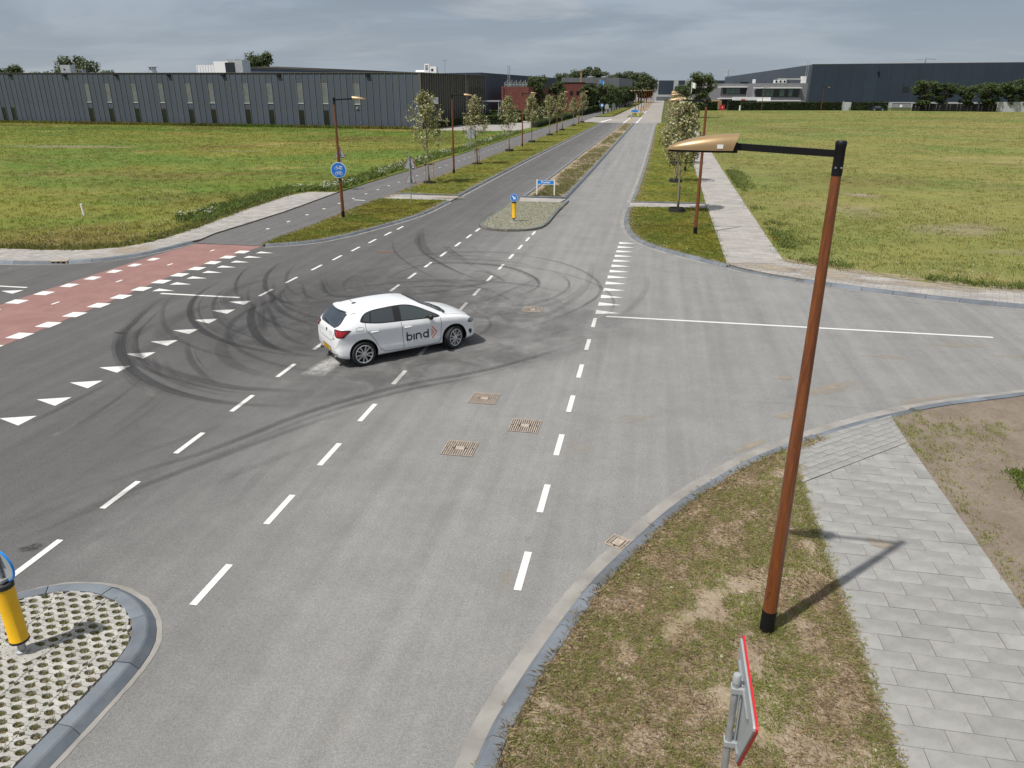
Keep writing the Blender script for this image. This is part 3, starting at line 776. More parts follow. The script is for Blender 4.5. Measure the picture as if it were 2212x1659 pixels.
tag(s1, 'pale sand heap edge between the near kerb and pavement wedge', 'sand', kind='stuff')
s2 = soft_patch('sand_patch', blob(3.75, 10.55, .32, .12, -.4), 0.112, MAT['dust'], None, .7)
tag(s2, 'faint sand smear on the near pavement by the lamp shadow', 'sand', kind='stuff')

for k, (args, pk, lab) in enumerate((((-70, 83, 12, 2.2, .05), .75, 'straw yellow patch in the left meadow before the dark building'), ((-46, 80, 5, 1.0, 0), .5, 'thin dry streak in the middle of the left meadow'),
        ((13.3, 53.2, 1.5, 1.3, 0), .85, 'pale bare patch in the right meadow'), ((14.8, 40.5, 3.2, 2.2, .2), .55, 'brownish bare patch in the right meadow near the side road'), ((11.3, 46, 2.0, 3.0, .3), .35, 'thin worn patch in the right meadow'), ((16.5, 35, 3.0, 1.0, .1), .4, 'worn streak in the right meadow behind the lamp'))):
    tag(soft_patch('bare_patch', blob(*args), .10, MAT['dust'], None, pk), lab, 'bare patch', kind='stuff')
for k in range(len(UR_G) - 2):
    a_, b2_ = UR_G[k + 1], UR_G[k + 2]
    tag(soft_patch('sand_patch', blob((a_[0] + b2_[0]) / 2 + .15, (a_[1] + b2_[1]) / 2 + .3, math.hypot(a_[0] - b2_[0], a_[1] - b2_[1]) * .62, .42, math.atan2(b2_[1] - a_[1], b2_[0] - a_[0])), .112, MAT['dust'], None, 1.0), 'sandy rim between the right pavement and the meadow', 'sand', 'sandy rims of the right meadow', 'stuff')

# ------------------------------------------------------------------ road markings
ZP = 0.006
def mark(name, pts, z=ZP, mat=None): return sheet(name, pts, z, mat or MAT['paint'], road)
def dash(x, y, L=0.95, wd=0.11, slope=0.0):
    mark('lane_dash', [(x - wd / 2 - slope * L / 2, y - L / 2), (x + wd / 2 - slope * L / 2, y - L / 2), (x + wd / 2 + slope * L / 2, y + L / 2), (x - wd / 2 + slope * L / 2, y + L / 2)])
for k in range(0, 7): dash(-1.51, 9.05 + 2.09 * k + (0.02 * k))
for y in (7.93, 10.0, 12.06, 14.09, 16.25, 18.35, 20.5): dash(-5.79, y)
for x, y in ((-5.8, 22.74), (-5.79, 24.62), (-5.77, 26.62), (-5.73, 28.6), (-5.7, 30.65), (-5.67, 32.67), (-5.65, 34.57), (-5.62, 36.2)): dash(x, y, 0.95)
for y in (8.05, 9.95, 12.02, 14.07, 16.2, 18.3, 20.5, 22.6): dash(-8.72, y)
for x, y in ((-8.76, 24.66), (-8.72, 26.53), (-8.67, 28.48), (-8.62, 30.59), (-8.55, 32.79), (-8.52, 34.8), (-8.5, 36.6)): dash(x, y)
for x, y in ((-12.91, 23.24), (-12.87, 25.09), (-12.83, 27.2), (-12.76, 29.07), (-12.69, 30.95), (-12.61, 32.82), (-12.54, 34.76), (-12.48, 36.45)): dash(x, y)
mark('centre_line', [(-1.2, 22.37), (9.68, 22.25), (9.68, 22.36), (-1.2, 22.49)])
mark('centre_line', [(-16.4, 22.39), (-13.45, 22.38), (-13.45, 22.51), (-16.4, 22.52)])
mark('centre_line', [(-34, 22.28), (-21.55, 22.28), (-21.55, 22.4), (-34, 22.4)])
for k in range(13):
    y = 22.87 + k * 0.965
    x = -1.55 + 0.012 * k
    mark('shark_tooth', [(x, y - 0.23), (x + 0.75, y - 0.02), (x, y + 0.22)])
for k in range(-7, 10):
    y = 12.36 + k * 1.058
    mark('shark_tooth', [(-13.38 - 0.018 * max(k, 0), y), (-12.7 - 0.018 * max(k, 0), y + 0.26), (-12.7 - 0.018 * max(k, 0), y - 0.25)])
for k in range(8):
    y = 22.86 + k * 0.945
    mark('shark_tooth', [(-16.88 + .05 * k, y - 0.19), (-16.15 + .05 * k, y), (-16.86 + .05 * k, y + 0.2)])
for k in range(-4, 1):
    y = 21.75 + k * 1.05
    mark('shark_tooth', [(-22.05, y), (-21.38, y + 0.25), (-21.38, y - 0.25)])
red = mark('red_cycle_lane', [(-17.0, 30.85), (-20.2, 30.77), (-20.42, 29.3), (-20.5, 27.8), (-20.62, 24), (-20.64, 20.18), (-20.7, 4), (-17.15, 4), (-17.2, 16.46), (-17.4, 21), (-17.6, 25), (-17.35, 28)], 0.004, MAT['red_lane'])
for k in range(-8, 12):
    y = 17.45 + k * 1.09
    x = -17.44 + (0.2 * max(0, k - 5) / 6)
    mark('give_way_block', [(x - .25, y - .27), (x + .24, y - .26), (x + .24, y + .26), (x - .25, y + .25)], 0.008)
for k in range(-11, 7):
    y = 20.64 + k * 1.13
    mark('give_way_block', [(-20.65 + .07 * max(k, 0), y - .26), (-20.15 + .04 * max(k, 0), y - .25), (-20.15 + .04 * max(k, 0), y + .22), (-20.68 + .07 * max(k, 0), y + .22)], 0.008)
for x, y in ((-18.68, 29.5), (-18.82, 26.64), (-18.98, 23.79), (-19.03, 20.7)): mark('lane_dash', [(x - .05, y - .17), (x + .05, y - .17), (x + .05, y + .17), (x - .05, y + .17)], 0.008)
cyc = bpy.data.objects['cycle_path']
for k in range(30):
    y = 34.83 + 2.27 * k
    sheet('centre_dot', [(-18.84 + .09 * math.cos(a * math.pi / 3), y + .17 * math.sin(a * math.pi / 3)) for a in range(6)], 0.035, MAT['paint'], cyc)
sheet('cross_line', [(-18.55, 45.5), (-17.75, 45.3), (-17.75, 45.45), (-18.55, 45.65)], 0.035, MAT['paint'], cyc)

# ---- tyre marks
m, t, b_ = mat_base('rubber_haze'); b_.inputs['Base Color'].default_value = (0.05, 0.05, 0.052, 1); b_.inputs['Roughness'].default_value = 0.85
t.l(t.math('MULTIPLY', t.n('ShaderNodeAttribute', attribute_name='tint').outputs['Fac'], t.ramp(t.noise(t.pos(), 1.1, 6, 0.7, 0.8), 0.2, 0.7), True), b_.inputs['Alpha'])
MAT['haze'] = m
m, t, b_ = mat_base('rust_stain'); b_.inputs['Base Color'].default_value = (0.22, 0.11, 0.075, 1)
t.l(t.math('MULTIPLY', t.n('ShaderNodeAttribute', attribute_name='tint').outputs['Fac'], t.ramp(t.noise(t.pos(), 5, 5, 0.7), 0.3, 0.6), True), b_.inputs['Alpha']); MAT['ruststain'] = m
SKIDS=[
([(-16.04, 22.15), (-15.54, 20.43), (-15.04, 19.09), (-14.73, 18.27), (-14.14, 17.31), (-13.38, 16.36), (-12.69, 15.7), (-11.69, 14.96), (-10.64, 14.41), (-9.53, 14.08), (-8.6, 14.0), (-7.29, 14.14)],0.42,0.8),
([(-15.34, 24.81), (-15.25, 23.5), (-14.92, 22.16), (-14.37, 20.99), (-13.56, 19.82), (-12.6, 18.81), (-11.48, 18.06), (-10.35, 17.57), (-9.17, 17.31), (-8.38, 17.34)],0.36,0.85),
([(-14.39, 17.92), (-13.49, 16.93), (-12.68, 16.26), (-11.67, 15.68), (-10.62, 15.26), (-9.46, 14.9), (-8.37, 14.92), (-7.3, 15.02)],0.5,0.5),
([(-14.74, 28.24), (-14.32, 26.19), (-13.7, 24.65), (-12.9, 23.32), (-11.93, 22.34), (-11.05, 21.78), (-10.3, 21.66)],0.3,0.75),
([(-12.86, 22.54), (-12.26, 21.04), (-11.65, 19.86), (-10.66, 18.48), (-9.8, 17.73), (-9.01, 17.4), (-8.35, 17.29)],0.4,0.85),
([(-14.06, 24.37), (-13.39, 22.83), (-12.51, 21.51), (-11.67, 20.49), (-10.53, 19.62), (-8.97, 18.79)],0.25,0.5),
([(-13.34, 24.72), (-12.75, 23.34), (-11.86, 21.8), (-10.8, 20.65), (-9.37, 19.69)],0.35,0.6),
([(-12.54, 17.99), (-11.99, 17.09), (-11.34, 16.28), (-10.61, 15.56), (-9.78, 14.93)],0.3,0.5),
([(-12.62, 11.56), (-12.55, 12.63), (-12.49, 13.88), (-12.47, 15.12)],0.25,0.35),
([(-11.5, 11.59), (-11.54, 13.13), (-11.89, 15.13)],0.22,0.3),
([(-11.41, 36.12), (-10.74, 33.87), (-10.17, 32.2), (-9.49, 30.71), (-8.66, 29.38), (-7.7, 28.07), (-6.87, 27.09), (-5.82, 26.13)],0.3,0.6),
([(-11.44, 36.97), (-10.58, 33.9), (-9.85, 31.93), (-9.0, 30.34), (-8.0, 29.22)],0.5,0.35),
([(-9.3, 33.05), (-8.97, 32.09), (-8.53, 31.2), (-7.93, 30.09), (-6.98, 28.73), (-5.98, 27.5)],0.3,0.3),
([(-10.58, 28.67), (-9.98, 29.64), (-9.26, 30.37), (-8.47, 30.97), (-7.27, 31.27), (-6.02, 31.35), (-4.36, 30.97)],0.2,0.55),
([(-9.52, 25.67), (-9.37, 26.87), (-9.13, 27.93), (-8.47, 28.72), (-7.65, 29.01), (-6.74, 28.97), (-5.82, 28.81), (-5.17, 28.41), (-4.45, 27.54), (-3.99, 26.69), (-3.81, 25.84), (-4.02, 24.87), (-4.61, 23.98)],0.26,0.65),
([(-8.53, 29.48), (-7.51, 29.66), (-6.28, 29.61), (-5.04, 29.35)],0.16,0.45),
([(-9.1, 24.49), (-7.93, 24.97), (-7.2, 25.21), (-6.19, 25.4), (-5.61, 26.39), (-5.06, 27.8)],0.26,0.5),
([(-8.33, 23.78), (-7.42, 24.14), (-6.59, 24.91), (-5.98, 25.66)],0.3,0.5),
([(-7.87, 31.19), (-6.14, 31.1), (-4.36, 30.42), (-3.01, 29.19), (-2.11, 27.67), (-1.69, 26.37), (-1.6, 25.13), (-1.93, 23.68), (-2.79, 21.72), (-3.5, 20.59)],0.22,0.45),
([(-2.46, 30.78), (-2.27, 29.5), (-2.14, 27.5), (-2.19, 25.43), (-2.55, 23.56), (-3.01, 22.21), (-3.63, 21.36), (-4.93, 20.51)],0.42,0.24),
([(-0.09, 28.53), (-0.01, 26.98), (-0.09, 25.55), (-0.37, 23.97), (-0.77, 22.52), (-1.16, 21.61)],0.42,0.2),
([(-7.42, 29.38), (-5.67, 28.7), (-4.5, 27.55), (-3.97, 26.55), (-3.82, 25.98)],0.2,0.4),
([(-3.66, 27.7), (-4.4, 25.87), (-5.07, 23.97), (-5.72, 22.5)],0.3,0.25),
([(-9.49, 9.54), (-8.93, 10.74), (-8.3, 11.52), (-7.72, 12.57), (-7.21, 13.6), (-6.41, 14.74), (-5.44, 15.79), (-3.82, 17.11), (-1.41, 20.01)],0.3,0.6),
([(-9.34, 8.76), (-8.71, 9.93), (-8.06, 11.12), (-7.38, 12.3), (-6.7, 13.4), (-5.88, 14.49)],0.28,0.45),
([(-9.41, 8.1), (-8.86, 9.43), (-8.06, 10.55)],0.25,0.3),
([(-12.01, 25.62), (-10.44, 23.19), (-9.21, 23.42)],0.3,0.6),
([(-4.56, 17.67), (-3.03, 19.5), (-1.58, 22.04)],0.4,0.15),
([(7.16, 16.14), (4.2, 16.22), (1.21, 16.07)],0.15,0.15),
([(-6.58, 9.56), (-6.68, 10.98), (-6.61, 12.34)],0.3,0.2),
]

def ribbon(pts, wd, s, z):
    p = smooth_path(pts, 0.3); n = len(p)
    wv = wd * np.minimum(1, 0.55 + 0.45 * np.sin(np.linspace(0, np.pi, n)))
    a = offset(p, 0.5) - p
    tv = np.gradient(p, axis=0); tv /= np.linalg.norm(tv, axis=1)[:, None]; bend = np.linalg.norm(np.gradient(tv, axis=0), axis=1) / .3
    wv = np.minimum(wv, 0.9 / (bend + 1e-3))            # no folding over in tight bends
    l_ = p + a * wv[:, None]; r_ = p - a * wv[:, None]
    vs = np.c_[np.vstack([l_, r_]), np.full(2 * n, z)]
    fade = np.minimum(1, np.minimum(np.arange(n), np.arange(n)[::-1]) / (0.22 * n + 1)) * s
    fs = [(i, n + i, n + i + 1, i + 1) for i in range(n - 1)]
    col = np.repeat(np.r_[fade, fade][:, None], 4, axis=1)
    me = np_mesh('skid_mark', vs, fs, MAT['skid'], 4, col=col)
    uvl = me.uv_layers.new(name='UVMap'); off = random.uniform(0, 50)
    d = np.arange(n) * 0.3 + off
    li = np.empty(len(me.loops), np.int32); me.loops.foreach_get('vertex_index', li)
    uv = np.c_[np.where(li < n, d[li % n], d[li % n]), np.where(li < n, 0.0, 1.0) + 0]
    uvl.data.foreach_set('uv', uv.astype(np.float32).ravel())
    link('skid_mark', me, road)
soft_patch('rubber_haze', blob(-7.6, 21.5, 7.2, 6.5, .3, 40, .15), 0.0084, MAT['haze'], road, 0.5)
soft_patch('rubber_haze', blob(-5.5, 16.6, 4.5, 1.6, .55, 40, .2), 0.0087, MAT['haze'], road, 0.35)
soft_patch('rust_stain', blob(-11.2, 30.6, .55, .3, .1), 0.0082, MAT['ruststain'], road, .8)
zk = 0.0092
for pts, wd, s in SKIDS:
    ribbon(pts, wd * .78, s * 0.85, zk); zk += 0.0004
    pa = np.array(pts); left = pa[:, 0].mean() < -5
    for q in range(3 if left else 1):
        d_ = random.choice((-1, 1)) * random.uniform(.12, 1.3 if np.ptp(pa[:, 0]) < 7 else .4); a_, b2_ = sorted((random.uniform(0, .35), random.uniform(.6, 1)))
        pp = offset(smooth_path(pts, .5), d_); n_ = len(pp); pp = pp[int(a_ * n_):max(int(b2_ * n_), int(a_ * n_) + 4)]
        if len(pp) > 3: ribbon(pp, random.uniform(.07, .24) if left else random.uniform(.05, .12), s * (random.uniform(.25, .55) if left else random.uniform(.12, .3)), zk); zk += 0.0002
for k in range(8):     # broad faint passes
    cx, cy, r0 = random.uniform(-11.5, -7.0), random.uniform(17, 24), random.uniform(2.5, 5.5); a0 = random.uniform(1.5, 4.5); a1 = a0 + random.uniform(1, 2.4)
    pts = [(cx + r0 * math.cos(a0 + (a1 - a0) * q / 7) * 1.15, cy + r0 * math.sin(a0 + (a1 - a0) * q / 7)) for q in range(8)]
    pts = [p_ for p_ in pts if -15.5 < p_[0] < -4.5]
    if len(pts) > 3: ribbon(pts, random.uniform(.4, .8), random.uniform(.15, .3), zk); zk += 0.0002
for k in range(14):     # faint extra passes
    cx, cy, r0 = random.uniform(-10.5, -6.0), random.uniform(18, 26), random.uniform(2.2, 6.2)
    a0 = random.uniform(0, 6.28); a1 = a0 + random.uniform(0.8, 2.6)
    pts = [(cx + r0 * math.cos(a0 + (a1 - a0) * q / 6) * 1.1, cy + r0 * math.sin(a0 + (a1 - a0) * q / 6)) for q in range(7)]
    pts = [p for p in pts if -15 < p[0] < 0.8]
    if len(pts) > 3: ribbon(pts, random.uniform(.06, .22), random.uniform(.2, .45), zk); zk += 0.0004
m, t, b_ = mat_base('tar_patch'); b_.inputs['Base Color'].default_value = (0.03, 0.029, 0.028, 1); b_.inputs['Roughness'].default_value = 0.8
t.l(t.math('MULTIPLY', t.n('ShaderNodeAttribute', attribute_name='tint').outputs['Fac'], t.ramp(t.noise(t.pos(), 9, 4, 0.7), 0.3, 0.6), True), b_.inputs['Alpha'])
for args in ((-9.0, 8.25, .2, .12, .3), (-13.6, 11.0, .35, .12, 0), (-14.8, 18.2, .3, .1, 0), (-11.2, 9.4, .2, .1, .4)):
    soft_patch('tar_spot', blob(*args), 0.0078, m, road, 0.8)

# ------------------------------------------------------------------ drain covers
def grate(name, cx, cy, s=0.62, ang=0.0, label='', cat='drain cover', nbar=13):
    root = empty(name, (cx, cy, 0.0), ang, label, cat)
    h = s / 2
    MB().box((-h, -h, -0.02), (h, h, 0.0075)).build('pit', MAT['dark_hole'], root)
    f = MB()
    for lo, hi in (((-h, -h), (h, -h + .018)), ((-h, h - .018), (h, h)), ((-h, -h + .018), (-h + .018, h - .018)), ((h - .018, -h + .018), (h, h - .018))):
        f.box((*lo, 0), (*hi, 0.016))
    f.box((-0.09, -0.07, 0), (0.09, 0.07, 0.017)); f.build('frame', MAT['rust'], root)
    pitch = (s - 0.05) / nbar
    for k in range(nbar):
        x = -h + 0.025 + pitch * (k + .5)
        spans = [(-h + .03, -.085), (.085, h - .03)] if abs(x) < 0.1 else [(-h + .03, -.02), (.02, h - .03)] if k % 3 == 0 else [(-h + .03, h - .03)]
        for y0, y1 in spans: MB().box((x - pitch * .27, y0, 0), (x + pitch * .27, y1, 0.0155)).build('bar', MAT['rust'], root)
    return root
grate('drain_cover', -3.47, 15.31, label='rusty square drain cover closest to the car, farthest of the near three')
grate('drain_cover', -2.32, 14.02, label='rusty square drain cover on the right, middle of the near three')
grate('drain_cover', -3.39, 12.75, label='rusty square drain cover nearest the camera')
grate('drain_cover', -3.55, 22.78, label='rusty square drain cover beyond the front of the car')
grate('gully_grate', -0.185, 10.03, 0.32, R(63), 'small slotted rusty gully grate in the pale gutter by the near verge', 'gully', 8)
g = empty('kerb_gully', (-23.25, 25.95, 0), R(17), 'dark kerb inlet in the left side road kerb', 'gully')
MB().box((-.32, -.06, .0), (.32, .22, .125)).build('housing', MAT['rust'], g)
for k in range(3): MB().box((-.27 + .19 * k, -.064, .02), (-.12 + .19 * k, -.05, .10)).build('inlet', MAT['dark_hole'], g)

# ------------------------------------------------------------------ grass blocks on the traffic islands
def grass_blocks(poly, z, limit, label, pitch=0.21, nover=3, tuft=True, base_z=None):
    root = sheet('traffic_island', poly, z - 0.035, MAT['soil'], kind='structure', skirt=0.05, label=label, cat='traffic island')
    xs = [p[0] for p in poly]; ys = [p[1] for p in poly]
    rw = pitch / 2; ex, ey = 0.066, 0.043
    j0 = int(math.floor(min(ys) / rw)); j1 = int(math.ceil(max(ys) / rw)); Lb = pitch * nover
    pl = poly if area2(poly) > 0 else poly[::-1]
    items = []; holes = []
    def inside(x, y):
        c = False; n = len(pl)
        for i in range(n):
            a, b2 = pl[i], pl[i - 1]
            if (a[1] > y) != (b2[1] > y) and x < (b2[0] - a[0]) * (y - a[1]) / (b2[1] - a[1]) + a[0]: c = not c
        return c
    for j in range(j0, j1 + 1):
        y = j * rw; ofs = (j % 2) * pitch / 2
        i0 = int(min(xs) / pitch) - 2; i1 = int(max(xs) / pitch) + 2
        for i in range(i0, i1):
            if inside(i * pitch + ofs, y): holes.append((i * pitch + ofs, y))
        k0 = int(math.floor((min(xs)) / Lb)) - 1; k1 = int(math.ceil(max(xs) / Lb)) + 1
        for k in range(k0, k1):
            xa = k * Lb + ((j // 2) % 2) * 0.0; xb = xa + Lb; g_ = 0.004
            bot = []; top = []
            def edge(yy, jj, sgn):
                o_ = (jj % 2) * pitch / 2; e = [(xa + g_, yy + sgn * g_)]
                q = math.ceil((xa - o_ - ex) / pitch)
                while q * pitch + o_ - ex < xb:
                    cx = q * pitch + o_
                    for a_ in range(7):
                        an = math.pi - math.pi * a_ / 6
                        px, py = cx + ex * math.cos(an), yy + sgn * max(g_, ey * math.sin(an))
                        if xa + g_ < px < xb - g_: e.append((px, py))
                    q += 1
                e.append((xb - g_, yy + sgn * g_)); return e
            pg = edge(y, j, 1) + edge(y + rw, j + 1, -1)[::-1]
            mid = (xa + Lb / 2, y + rw / 2)
            corner = [(xa, y), (xb, y), (xb, y + rw), (xa, y + rw)]
            ins = [inside(*c) for c in corner]
            if all(ins): items.append((math.hypot(*mid) + (0 if in_view(*mid) else 500), pg))
            elif any(ins) or inside(*mid):
                # trim against the island outline by halving
                pts = [p for p in pg if inside(*p)]
                if len(pts) > 4: items.append((math.hypot(*mid) + (0 if in_view(*mid) else 500), pts))
    items.sort(key=lambda q: q[0]); far = MB()
    for q, (d, pg) in enumerate(items):
        dz = random.uniform(-.003, .003)
        if q < limit: MB().prism(pg, z - 0.05, z + dz).build('grass_block', MAT['grass_block'], root)
        else: far.prism(pg, z - 0.03, z + dz)
    if far.v: far.build('block_run', MAT['grass_block'], root, kind='stuff')
    return root, holes
isl_path = offset(smooth_path(K_ISL, 0.15), -0.272)
isl_poly = [p for p in tl(isl_path) if p[1] > 2.0]
isl, holes1 = grass_blocks(isl_poly, 0.105, 260, 'near traffic island of pale grass blocks with green tufts')
fi_poly = tl(offset(smooth_path(K_FI, 0.2), -0.26))
fi_poly = [p for p in fi_poly if p[1] < 46.4] 
isl2, holes2 = grass_blocks(fi_poly, 0.10, 0, 'far traffic island of grass blocks around the yellow bollard')

def blades(centres, per, spread, hmin, hmax, wd, cols, name, label, cat, mat, lean=0.5, z=0.09, group=None):
    """many grass blades, two triangles each, in tufts"""
    C = np.repeat(np.asarray(centres, float), per, axis=0); n = len(C)
    x = C[:, 0] + rng.normal(0, spread, n); y = C[:, 1] + rng.normal(0, spread, n)
    a = rng.uniform(0, 2 * np.pi, n); h = rng.uniform(hmin, hmax, n); ln = rng.uniform(0.1, 1.0, n) * lean * h
    wv = wd * rng.uniform(.6, 1.3, n)
    dx, dy = np.cos(a), np.sin(a); px, py = -dy * wv / 2, dx * wv / 2
    zz = np.full(n, z) if np.isscalar(z) else np.repeat(z, per)
    v = np.empty((n, 4, 3))
    v[:, 0] = np.c_[x - px, y - py, zz - .01]; v[:, 1] = np.c_[x + px, y + py, zz - .01]
    v[:, 2] = np.c_[x + dx * ln * .4, y + dy * ln * .4, zz + h * .6] + np.c_[px, py, px * 0] * .7
    v[:, 3] = np.c_[x + dx * ln, y + dy * ln, zz + h * rng.uniform(.75, 1, n)]
    base = (np.arange(n) * 4)[:, None]
    f = np.concatenate([base + [0, 1, 2], base + [0, 2, 3]])
    cols = np.asarray(cols, float)
    ci = cols[rng.integers(0, len(cols), n)] * rng.uniform(.75, 1.2, (n, 1))
    col = np.repeat(np.c_[ci, np.ones(n)], 4, axis=0)
    me = np_mesh(name, v.reshape(-1, 3), f, mat, 3, col=col)
    return link(name, me, None, label=label, cat=cat, kind='stuff', group=group)
GC = [(0.24, 0.26, 0.075), (0.28, 0.27, 0.09), (0.19, 0.22, 0.06), (0.32, 0.265, 0.13)]
blades(holes1, 34, 0.030, 0.03, 0.065, 0.007, GC, 'grass', 'moss and short grass tufts in the openings of the near island blocks', 'grass', MAT['blade'], 0.9, 0.075)
blades(holes2, 15, 0.04, 0.03, 0.07, 0.03, GC, 'grass', 'grass tufts growing between the far island blocks', 'grass', MAT['blade'], 0.9, 0.075)
# ------------------------------------------------------------------ buildings
def frame_m(a, b, origin=(0, 0)):
    """local x runs a -> b, local y is to its left, expressed from origin"""
    ang = math.atan2(b[1] - a[1], b[0] - a[0])
    return Matrix.Translation((a[0] - origin[0], a[1] - origin[1], 0)) @ Matrix.Rotation(ang, 4, 'Z'), math.hypot(b[0] - a[0], b[1] - a[1])

# long dark building on the left
A, Bp, C = (-40.1, 130.9), (-134.5, 142.7), (-35.7, 162.2)
b1 = empty('industrial_building', (*A, 0), 0, 'long anthracite building with upright seams and narrow windows at left', 'building')
mf, _ = frame_m(A, Bp, A); ms, Ls = frame_m(A, C, A)
LF = 118.75; HB = 9.05
wallb = MB(); pz = lambda x: HB + 0.45 * x / 95
p0 = mf @ Vector((0, -0.02, 0)); p1 = mf @ Vector((LF, -0.02, 0)); p2 = mf @ Vector((LF, -31.5, 0)); p3 = ms @ Vector((Ls, 0.02, 0))
wallb.prism([(p0.x, p0.y), (p1.x, p1.y), (p2.x, p2.y), (p3.x, p3.y)], 0, HB - 0.25)
wallb.build('wall', MAT['clad'], b1)
SW = 1.25; wins = {9: 'door'}
for t_ in (71.23, 65.66, 58.81, 53.32, 46.68, 41.29, 34.79, 29.61, 23.25, 18.16): wins[int(round(t_ / SW - .5))] = 'both'
wins[72] = 'low'; wins[74] = 'low'
nslot = int(LF / SW)
full_panel = MB().box((0.03, 0, 0.12), (SW - 0.03, 0.06, HB)).mesh('cladding_panel', MAT['clad'])
fin_me = MB().box((-0.03, 0.0, 0.1), (0.03, 0.16, HB + .02)).mesh('seam_fin', MAT['fin'])
angf = math.atan2(Bp[1] - A[1], Bp[0] - A[0])
def place(me, name, x, y=0.0, z=0.0, sc=1.0):
    p = mf @ Vector((x, y, z)); o = link(name, me, b1, p, angf); o.scale.z = sc; return o
win_frame_me = {}
def window(x, z0, z1, glass, sill=True):
    f = MB(); w0, w1 = x + .06, x + SW - .06
    for lo, hi in (((w0, 0, z0), (w0 + .06, .05, z1)), ((w1 - .06, 0, z0), (w1, .05, z1)), ((w0 + .06, 0, z0), (w1 - .06, .05, z0 + .06)), ((w0 + .06, 0, z1 - .06), (w1 - .06, .05, z1))): f.box(lo, hi, 0, mf)
    if sill: f.box((w0 - .02, 0.0, z0 - .1), (w1 + .02, .14, z0 - .005), 0, mf)
    o = f.build('window', MAT['alu'] if sill else MAT['clad'], b1)
    MB().box((w0 + .06, 0.002, z0 + .06), (w1 - .06, .02, z1 - .06), 0, mf).build('pane', glass, o)
for s_ in range(nslot):
    x = s_ * SW; sc = pz(x) / HB
    place(fin_me, 'seam_fin', x, 0, 0, sc)
    k = wins.get(s_)
    if k is None: place(full_panel, 'cladding_panel', x, 0, 0, sc)
    else:
        segs = []
        if k == 'both': window(x, 4.12, 7.42, MAT['glass_pale']); window(x, 0.1, 3.0, MAT['glass_dark'], False); segs = [(3.05, 3.98), (7.46, pz(x))]
        elif k == 'low': window(x, 0.1, 3.0, MAT['glass_dark'], False); segs = [(3.05, pz(x))]
        elif k == 'door':
            window(x, 4.06, 7.36, MAT['glass_pale'])
            d = MB().box((x + .06, 0, .05), (x + SW - .06, .05, 2.95), 0, mf).build('door', MAT['clad'], b1)
            MB().box((x + .16, .05, 1.0), (x + .26, .1, 1.12), 0, mf).build('handle', MAT['alu'], d)
            MB().box((x + .5, .06, 3.3), (x + .75, .25, 3.55), 0, mf).build('wall_lamp', MAT['alu'], b1)
            segs = [(3.0, 3.96), (7.4, pz(x))]
        for z0, z1 in segs: MB().box((x + .03, 0, z0), (x + SW - .03, .06, z1), 0, mf).build('cladding_panel', MAT['clad'], b1)
for t_ in (89.3, 75.34, 62.88, 50.68, 38.67, 27.02, 9.45):
    z = pz(t_) - .42
    MB().box((t_ - .38, .06, z - .12), (t_ + .38, .42, z + .16), 0, mf).build('overflow_spout', MAT['black_metal'], b1)
cap = MB(); cap.box((-.1, -.1, HB), (LF, .2, HB + .06)); q = mf
cv = [q @ Vector((v[0], v[1], v[2] + .45 * v[0] / 95)) for v in cap.v]; cap.v = [tuple(v) for v in cv]
cap.build('parapet_cap', MAT['fin'], b1)
# side wall with dense upright fins
side_w = 1.01; ns = int(Ls / side_w)
sp = MB().box((0.05, -0.06, 0.1), (side_w - .05, 0, HB - .02)).mesh('side_panel', MAT['clad_side'])
sf_ = MB().box((-.05, -.26, 0.1), (.05, 0, HB)).mesh('side_fin', MAT['fin'])
sl = MB().box((side_w * .3, -.075, 0), (side_w * .62, -.06, 2.2)).mesh('slit_window', MAT['glass_dark'])
angs = math.atan2(C[1] - A[1], C[0] - A[0])
for s_ in range(ns + 1):
    p = ms @ Vector((s_ * side_w, 0, 0)); link('side_fin', sf_, b1, p, angs)
    if s_ < ns: link('side_panel', sp, b1, p, angs)
    if s_ < ns and s_ > 6: link('slit_window', sl, b1, ms @ Vector((s_ * side_w + .2, 0, 0.4 if s_ % 2 else 0.9)), angs)
    if s_ < ns and s_ > 21: link('slit_window', sl, b1, ms @ Vector((s_ * side_w + .2, 0, 4.6)), angs)
MB().box((20.1, -.35, 0.1), (20.5, -.26, HB + .1), 0, ms).build('corner_post', MAT['fin'], b1)
MB().box((20.5, -.30, 1.0), (21.9, -.262, HB - 1.0), 0, ms).build('tall_recess', MAT['clad_side'], b1)
sg = MB(); sg.box((2.8, -.34, 4.05), (3.5, -.27, 5.15), 0, ms); sg.box((4.5, -.34, 4.05), (6.9, -.27, 5.15), 0, ms)
sgo = sg.build('wall_sign', MAT['white'], b1)
sb = MB(); sb.box((3.65, -.34, 4.05), (3.95, -.27, 4.7), 0, ms); sb.box((3.95, -.34, 4.35), (4.3, -.27, 5.15), 0, ms); sb.build('sign_mark', MAT['sign_blue'], sgo)
for xx in (4.95, 5.45, 5.95, 6.4): MB().box((xx, -.347, 4.3), (xx + .12, -.342, 4.9), 0, ms).build('sign_letter', MAT['sign_blue'], sgo)
MB().box((0.05, -.3, HB), (Ls + .1, .1, HB + .07), 0, ms).build('parapet_cap', MAT['fin'], b1)

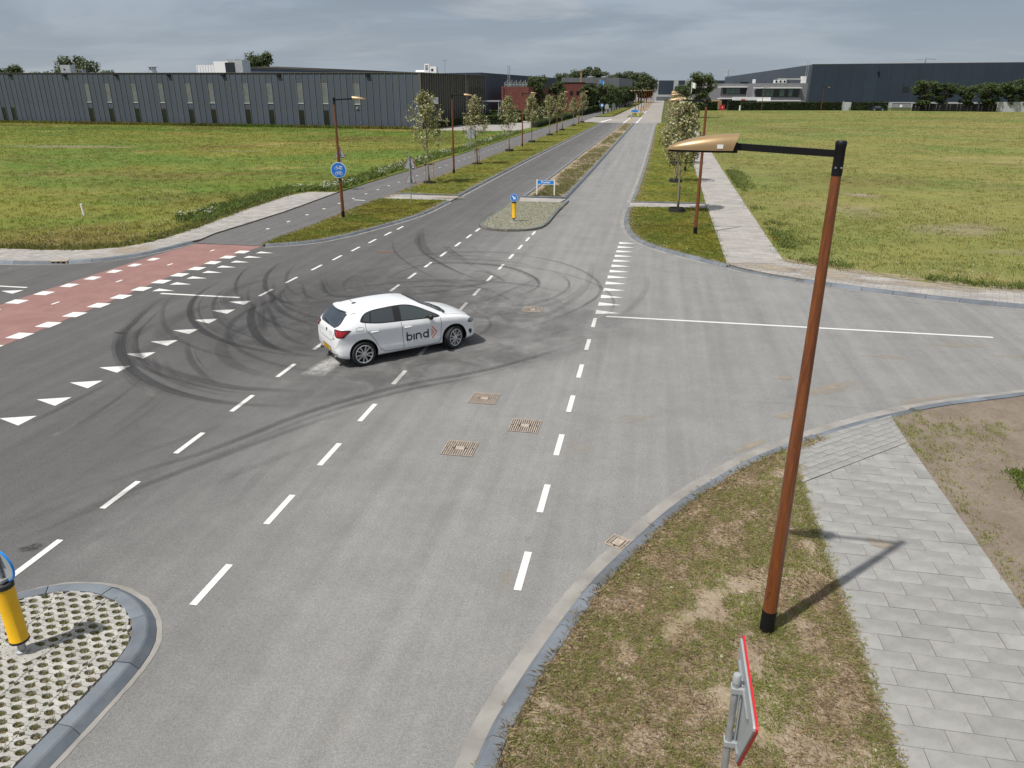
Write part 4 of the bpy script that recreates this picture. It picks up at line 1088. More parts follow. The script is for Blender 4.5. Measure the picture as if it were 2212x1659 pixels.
# roof machines on the left building
def rooftop(name, label, cat, boxes, mats, loc):
    r_ = empty(name, loc, angf + math.pi, label, cat)
    for (nm, lo, hi, mt, *bev) in boxes:
        if bev and bev[0] == 'cyl': MB().lathe(lo, 20).build(nm, mats[mt], r_, smooth=True, sharp=40)
        else: MB().box(lo, hi).build(nm, mats[mt], r_)
    return r_
RM = [MAT['alu'], MAT['glass_dark'], MAT['white'], MAT['galv']]
zr_ = HB - .25
r1 = empty('air_handling_unit', (-82.0, 141.2, zr_), angf + math.pi, 'large silver air handling unit with dark louvre on the left roof', 'roof unit')
MB().box((-5.6, 0, 0.3), (0.2, 2.2, 1.95)).build('duct', MAT['white'], r1)
MB().box((-1.6, -.05, .4), (1.7, 2.3, 2.55)).build('plenum', MAT['white'], r1)
MB().box((1.7, -.05, .3), (4.8, 2.3, 2.75)).build('casing', MAT['alu'], r1)
MB().box((1.0, -.12, .55), (3.1, -.055, 2.35)).build('louvre', MAT['glass_dark'], r1)
for k in range(7): MB().box((-5.4 + .62 * k, -.03, .4), (-5.36 + .62 * k, -.004, 1.9)).build('duct_rib', MAT['galv'], r1)
MB().box((1.4, .2, 2.76), (3.2, 1.8, 2.9)).build('lid', MAT['galv'], r1)
r2 = empty('roof_chimney', (-95.8, 140.3, zr_), 0, 'round steel roof chimney with slotted cowl and flat cap', 'chimney')
MB().lathe([(.0, 0), (.72, 0), (.72, .9), (.62, 1.2)], 20).build('stack', MAT['alu'], r2, smooth=True, sharp=40)
for k in range(12): MB().box((-.05, .52, 1.2), (.05, .58, 1.55), 0, Matrix.Rotation(k * math.pi / 6, 4, 'Z')).build('cowl_slat', MAT['galv'], r2)
MB().lathe([(.0, 1.56), (.95, 1.56), (.95, 1.64), (0, 1.66)], 20).build('cap', MAT['galv'], r2)
r3 = empty('condenser_unit', (-117.9, 144.3, zr_), angf + math.pi, 'pale boxy condenser on the left end of the roof', 'roof unit')
MB().box((-1.3, 0, .3), (1.2, 1.3, 2.2)).build('casing', MAT['alu'], r3); MB().box((-1.4, -.1, 0), (1.4, 1.4, .25)).build('base', MAT['galv'], r3)
MB().box((-.5, -.04, 1.2), (-.1, -.003, 1.5)).build('vent', MAT['glass_dark'], r3)
r4 = empty('condenser_unit', (-114.6, 144.3, zr_), angf + math.pi, 'small grey louvred condenser beside the pale boxy one', 'roof unit')
MB().box((-.5, 0, .2), (.5, .9, 1.35)).build('casing', MAT['galv'], r4)
for k in range(3): MB().box((-.4 + .28 * k, -.03, .35), (-.22 + .28 * k, -.003, 1.2)).build('louvre', MAT['glass_dark'], r4)
r5 = empty('air_handling_unit', (-41.6, 140.5, zr_), angf + math.pi, 'white roof fan unit with round duct above the right corner', 'roof unit')
MB().box((-.4, 0, .2), (.55, 1, 1.9)).build('casing', MAT['white'], r5); MB().box((.55, .1, .2), (1.9, .9, 1.45)).build('fan_box', MAT['white'], r5)
MB().tube([(-2.2, .5, .55), (-.4, .5, .55)], .33, 14).build('duct', MAT['white'], r5, smooth=True, sharp=40)
for k in range(4): MB().box((-.2, -.03, .9 + .22 * k), (.35, -.003, 1.0 + .22 * k)).build('louvre', MAT['glass_dark'], r5)
MB().box((.9, .06, .7), (1.3, .097, 1.1)).build('vent', MAT['glass_dark'], r5)
MB().lathe([(0, 0.2), (.5, .2), (.4, .5), (0, .62)], 14).build('roof_dome', MAT['white'], None, smooth=True, loc=(-100.6, 140.8, zr_), label='small white roof dome left of the chimney', cat='roof dome')

def block(name, pts, z0, z1, mat, roofmat=None, parent=None, **kw):
    """building volume from a footprint; z1 may be a list (one height per corner)"""
    o0 = pts[0]; loc = (0, 0, 0) if parent else (*o0, 0)
    pl = [(p[0] - (0 if parent else o0[0]), p[1] - (0 if parent else o0[1])) for p in pts]
    zz = z1 if hasattr(z1, '__len__') else [z1] * len(pl)
    n = len(pl); b = MB()
    ccw = sum(pl[i][0] * pl[(i + 1) % n][1] - pl[(i + 1) % n][0] * pl[i][1] for i in range(n)) > 0
    if not ccw: pl = pl[::-1]; zz = list(zz)[::-1]
    b.add([(p[0], p[1], z0) for p in pl] + [(p[0], p[1], z) for p, z in zip(pl, zz)], [(i, (i + 1) % n, n + (i + 1) % n, n + i) for i in range(n)], 0)
    b.add([(p[0], p[1], z) for p, z in zip(pl, zz)], [tuple(range(n))], 1)
    return b.build(name, [mat, roofmat or MAT['roof']], parent, loc=loc, **kw) if not parent else b.build(name, [mat, roofmat or MAT['roof']], parent, **kw)

def facade_rows(parent, a, b, z0, z1, n, mat, name='cladding_panel', out=0.05, gap=0.04, origin=(0, 0)):
    m_, L = frame_m(a, b, origin); w_ = L / n
    me = MB().box((gap / 2, -out, z0), (w_ - gap / 2, 0.0, z1)).mesh(name, mat)
    ang = math.atan2(b[1] - a[1], b[0] - a[0])
    for k in range(n): link(name, me, parent, m_ @ Vector((k * w_, 0, 0)), ang)

# hall with a shallow gable behind the left building
g1 = empty('gabled_hall', (-77.9, 199, 0), 0, 'dark hall whose shallow gable rises behind the long left building', 'building')
block('wall', [(-28.5, -5), (20, 4), (17, 40), (-32, 30)], 0, [11.6, 10.1, 10.1, 11.6], MAT['clad'], parent=g1)
gb = MB(); gb.add([(-28.5, -5.05, 11.55), (20, 3.95, 10.05), (20, 3.7, 10.35), (-20, -3.7, 11.9), (-28.5, -5.3, 11.8)], [(0, 1, 2, 3, 4)]); gb.build('roof_edge', MAT['fin'], g1)

# dark hall running along the street behind it
g2 = empty('dark_hall', (-40.6, 180.6, 0), 0, 'long dark blue hall behind the brick block, running along the street', 'building')
block('wall', [(0, 0), (6.1, 87.6), (-60, 92), (-62, -5)], 0, [10.0, 9.9, 9.9, 9.2], MAT['ware'], parent=g2)
facade_rows(g2, (0, 0), (6.1, 87.6), 0.4, 9.85, 22, MAT['ware'])
facade_rows(g2, (-14, -1.2), (0, 0), 0.4, 9.55, 6, MAT['ware'])
mg, _ = frame_m((0, 0), (6.1, 87.6))
mg0, _ = frame_m((-14, -1.2), (0, 0))
wd_ = MB().box((9.2, -.1, 1.3), (11.3, -.052, 5.6), 0, mg0).build('door', MAT['galv'], g2)
mast = empty('lattice_mast', (-36.2, 190, 6.3), 0, 'grey lattice ladder mast standing on the brick block', 'mast')
for dx, dy in ((0, 0), (.55, 0), (.28, .5)): MB().tube([(dx, dy, 0), (dx, dy, 5.4)], .05, 6).build('leg', MAT['galv'], mast)
for k in range(12): MB().tube([(0, 0, .3 + .43 * k), (.55, 0, .5 + .43 * k)], .025, 5).build('rung', MAT['galv'], mast)

# red brick block in front of it
g3 = empty('brick_building', (-36.6, 187, 0), 0, 'low red brick block with a white fence on its roof, left of the street', 'building')
block('wall', [(0, 0), (5.8, 1.0), (6.4, 10), (0.6, 9)], 0, 7.0, MAT['red_brick'], parent=g3)
block('wall', [(.66, 9.05), (6.4, 10.05), (9.0, 46), (3.3, 45)], 0, 6.9, MAT['red_brick'], parent=g3)
MB().box((-.5, -.2, 0), (0, 1.0, 7.1)).build('end_pier', MAT['red_brick'], g3)
fen = empty('roof_fence', (-36.5, 187.3, 7.0), R(9.8), 'white spiked fence along the brick block roof edge', 'fence')
for k in range(16): MB().box((.35 * k, 0, 0), (.35 * k + .1, .06, 1.0 + .25 * (k % 3))).build('paling', MAT['alu'], fen)
MB().box((0, .062, .4), (5.5, .1, .5)).build('rail', MAT['alu'], fen)
cp = empty('canopy_frame', (-35.2, 158, 0), R(4), 'pale steel frame shelter beside the brick block', 'shelter')
for x_, y_ in ((0, 0), (3.2, 0), (0, 3), (3.2, 3)): MB().box((x_ - .08, y_ - .08, 0), (x_ + .08, y_ + .08, 4.1)).build('post', MAT['galv'], cp)
MB().box((-.2, -.2, 4.1), (3.4, 3.2, 4.35)).build('roof', MAT['galv'], cp)

g4 = empty('brick_building', (-29.2, 238.7, 0), 0, 'two-storey red brick building with small dark windows and glazed corner', 'building')
block('wall', [(0, 0), (6.9, 1.3), (8.5, 24), (0, 24)], 0, 8.2, MAT['red_brick'], parent=g4)
m4, L4 = frame_m((0, 0), (6.9, 1.3))
for x_ in (2.55, 4.5): 
    wn = MB().box((x_, -.06, 4.9), (x_ + .95, -.003, 5.9), 0, m4).build('window', MAT['black_metal'], g4)
    MB().box((x_ + .08, -.09, 4.98), (x_ + .87, -.062, 5.82), 0, m4).build('pane', MAT['glass_dark'], wn)
block('glass_corner', [(6.95, 1.3), (8.5, 1.6), (9.4, 12), (7.9, 12)], 0, 8.1, MAT['glass_dark'], parent=g4)
MB().box((-.1, -.12, 8.2), (7.0, .3, 8.35), 0, m4).build('parapet_cap', MAT['black_metal'], g4)
ch = empty('flue_pipe', (-23.6, 241, 8.2), 0, 'tall copper coloured flue on the farther brick building', 'flue')
MB().lathe([(0, 0), (.24, 0), (.24, 3.2), (0, 3.2)], 14).build('pipe', MAT['stake'], ch, smooth=True, sharp=40)
MB().lathe([(0, 3.2), (.4, 3.2), (.4, 3.5), (0, 3.6)], 14).build('cowl', MAT['stake'], ch, smooth=True, sharp=40)

g5 = empty('grey_hall', (-36.5, 298.3, 0), 0, 'plain grey clad hall behind the farther brick building', 'building')
block('wall', [(0, 0), (20.1, 3.8), (20.9, 3.9), (24, 60), (3, 60)], 0, 10.4, MAT['grey_clad'], parent=g5)
facade_rows(g5, (0, 0), (20.1, 3.8), .3, 10.3, 14, MAT['grey_clad'])
for x_ in (10.5, 15.5): MB().lathe([(0, 0), (1.6, 0), (1.3, .4), (0, .62)], 16).build('roof_dome', MAT['grey_clad'], g5, smooth=True, loc=(x_, x_ * .19 + 3, 10.4))

g6 = empty('distribution_hall', (-30, 482.5, 0), R(10.5), 'far hall in alternating navy and white cladding with big letters at its left', 'building')
MB().box((0, 0, 0), (68, 70, 11.3)).build('wall', MAT['white_wall'], g6)
for x0, x1 in ((28.9, 37.7), (40.6, 44.5), (47.2, 68.0)): MB().box((x0, -.12, 3.6), (x1, -.003, 11.2)).build('navy_panel', MAT['ware'], g6)
for x0, x1 in ((28.0, 38.2), (46, 68)): MB().box((x0, -.2, 0.2), (x1, -.003, 2.2)).build('dock_band', MAT['grey_clad'], g6)
def letter_boxes(ch_, x, z, h, w_, th, st):
    """block letters as slim solids standing off a wall (local xz plane)"""
    b = MB()
    if ch_ == 'N':
        b.box((x, -th, z), (x + st, 0, z + h)); b.box((x + w_ - st, -th, z), (x + w_, 0, z + h))
        b.add([(x + st, -th, z + h), (x + st, -th, z + h - st * 1.6), (x + w_ - st, -th, z), (x + w_ - st, -th, z + st * 1.6), (x + st, 0, z + h), (x + st, 0, z + h - st * 1.6), (x + w_ - st, 0, z), (x + w_ - st, 0, z + st * 1.6)],
              [(0, 1, 2, 3), (7, 6, 5, 4), (0, 3, 7, 4), (1, 5, 6, 2)])
    if ch_ == 'O':
        b.box((x, -th, z), (x + st, 0, z + h)); b.box((x + w_ - st, -th, z), (x + w_, 0, z + h)); b.box((x + st, -th, z), (x + w_ - st, 0, z + st)); b.box((x + st, -th, z + h - st), (x + w_ - st, 0, z + h))
    return b
letter_boxes('O', 22.4, 6.6, 3.3, 2.5, .15, .6).build('letter', MAT['ware'], g6, loc=(0, -.004, 0))
letter_boxes('N', 25.5, 6.6, 3.3, 2.6, .15, .6).build('letter', MAT['ware'], g6, loc=(0, -.004, 0))

# big navy warehouse at right
W0, W1 = (54.4, 315.2), (200.0, 341.9)
g7 = empty('warehouse', (*W0, 0), 0, 'huge navy warehouse filling the right horizon', 'building')
rel = lambda p: (p[0] - W0[0], p[1] - W0[1])
block('wall', [(0, 0), rel(W1), (150, 300), rel((43.0, 577.5))], 0, [14.9, 16.2, 15, 14.2], MAT['ware'], parent=g7)
def sloped_row(parent, a, b, z0, za, zb, n, mat, name='cladding_panel', out=.08, gap=.06):
    m_, L = frame_m(a, b); w_ = L / n
    for k in range(n):
        x0, x1 = k * w_ + gap / 2, (k + 1) * w_ - gap / 2
        h0, h1 = za + (zb - za) * x0 / L, za + (zb - za) * x1 / L
        vs = [m_ @ Vector(v) for v in ((x0, -out, z0), (x1, -out, z0), (x1, 0, z0), (x0, 0, z0), (x0, -out, h0), (x1, -out, h1), (x1, 0, h1), (x0, 0, h0))]
        MB().add(vs, [(0, 3, 2, 1), (4, 5, 6, 7), (0, 1, 5, 4), (1, 2, 6, 5), (2, 3, 7, 6), (3, 0, 4, 7)]).build(name, mat, parent)
sloped_row(g7, (0, 0), rel(W1), 2.05, 14.85, 16.15, 30, MAT['ware'])
sloped_row(g7, rel((43.0, 577.5)), (0, 0), 2.0, 14.15, 14.85, 26, MAT['clad'])
m7, _ = frame_m((0, 0), rel(W1))
MB().box((.5, -.1, 0), (148, -.003, 1.95), 0, m7).build('plinth', MAT['white_wall'], g7)
for x_, z_ in ((24.3, 11.6),): MB().box((x_, -.5, z_), (x_ + .55, -.085, z_ + .9), 0, m7).build('wall_lamp', MAT['black_metal'], g7)
for x_ in (34.5, 43.8, 51.0, 62, 73): MB().box((x_, -.13, 5.4), (x_ + 2.6, -.085, 7.3), 0, m7).build('window', MAT['glass_dark'], g7)
ml, Ll = frame_m(rel((43.0, 577.5)), (0, 0))
for k in range(15): MB().box((Ll - 40 - 14 * k, -.13, 8.6), (Ll - 39.2 - 14 * k, -.085, 10.2), 0, ml).build('slot_window', MAT['glass_dark'], g7)
MB().box((-.05, -.1, 14.9), (149, .4, 15.05), 0, m7 @ Matrix.Rotation(-math.atan2(1.25, 148), 4, 'Y')).build('parapet_cap', MAT['fin'], g7)
fl = empty('roof_ladder', (51.9, 314, 6.0), R(10), 'tall steel ladder frame at the warehouse corner', 'ladder')
for x_ in (0, .7): MB().tube([(x_, 0, 0), (x_ + .35, 0, 10.2)], .07, 6).build('rail', MAT['alu'], fl)
for k in range(12): MB().tube([(.04 + .028 * k, 0, .5 + .8 * k), (.74 + .028 * k, 0, .5 + .8 * k)], .04, 5).build('rung', MAT['alu'], fl)

# grey brick office in front of the warehouse
O0 = (32.4, 275.5)
off = empty('office_building', (*O0, 0), R(10.5), 'two-storey grey brick office with long window band in front of the warehouse', 'building')
MB().box((0, 0.0, 0), (15.2, 30, 8.3)).build('wall', MAT['off_brick'], off)
MB().box((-2.1, 0.3, 3.2), (0, 29, 8.1)).build('bay_wall', MAT['off_brick'], off)
MB().add([(15.2, 0, 0), (15.7, 0, 0), (15.2, 0, 8.3), (15.2, 30, 0), (15.7, 30, 0), (15.2, 30, 8.3)], [(0, 1, 2), (5, 4, 3), (1, 4, 5, 2)]).build('raked_pier', MAT['roof'], off)
wf = MB().box((-1.7, -.1, 4.05), (12.6, -.003, 6.6)).build('window', MAT['glass_dark'], off)
for x0, x1, gm in ((0.3, 1.5, 'glass_green'), (1.6, 2.8, 'glass_green'), (2.9, 4.1, 'glass_green'), (4.5, 6.0, 'glass_dark'), (6.1, 7.7, 'glass_green'), (7.8, 9.0, 'glass_dark'), (9.1, 10.4, 'glass_green'), (10.5, 12.4, 'glass_dark')):
    MB().box((x0, -.16, 4.3), (x1, -.103, 6.45)).build('pane', MAT[gm], wf)
MB().box((-2.6, -1.2, 6.7), (13.0, .0, 7.0)).build('awning', MAT['white'], off)
MB().box((-1.0, -.9, 2.75), (13.2, -.003, 3.0)).build('ledge', MAT['white'], off)
MB().box((-.5, -.1, .3), (13.0, -.003, 2.6)).build('ground_window', MAT['glass_dark'], off)
for k in range(3):
    q = MB(); q.box((4.8 + 1.35 * k, 2.0, 8.3), (5.9 + 1.35 * k, 3.4, 9.3)); q.build('chiller', MAT['white'], off)
    MB().lathe([(0, 0), (.36, 0), (.36, .05), (0, .05)], 16, mat=Matrix.Translation((5.35 + 1.35 * k, 2.0, 8.8)) @ Matrix.Rotation(R(90), 4, 'X')).build('fan', MAT['black_metal'], off)
MB().box((6, 2.4, 9.35), (13.8, 3.1, 9.8)).build('pipe_run', MAT['alu'], off)
MB().box((13.6, 1.2, 8.3), (14.8, 3.2, 10.4)).build('vent_tower', MAT['white'], off)
off2 = empty('office_building', (20.2, 283, 0), R(10.5), 'lower grey office wing farther left with green window strip', 'building')
MB().box((0, 0, 0), (12.5, 26, 8.2)).build('wall', MAT['off_brick'], off2)
w2 = MB().box((.6, -.1, 4.9), (9.2, -.003, 6.9)).build('window', MAT['glass_dark'], off2)
for x0, x1, gm in ((1.8, 3.2, 'glass_green'), (3.3, 4.8, 'glass_green'), (4.9, 6.4, 'glass_green'), (6.6, 9.0, 'glass_dark')): MB().box((x0, -.15, 5.05), (x1, -.103, 6.75)).build('pane', MAT[gm], w2)
MB().box((-1.2, -1.0, 7.0), (9.4, 0, 7.3)).build('awning', MAT['white'], off2)
MB().box((-1.0, -.8, 3.3), (9.8, -.003, 3.6)).build('ledge', MAT['white'], off2)
MB().box((0.2, -.1, .3), (4, -.003, 3.1)).build('ground_window', MAT['glass_dark'], off2)
MB().box((7.5, 3, 8.2), (10, 5, 8.7)).build('roof_hatch', MAT['black_metal'], off2); MB().box((11.2, 2, 8.2), (12.0, 3, 9.6)).build('vent_tower', MAT['white'], off2)
off3 = empty('office_building', (12.5, 300, 0), R(10.5), 'small grey office half hidden behind the tall street tree', 'building')
MB().box((-3, 0, 0), (8, 20, 7.9)).build('wall', MAT['off_brick'], off3)
w3 = MB().box((1.0, -.1, 5.0), (6.0, -.003, 6.8)).build('window', MAT['glass_green'], off3); MB().box((-.5, -.9, 7.0), (6.4, 0, 7.25)).build('awning', MAT['white'], off3)
MB().box((2.5, 2, 7.9), (5.5, 3.5, 8.7)).build('chiller', MAT['white'], off3)

tr = empty('lorry_trailer', (24.0, 273.5, 0), R(10.5), 'white lorry trailer with red square parked before the office', 'trailer')
MB().box((0, 0, 1.0), (12.0, 2.6, 4.0)).build('box_body', MAT['white'], tr); MB().box((2.3, -.03, 1.6), (3.6, -.003, 3.4)).build('red_panel', MAT['red_paint'], tr)
for k in range(4): MB().lathe([(0, -.15), (.5, -.15), (.5, .15), (0, .15)], 14, mat=Matrix.Translation((8.2 + 1.15 * k, .3, .5)) @ Matrix.Rotation(R(90), 4, 'X')).build('wheel', MAT['rubber'], tr)
MB().box((-.02, .6, .0), (.3, 2.0, 1.0)).build('support', MAT['black_metal'], tr)
for nm_, x_, y_, mt, lab in (('container', 14.2, 277, 'container', 'ochre container beside the office yard'), ('container', 17.6, 278, 'stake', 'yellowish container right of the ochre one')):
    cc = empty(nm_, (x_, y_, 0), R(10.5), lab, 'container'); MB().box((0, 0, .1), (2.9, 6, 2.9)).build('shell', MAT[mt], cc)
    for k in range(6): MB().box((.1 + .47 * k, -.06, .3), (.3 + .47 * k, -.003, 2.7)).build('rib', MAT[mt], cc)
hb = empty('hydrant_cabinet', (19.9, 266.5, 0), R(10), 'small red cabinet at the gate of the right hedge', 'cabinet')
MB().box((-.7, 0, .1), (.7, .6, 1.7)).build('cabinet', MAT['red_paint'], hb); MB().box((-.15, -.03, .8), (.15, -.003, 1.1)).build('emblem', MAT['white'], hb)

# fences by the warehouse
blk = empty('board_fence', (77.5, 268.0, 0), R(-11.5), 'black board fence behind the row of warehouse trees', 'fence')
for k in range(24): MB().box((k * .95, 0, 0.05), (k * .95 + .9, .08, 2.3)).build('fence_board', MAT['black_metal'], blk)
for k in range(9): MB().box((k * 2.85 - .05, .09, 0), (k * 2.85 + .05, .2, 2.4)).build('fence_post', MAT['black_metal'], blk)
whi = empty('yard_wall', (100.2, 263.3, 0), R(8), 'white yard wall right of the black board fence', 'wall')
for k in range(14): MB().box((k * 2.5, 0.02, 0), (k * 2.5 + 2.46, .25, 2.9)).build('wall_panel', MAT['white_wall'], whi)
gat = empty('yard_gate', (71.8, 269.0, 0), R(-9), 'dark barred gate between hedge and black fence', 'gate')
for k in range(16): MB().box((k * .34, 0, .1), (k * .34 + .12, .06, 2.4)).build('bar', MAT['black_metal'], gat)
MB().box((0, .065, 2.2), (5.3, .12, 2.35)).build('rail', MAT['black_metal'], gat); MB().box((2.2, -.04, 1.2), (2.8, -.003, 1.9)).build('gate_sign', MAT['white'], gat)
fn2 = empty('wire_fence', (104, 262.5, 0), R(8), 'thin wire fence in front of the white yard wall', 'fence')
for k in range(8): MB().tube([(k * 2.5, 0, 0), (k * 2.5, 0, 1.6)], .04, 6).build('post', MAT['galv'], fn2)
MB().tube([(0, 0, 1.5), (18, 0, 1.5)], .025, 5).build('wire', MAT['galv'], fn2)
gy = empty('white_gatepost', (58.7, 271.5, 0), R(8), 'white gate panel in the gap between the two right hedges', 'gate')
MB().box((-.9, 0, 0), (.9, .2, 2.6)).build('panel', MAT['white_wall'], gy); MB().box((-1.1, -.1, 0), (-.9, .3, 2.9)).build('post', MAT['alu'], gy)

# power pylons far away
def pylon(name, loc, h, label):
    r_ = empty(name, loc, 0, label, 'pylon')
    for sx, sy in ((-1, -1), (1, -1), (1, 1), (-1, 1)): MB().tube([(sx * h * .09, sy * h * .09, 0), (sx * h * .02, sy * h * .02, h * .7), (0, 0, h)], h * .006, 4).build('leg', MAT['galv'], r_)
    for k, (z_, w_) in enumerate(((.93, .28), (.76, .2))):
        MB().tube([(-h * w_, 0, h * z_), (0, 0, h * (z_ + .045)), (h * w_, 0, h * z_)], h * .005, 4).build('cross_arm', MAT['galv'], r_)
        MB().tube([(-h * w_, 0, h * z_), (h * w_, 0, h * z_)], h * .005, 4).build('arm_tie', MAT['galv'], r_)
    for k in range(7): MB().tube([(-h * .08 + .01 * h * k, -h * .08 + .01 * h * k, h * .1 * k), (h * .07 - .01 * h * k, -h * .07 + .01 * h * k, h * .1 * (k + 1))], h * .004, 4).build('brace', MAT['galv'], r_)
pylon('power_pylon', (284.7, 968, 0), 39.5, 'power pylon whose top shows above the navy warehouse')
pylon('power_pylon', (88.1, 1135, 0), 31.5, 'power pylon far behind the grey office, left of the warehouse roof')
am = empty('antenna_mast', (-63, 232, 10), 0, 'thin mast with a small dish above the dark hall', 'mast')
MB().tube([(0, 0, 0), (0, 0, 4.3)], .06, 6).build('pole', MAT['galv'], am); MB().box((-.7, -.05, 4.2), (.7, .05, 4.35)).build('crossbar', MAT['galv'], am)

# ------------------------------------------------------------------ trees
def rand_dirs(n):
    v = rng.normal(size=(n, 3)); return v / np.linalg.norm(v, axis=1)[:, None]

def leaf_mesh(name, P, size, cols, mat, upb=0.4, out=None):
    """one folded leaf (two triangles) at each point"""
    n = len(P); nrm = rand_dirs(n); nrm[:, 2] = np.abs(nrm[:, 2]) + upb
    if out is not None: nrm += out * 0.7
    nrm /= np.linalg.norm(nrm, axis=1)[:, None]
    a = rand_dirs(n); a -= nrm * np.sum(a * nrm, axis=1)[:, None]; a /= np.linalg.norm(a, axis=1)[:, None]
    bb = np.cross(nrm, a); s = size * rng.uniform(.65, 1.35, (n, 1))
    v = np.empty((n, 4, 3))
    v[:, 0] = P - a * s * .5; v[:, 1] = P + bb * s * .33 + nrm * s * .08; v[:, 2] = P + a * s * .5; v[:, 3] = P - bb * s * .33 + nrm * s * .08
    base = (np.arange(n) * 4)[:, None]
    f = np.concatenate([base + [0, 1, 2], base + [0, 2, 3]])
    col = np.repeat(np.c_[cols, np.ones(n)], 4, axis=0)
    return np_mesh(name, v.reshape(-1, 3), f, mat, 3, col=col)

def young_tree(seed, H=5.9, spread=1.45, nleaf=1700, pale=0.45, dens_low=0.5, pink=0.1):
    """slender street tree: leader, upswept limbs, pale and olive leaves"""
    rs = np.random.default_rng(seed); trunk = MB()
    lean = rs.uniform(-.04, .04, 2)
    zz = np.linspace(0, H, 9)
    ax = np.c_[lean[0] * zz + .04 * np.sin(zz * 1.3 + seed), lean[1] * zz + .04 * np.cos(zz * 1.1 + seed), zz]
    trunk.tube(ax, [.062 * (1 - .86 * z / H) + .004 for z in zz], 8)
    pts = []; wt_ = []
    nb = 34
    for k in range(nb):
        q = (k + rs.uniform(-.3, .3)) / nb; z0 = 1.75 + (H - 2.25) * max(0, q)
        L = spread * (1.35 * (1 - q) ** .75 + .25) * rs.uniform(.75, 1.15)
        a = k * 2.4 + rs.uniform(-.5, .5); el = R(rs.uniform(22, 44) + 24 * q)
        p = np.array([np.interp(z0, zz, ax[:, 0]), np.interp(z0, zz, ax[:, 1]), z0]); ch_ = [p.copy()]
        for s_ in range(5):
            el += R(rs.uniform(1, 8)); a += rs.uniform(-.16, .16)
            p = p + np.array([math.cos(a) * math.cos(el), math.sin(a) * math.cos(el), math.sin(el)]) * L / 5
            ch_.append(p.copy())
        trunk.tube(ch_, [.017 * (1 - .5 * q) * (1 - .8 * s_ / 5) + .0025 for s_ in range(6)], 5, caps=False)
        ch_ = np.array(ch_)
        low = dens_low if q < .38 else 1.0
        for s_ in range(int(16 * low + 4)):
            u = rs.uniform(.3 if q > .3 else .55, 1.02) * 5; i = min(4, int(u)); c = ch_[i] + (ch_[i + 1] - ch_[i]) * (u - i)
            e = c + rs.normal(0, .11, 3)
            pts.append(e)
            if s_ % 4 == 0: trunk.tube([c, e], [.004, .002], 3, caps=False)
    for s_ in range(10): pts.append(np.array([ax[-1, 0], ax[-1, 1], H - .1 * s_]) + rs.normal(0, .05, 3))
    pts = np.array(pts); idx = rs.integers(0, len(pts), nleaf)
    P = pts[idx] + rs.normal(0, .09, (nleaf, 3))
    r_ = rs.random(nleaf); cols = np.empty((nleaf, 3))
    hz_ = np.clip((P[:, 2] - 2) / (H - 2), 0, 1)
    pk = r_ < pale
    cols[:] = np.array([.19, .21, .055]) * rs.uniform(.6, 1.5, (nleaf, 1))
    cols[pk] = np.array([.56, .55, .33]) * rs.uniform(.6, 1.15, (pk.sum(), 1))
    pp = (r_ > 1 - pink * (0.5 + hz_)); cols[pp] = np.array([.25, .17, .11]) * rs.uniform(.7, 1.2, (pp.sum(), 1))
    return trunk.mesh('trunk', MAT['bark'], True), leaf_mesh('crown', P, .15, cols, MAT['leaf'], .2)

YT = [young_tree(3, nleaf=2600, spread=1.5, dens_low=.4), young_tree(8, nleaf=2300, spread=1.4, pale=.36, pink=.2), young_tree(15, spread=1.3, nleaf=2500, pale=.4), young_tree(21, spread=1.35, nleaf=4200, pale=.45, pink=.16, dens_low=1.0)]
stake_me = MB().lathe([(0, 0), (.035, 0), (.035, 1.35), (.02, 1.4), (0, 1.4)], 8).mesh('stake', MAT['stake'], True, 40)
tie_me = MB().box((-.36, -.012, 1.2), (.36, .012, 1.27)).mesh('tie', MAT['rubber'])
ring_me = MB().lathe([(.42, 0), (.47, 0), (.47, .22), (.42, .22)], 20, closed=True).mesh('watering_ring', MAT['rubber'], True, 40)
def street_tree(v, x, y, rz, sc, label, group, stakes=2, ring=True):
    t_ = empty('young_tree', (x, y, .09), rz, label, 'tree', group); t_.scale = (sc, sc, sc)
    link('trunk', YT[v][0], t_); link('crown', YT[v][1], t_)
    for k in range(stakes):
        s_ = link('stake', stake_me, t_, ((-.3, .3)[k] if stakes == 2 else .12, (.06, -.06)[k % 2], 0))
    if stakes == 2: link('tie', tie_me, t_)
    if ring:
        rg = link('watering_ring', ring_me, None, (x, y, .085), rz); rg.scale = (1, 1, .5 if stakes == 2 else 1)
        tag(rg, 'black watering ring round the foot of the ' + label[0].lower() + label[1:] if len(label.split()) < 8 else 'black watering ring at the foot of a verge tree', 'watering ring', None)
        return t_, rg
    return t_, None
left_trees = [(54.77, 0, 'pale-leaved young tree nearest the camera in the left verge'), (69.94, 1, 'second young tree in the left verge, with a pinkish tip'), (85.46, 2, 'third young tree of the left verge, before the brick block'), (100.69, 3, 'fourth young tree of the left verge, right of the third lamp'),
              (116.9, 0, 'fifth young tree of the left verge'), (131.5, 1, 'sixth young tree of the left verge'), (148.5, 2, 'seventh, small young tree of the left verge'), (164.3, 1, 'last young tree of the left verge at the pale crossing')]
names_r = ['black watering ring under the nearest left verge tree', 'black watering ring under the second left verge tree', 'black watering ring under the third left verge tree', 'black watering ring under the fourth left verge tree', 'black watering ring under the fifth left verge tree', 'black watering ring under the sixth left verge tree', 'black watering ring under the seventh left verge tree', 'black watering ring under the last left verge tree']
for k, (y, v, lab) in enumerate(left_trees):
    _, rg = street_tree(v, -16.3 + .0062 * (y - 54), y, 1.3 * k, (1.06, 1.0, .98, .98, .95, 1.0, .85, 1.0)[k], lab, 'young trees in the left verge', 2 if k < 2 else 1, k < 8)
    tag(rg, names_r[k], 'watering ring', 'watering rings of the left trees')
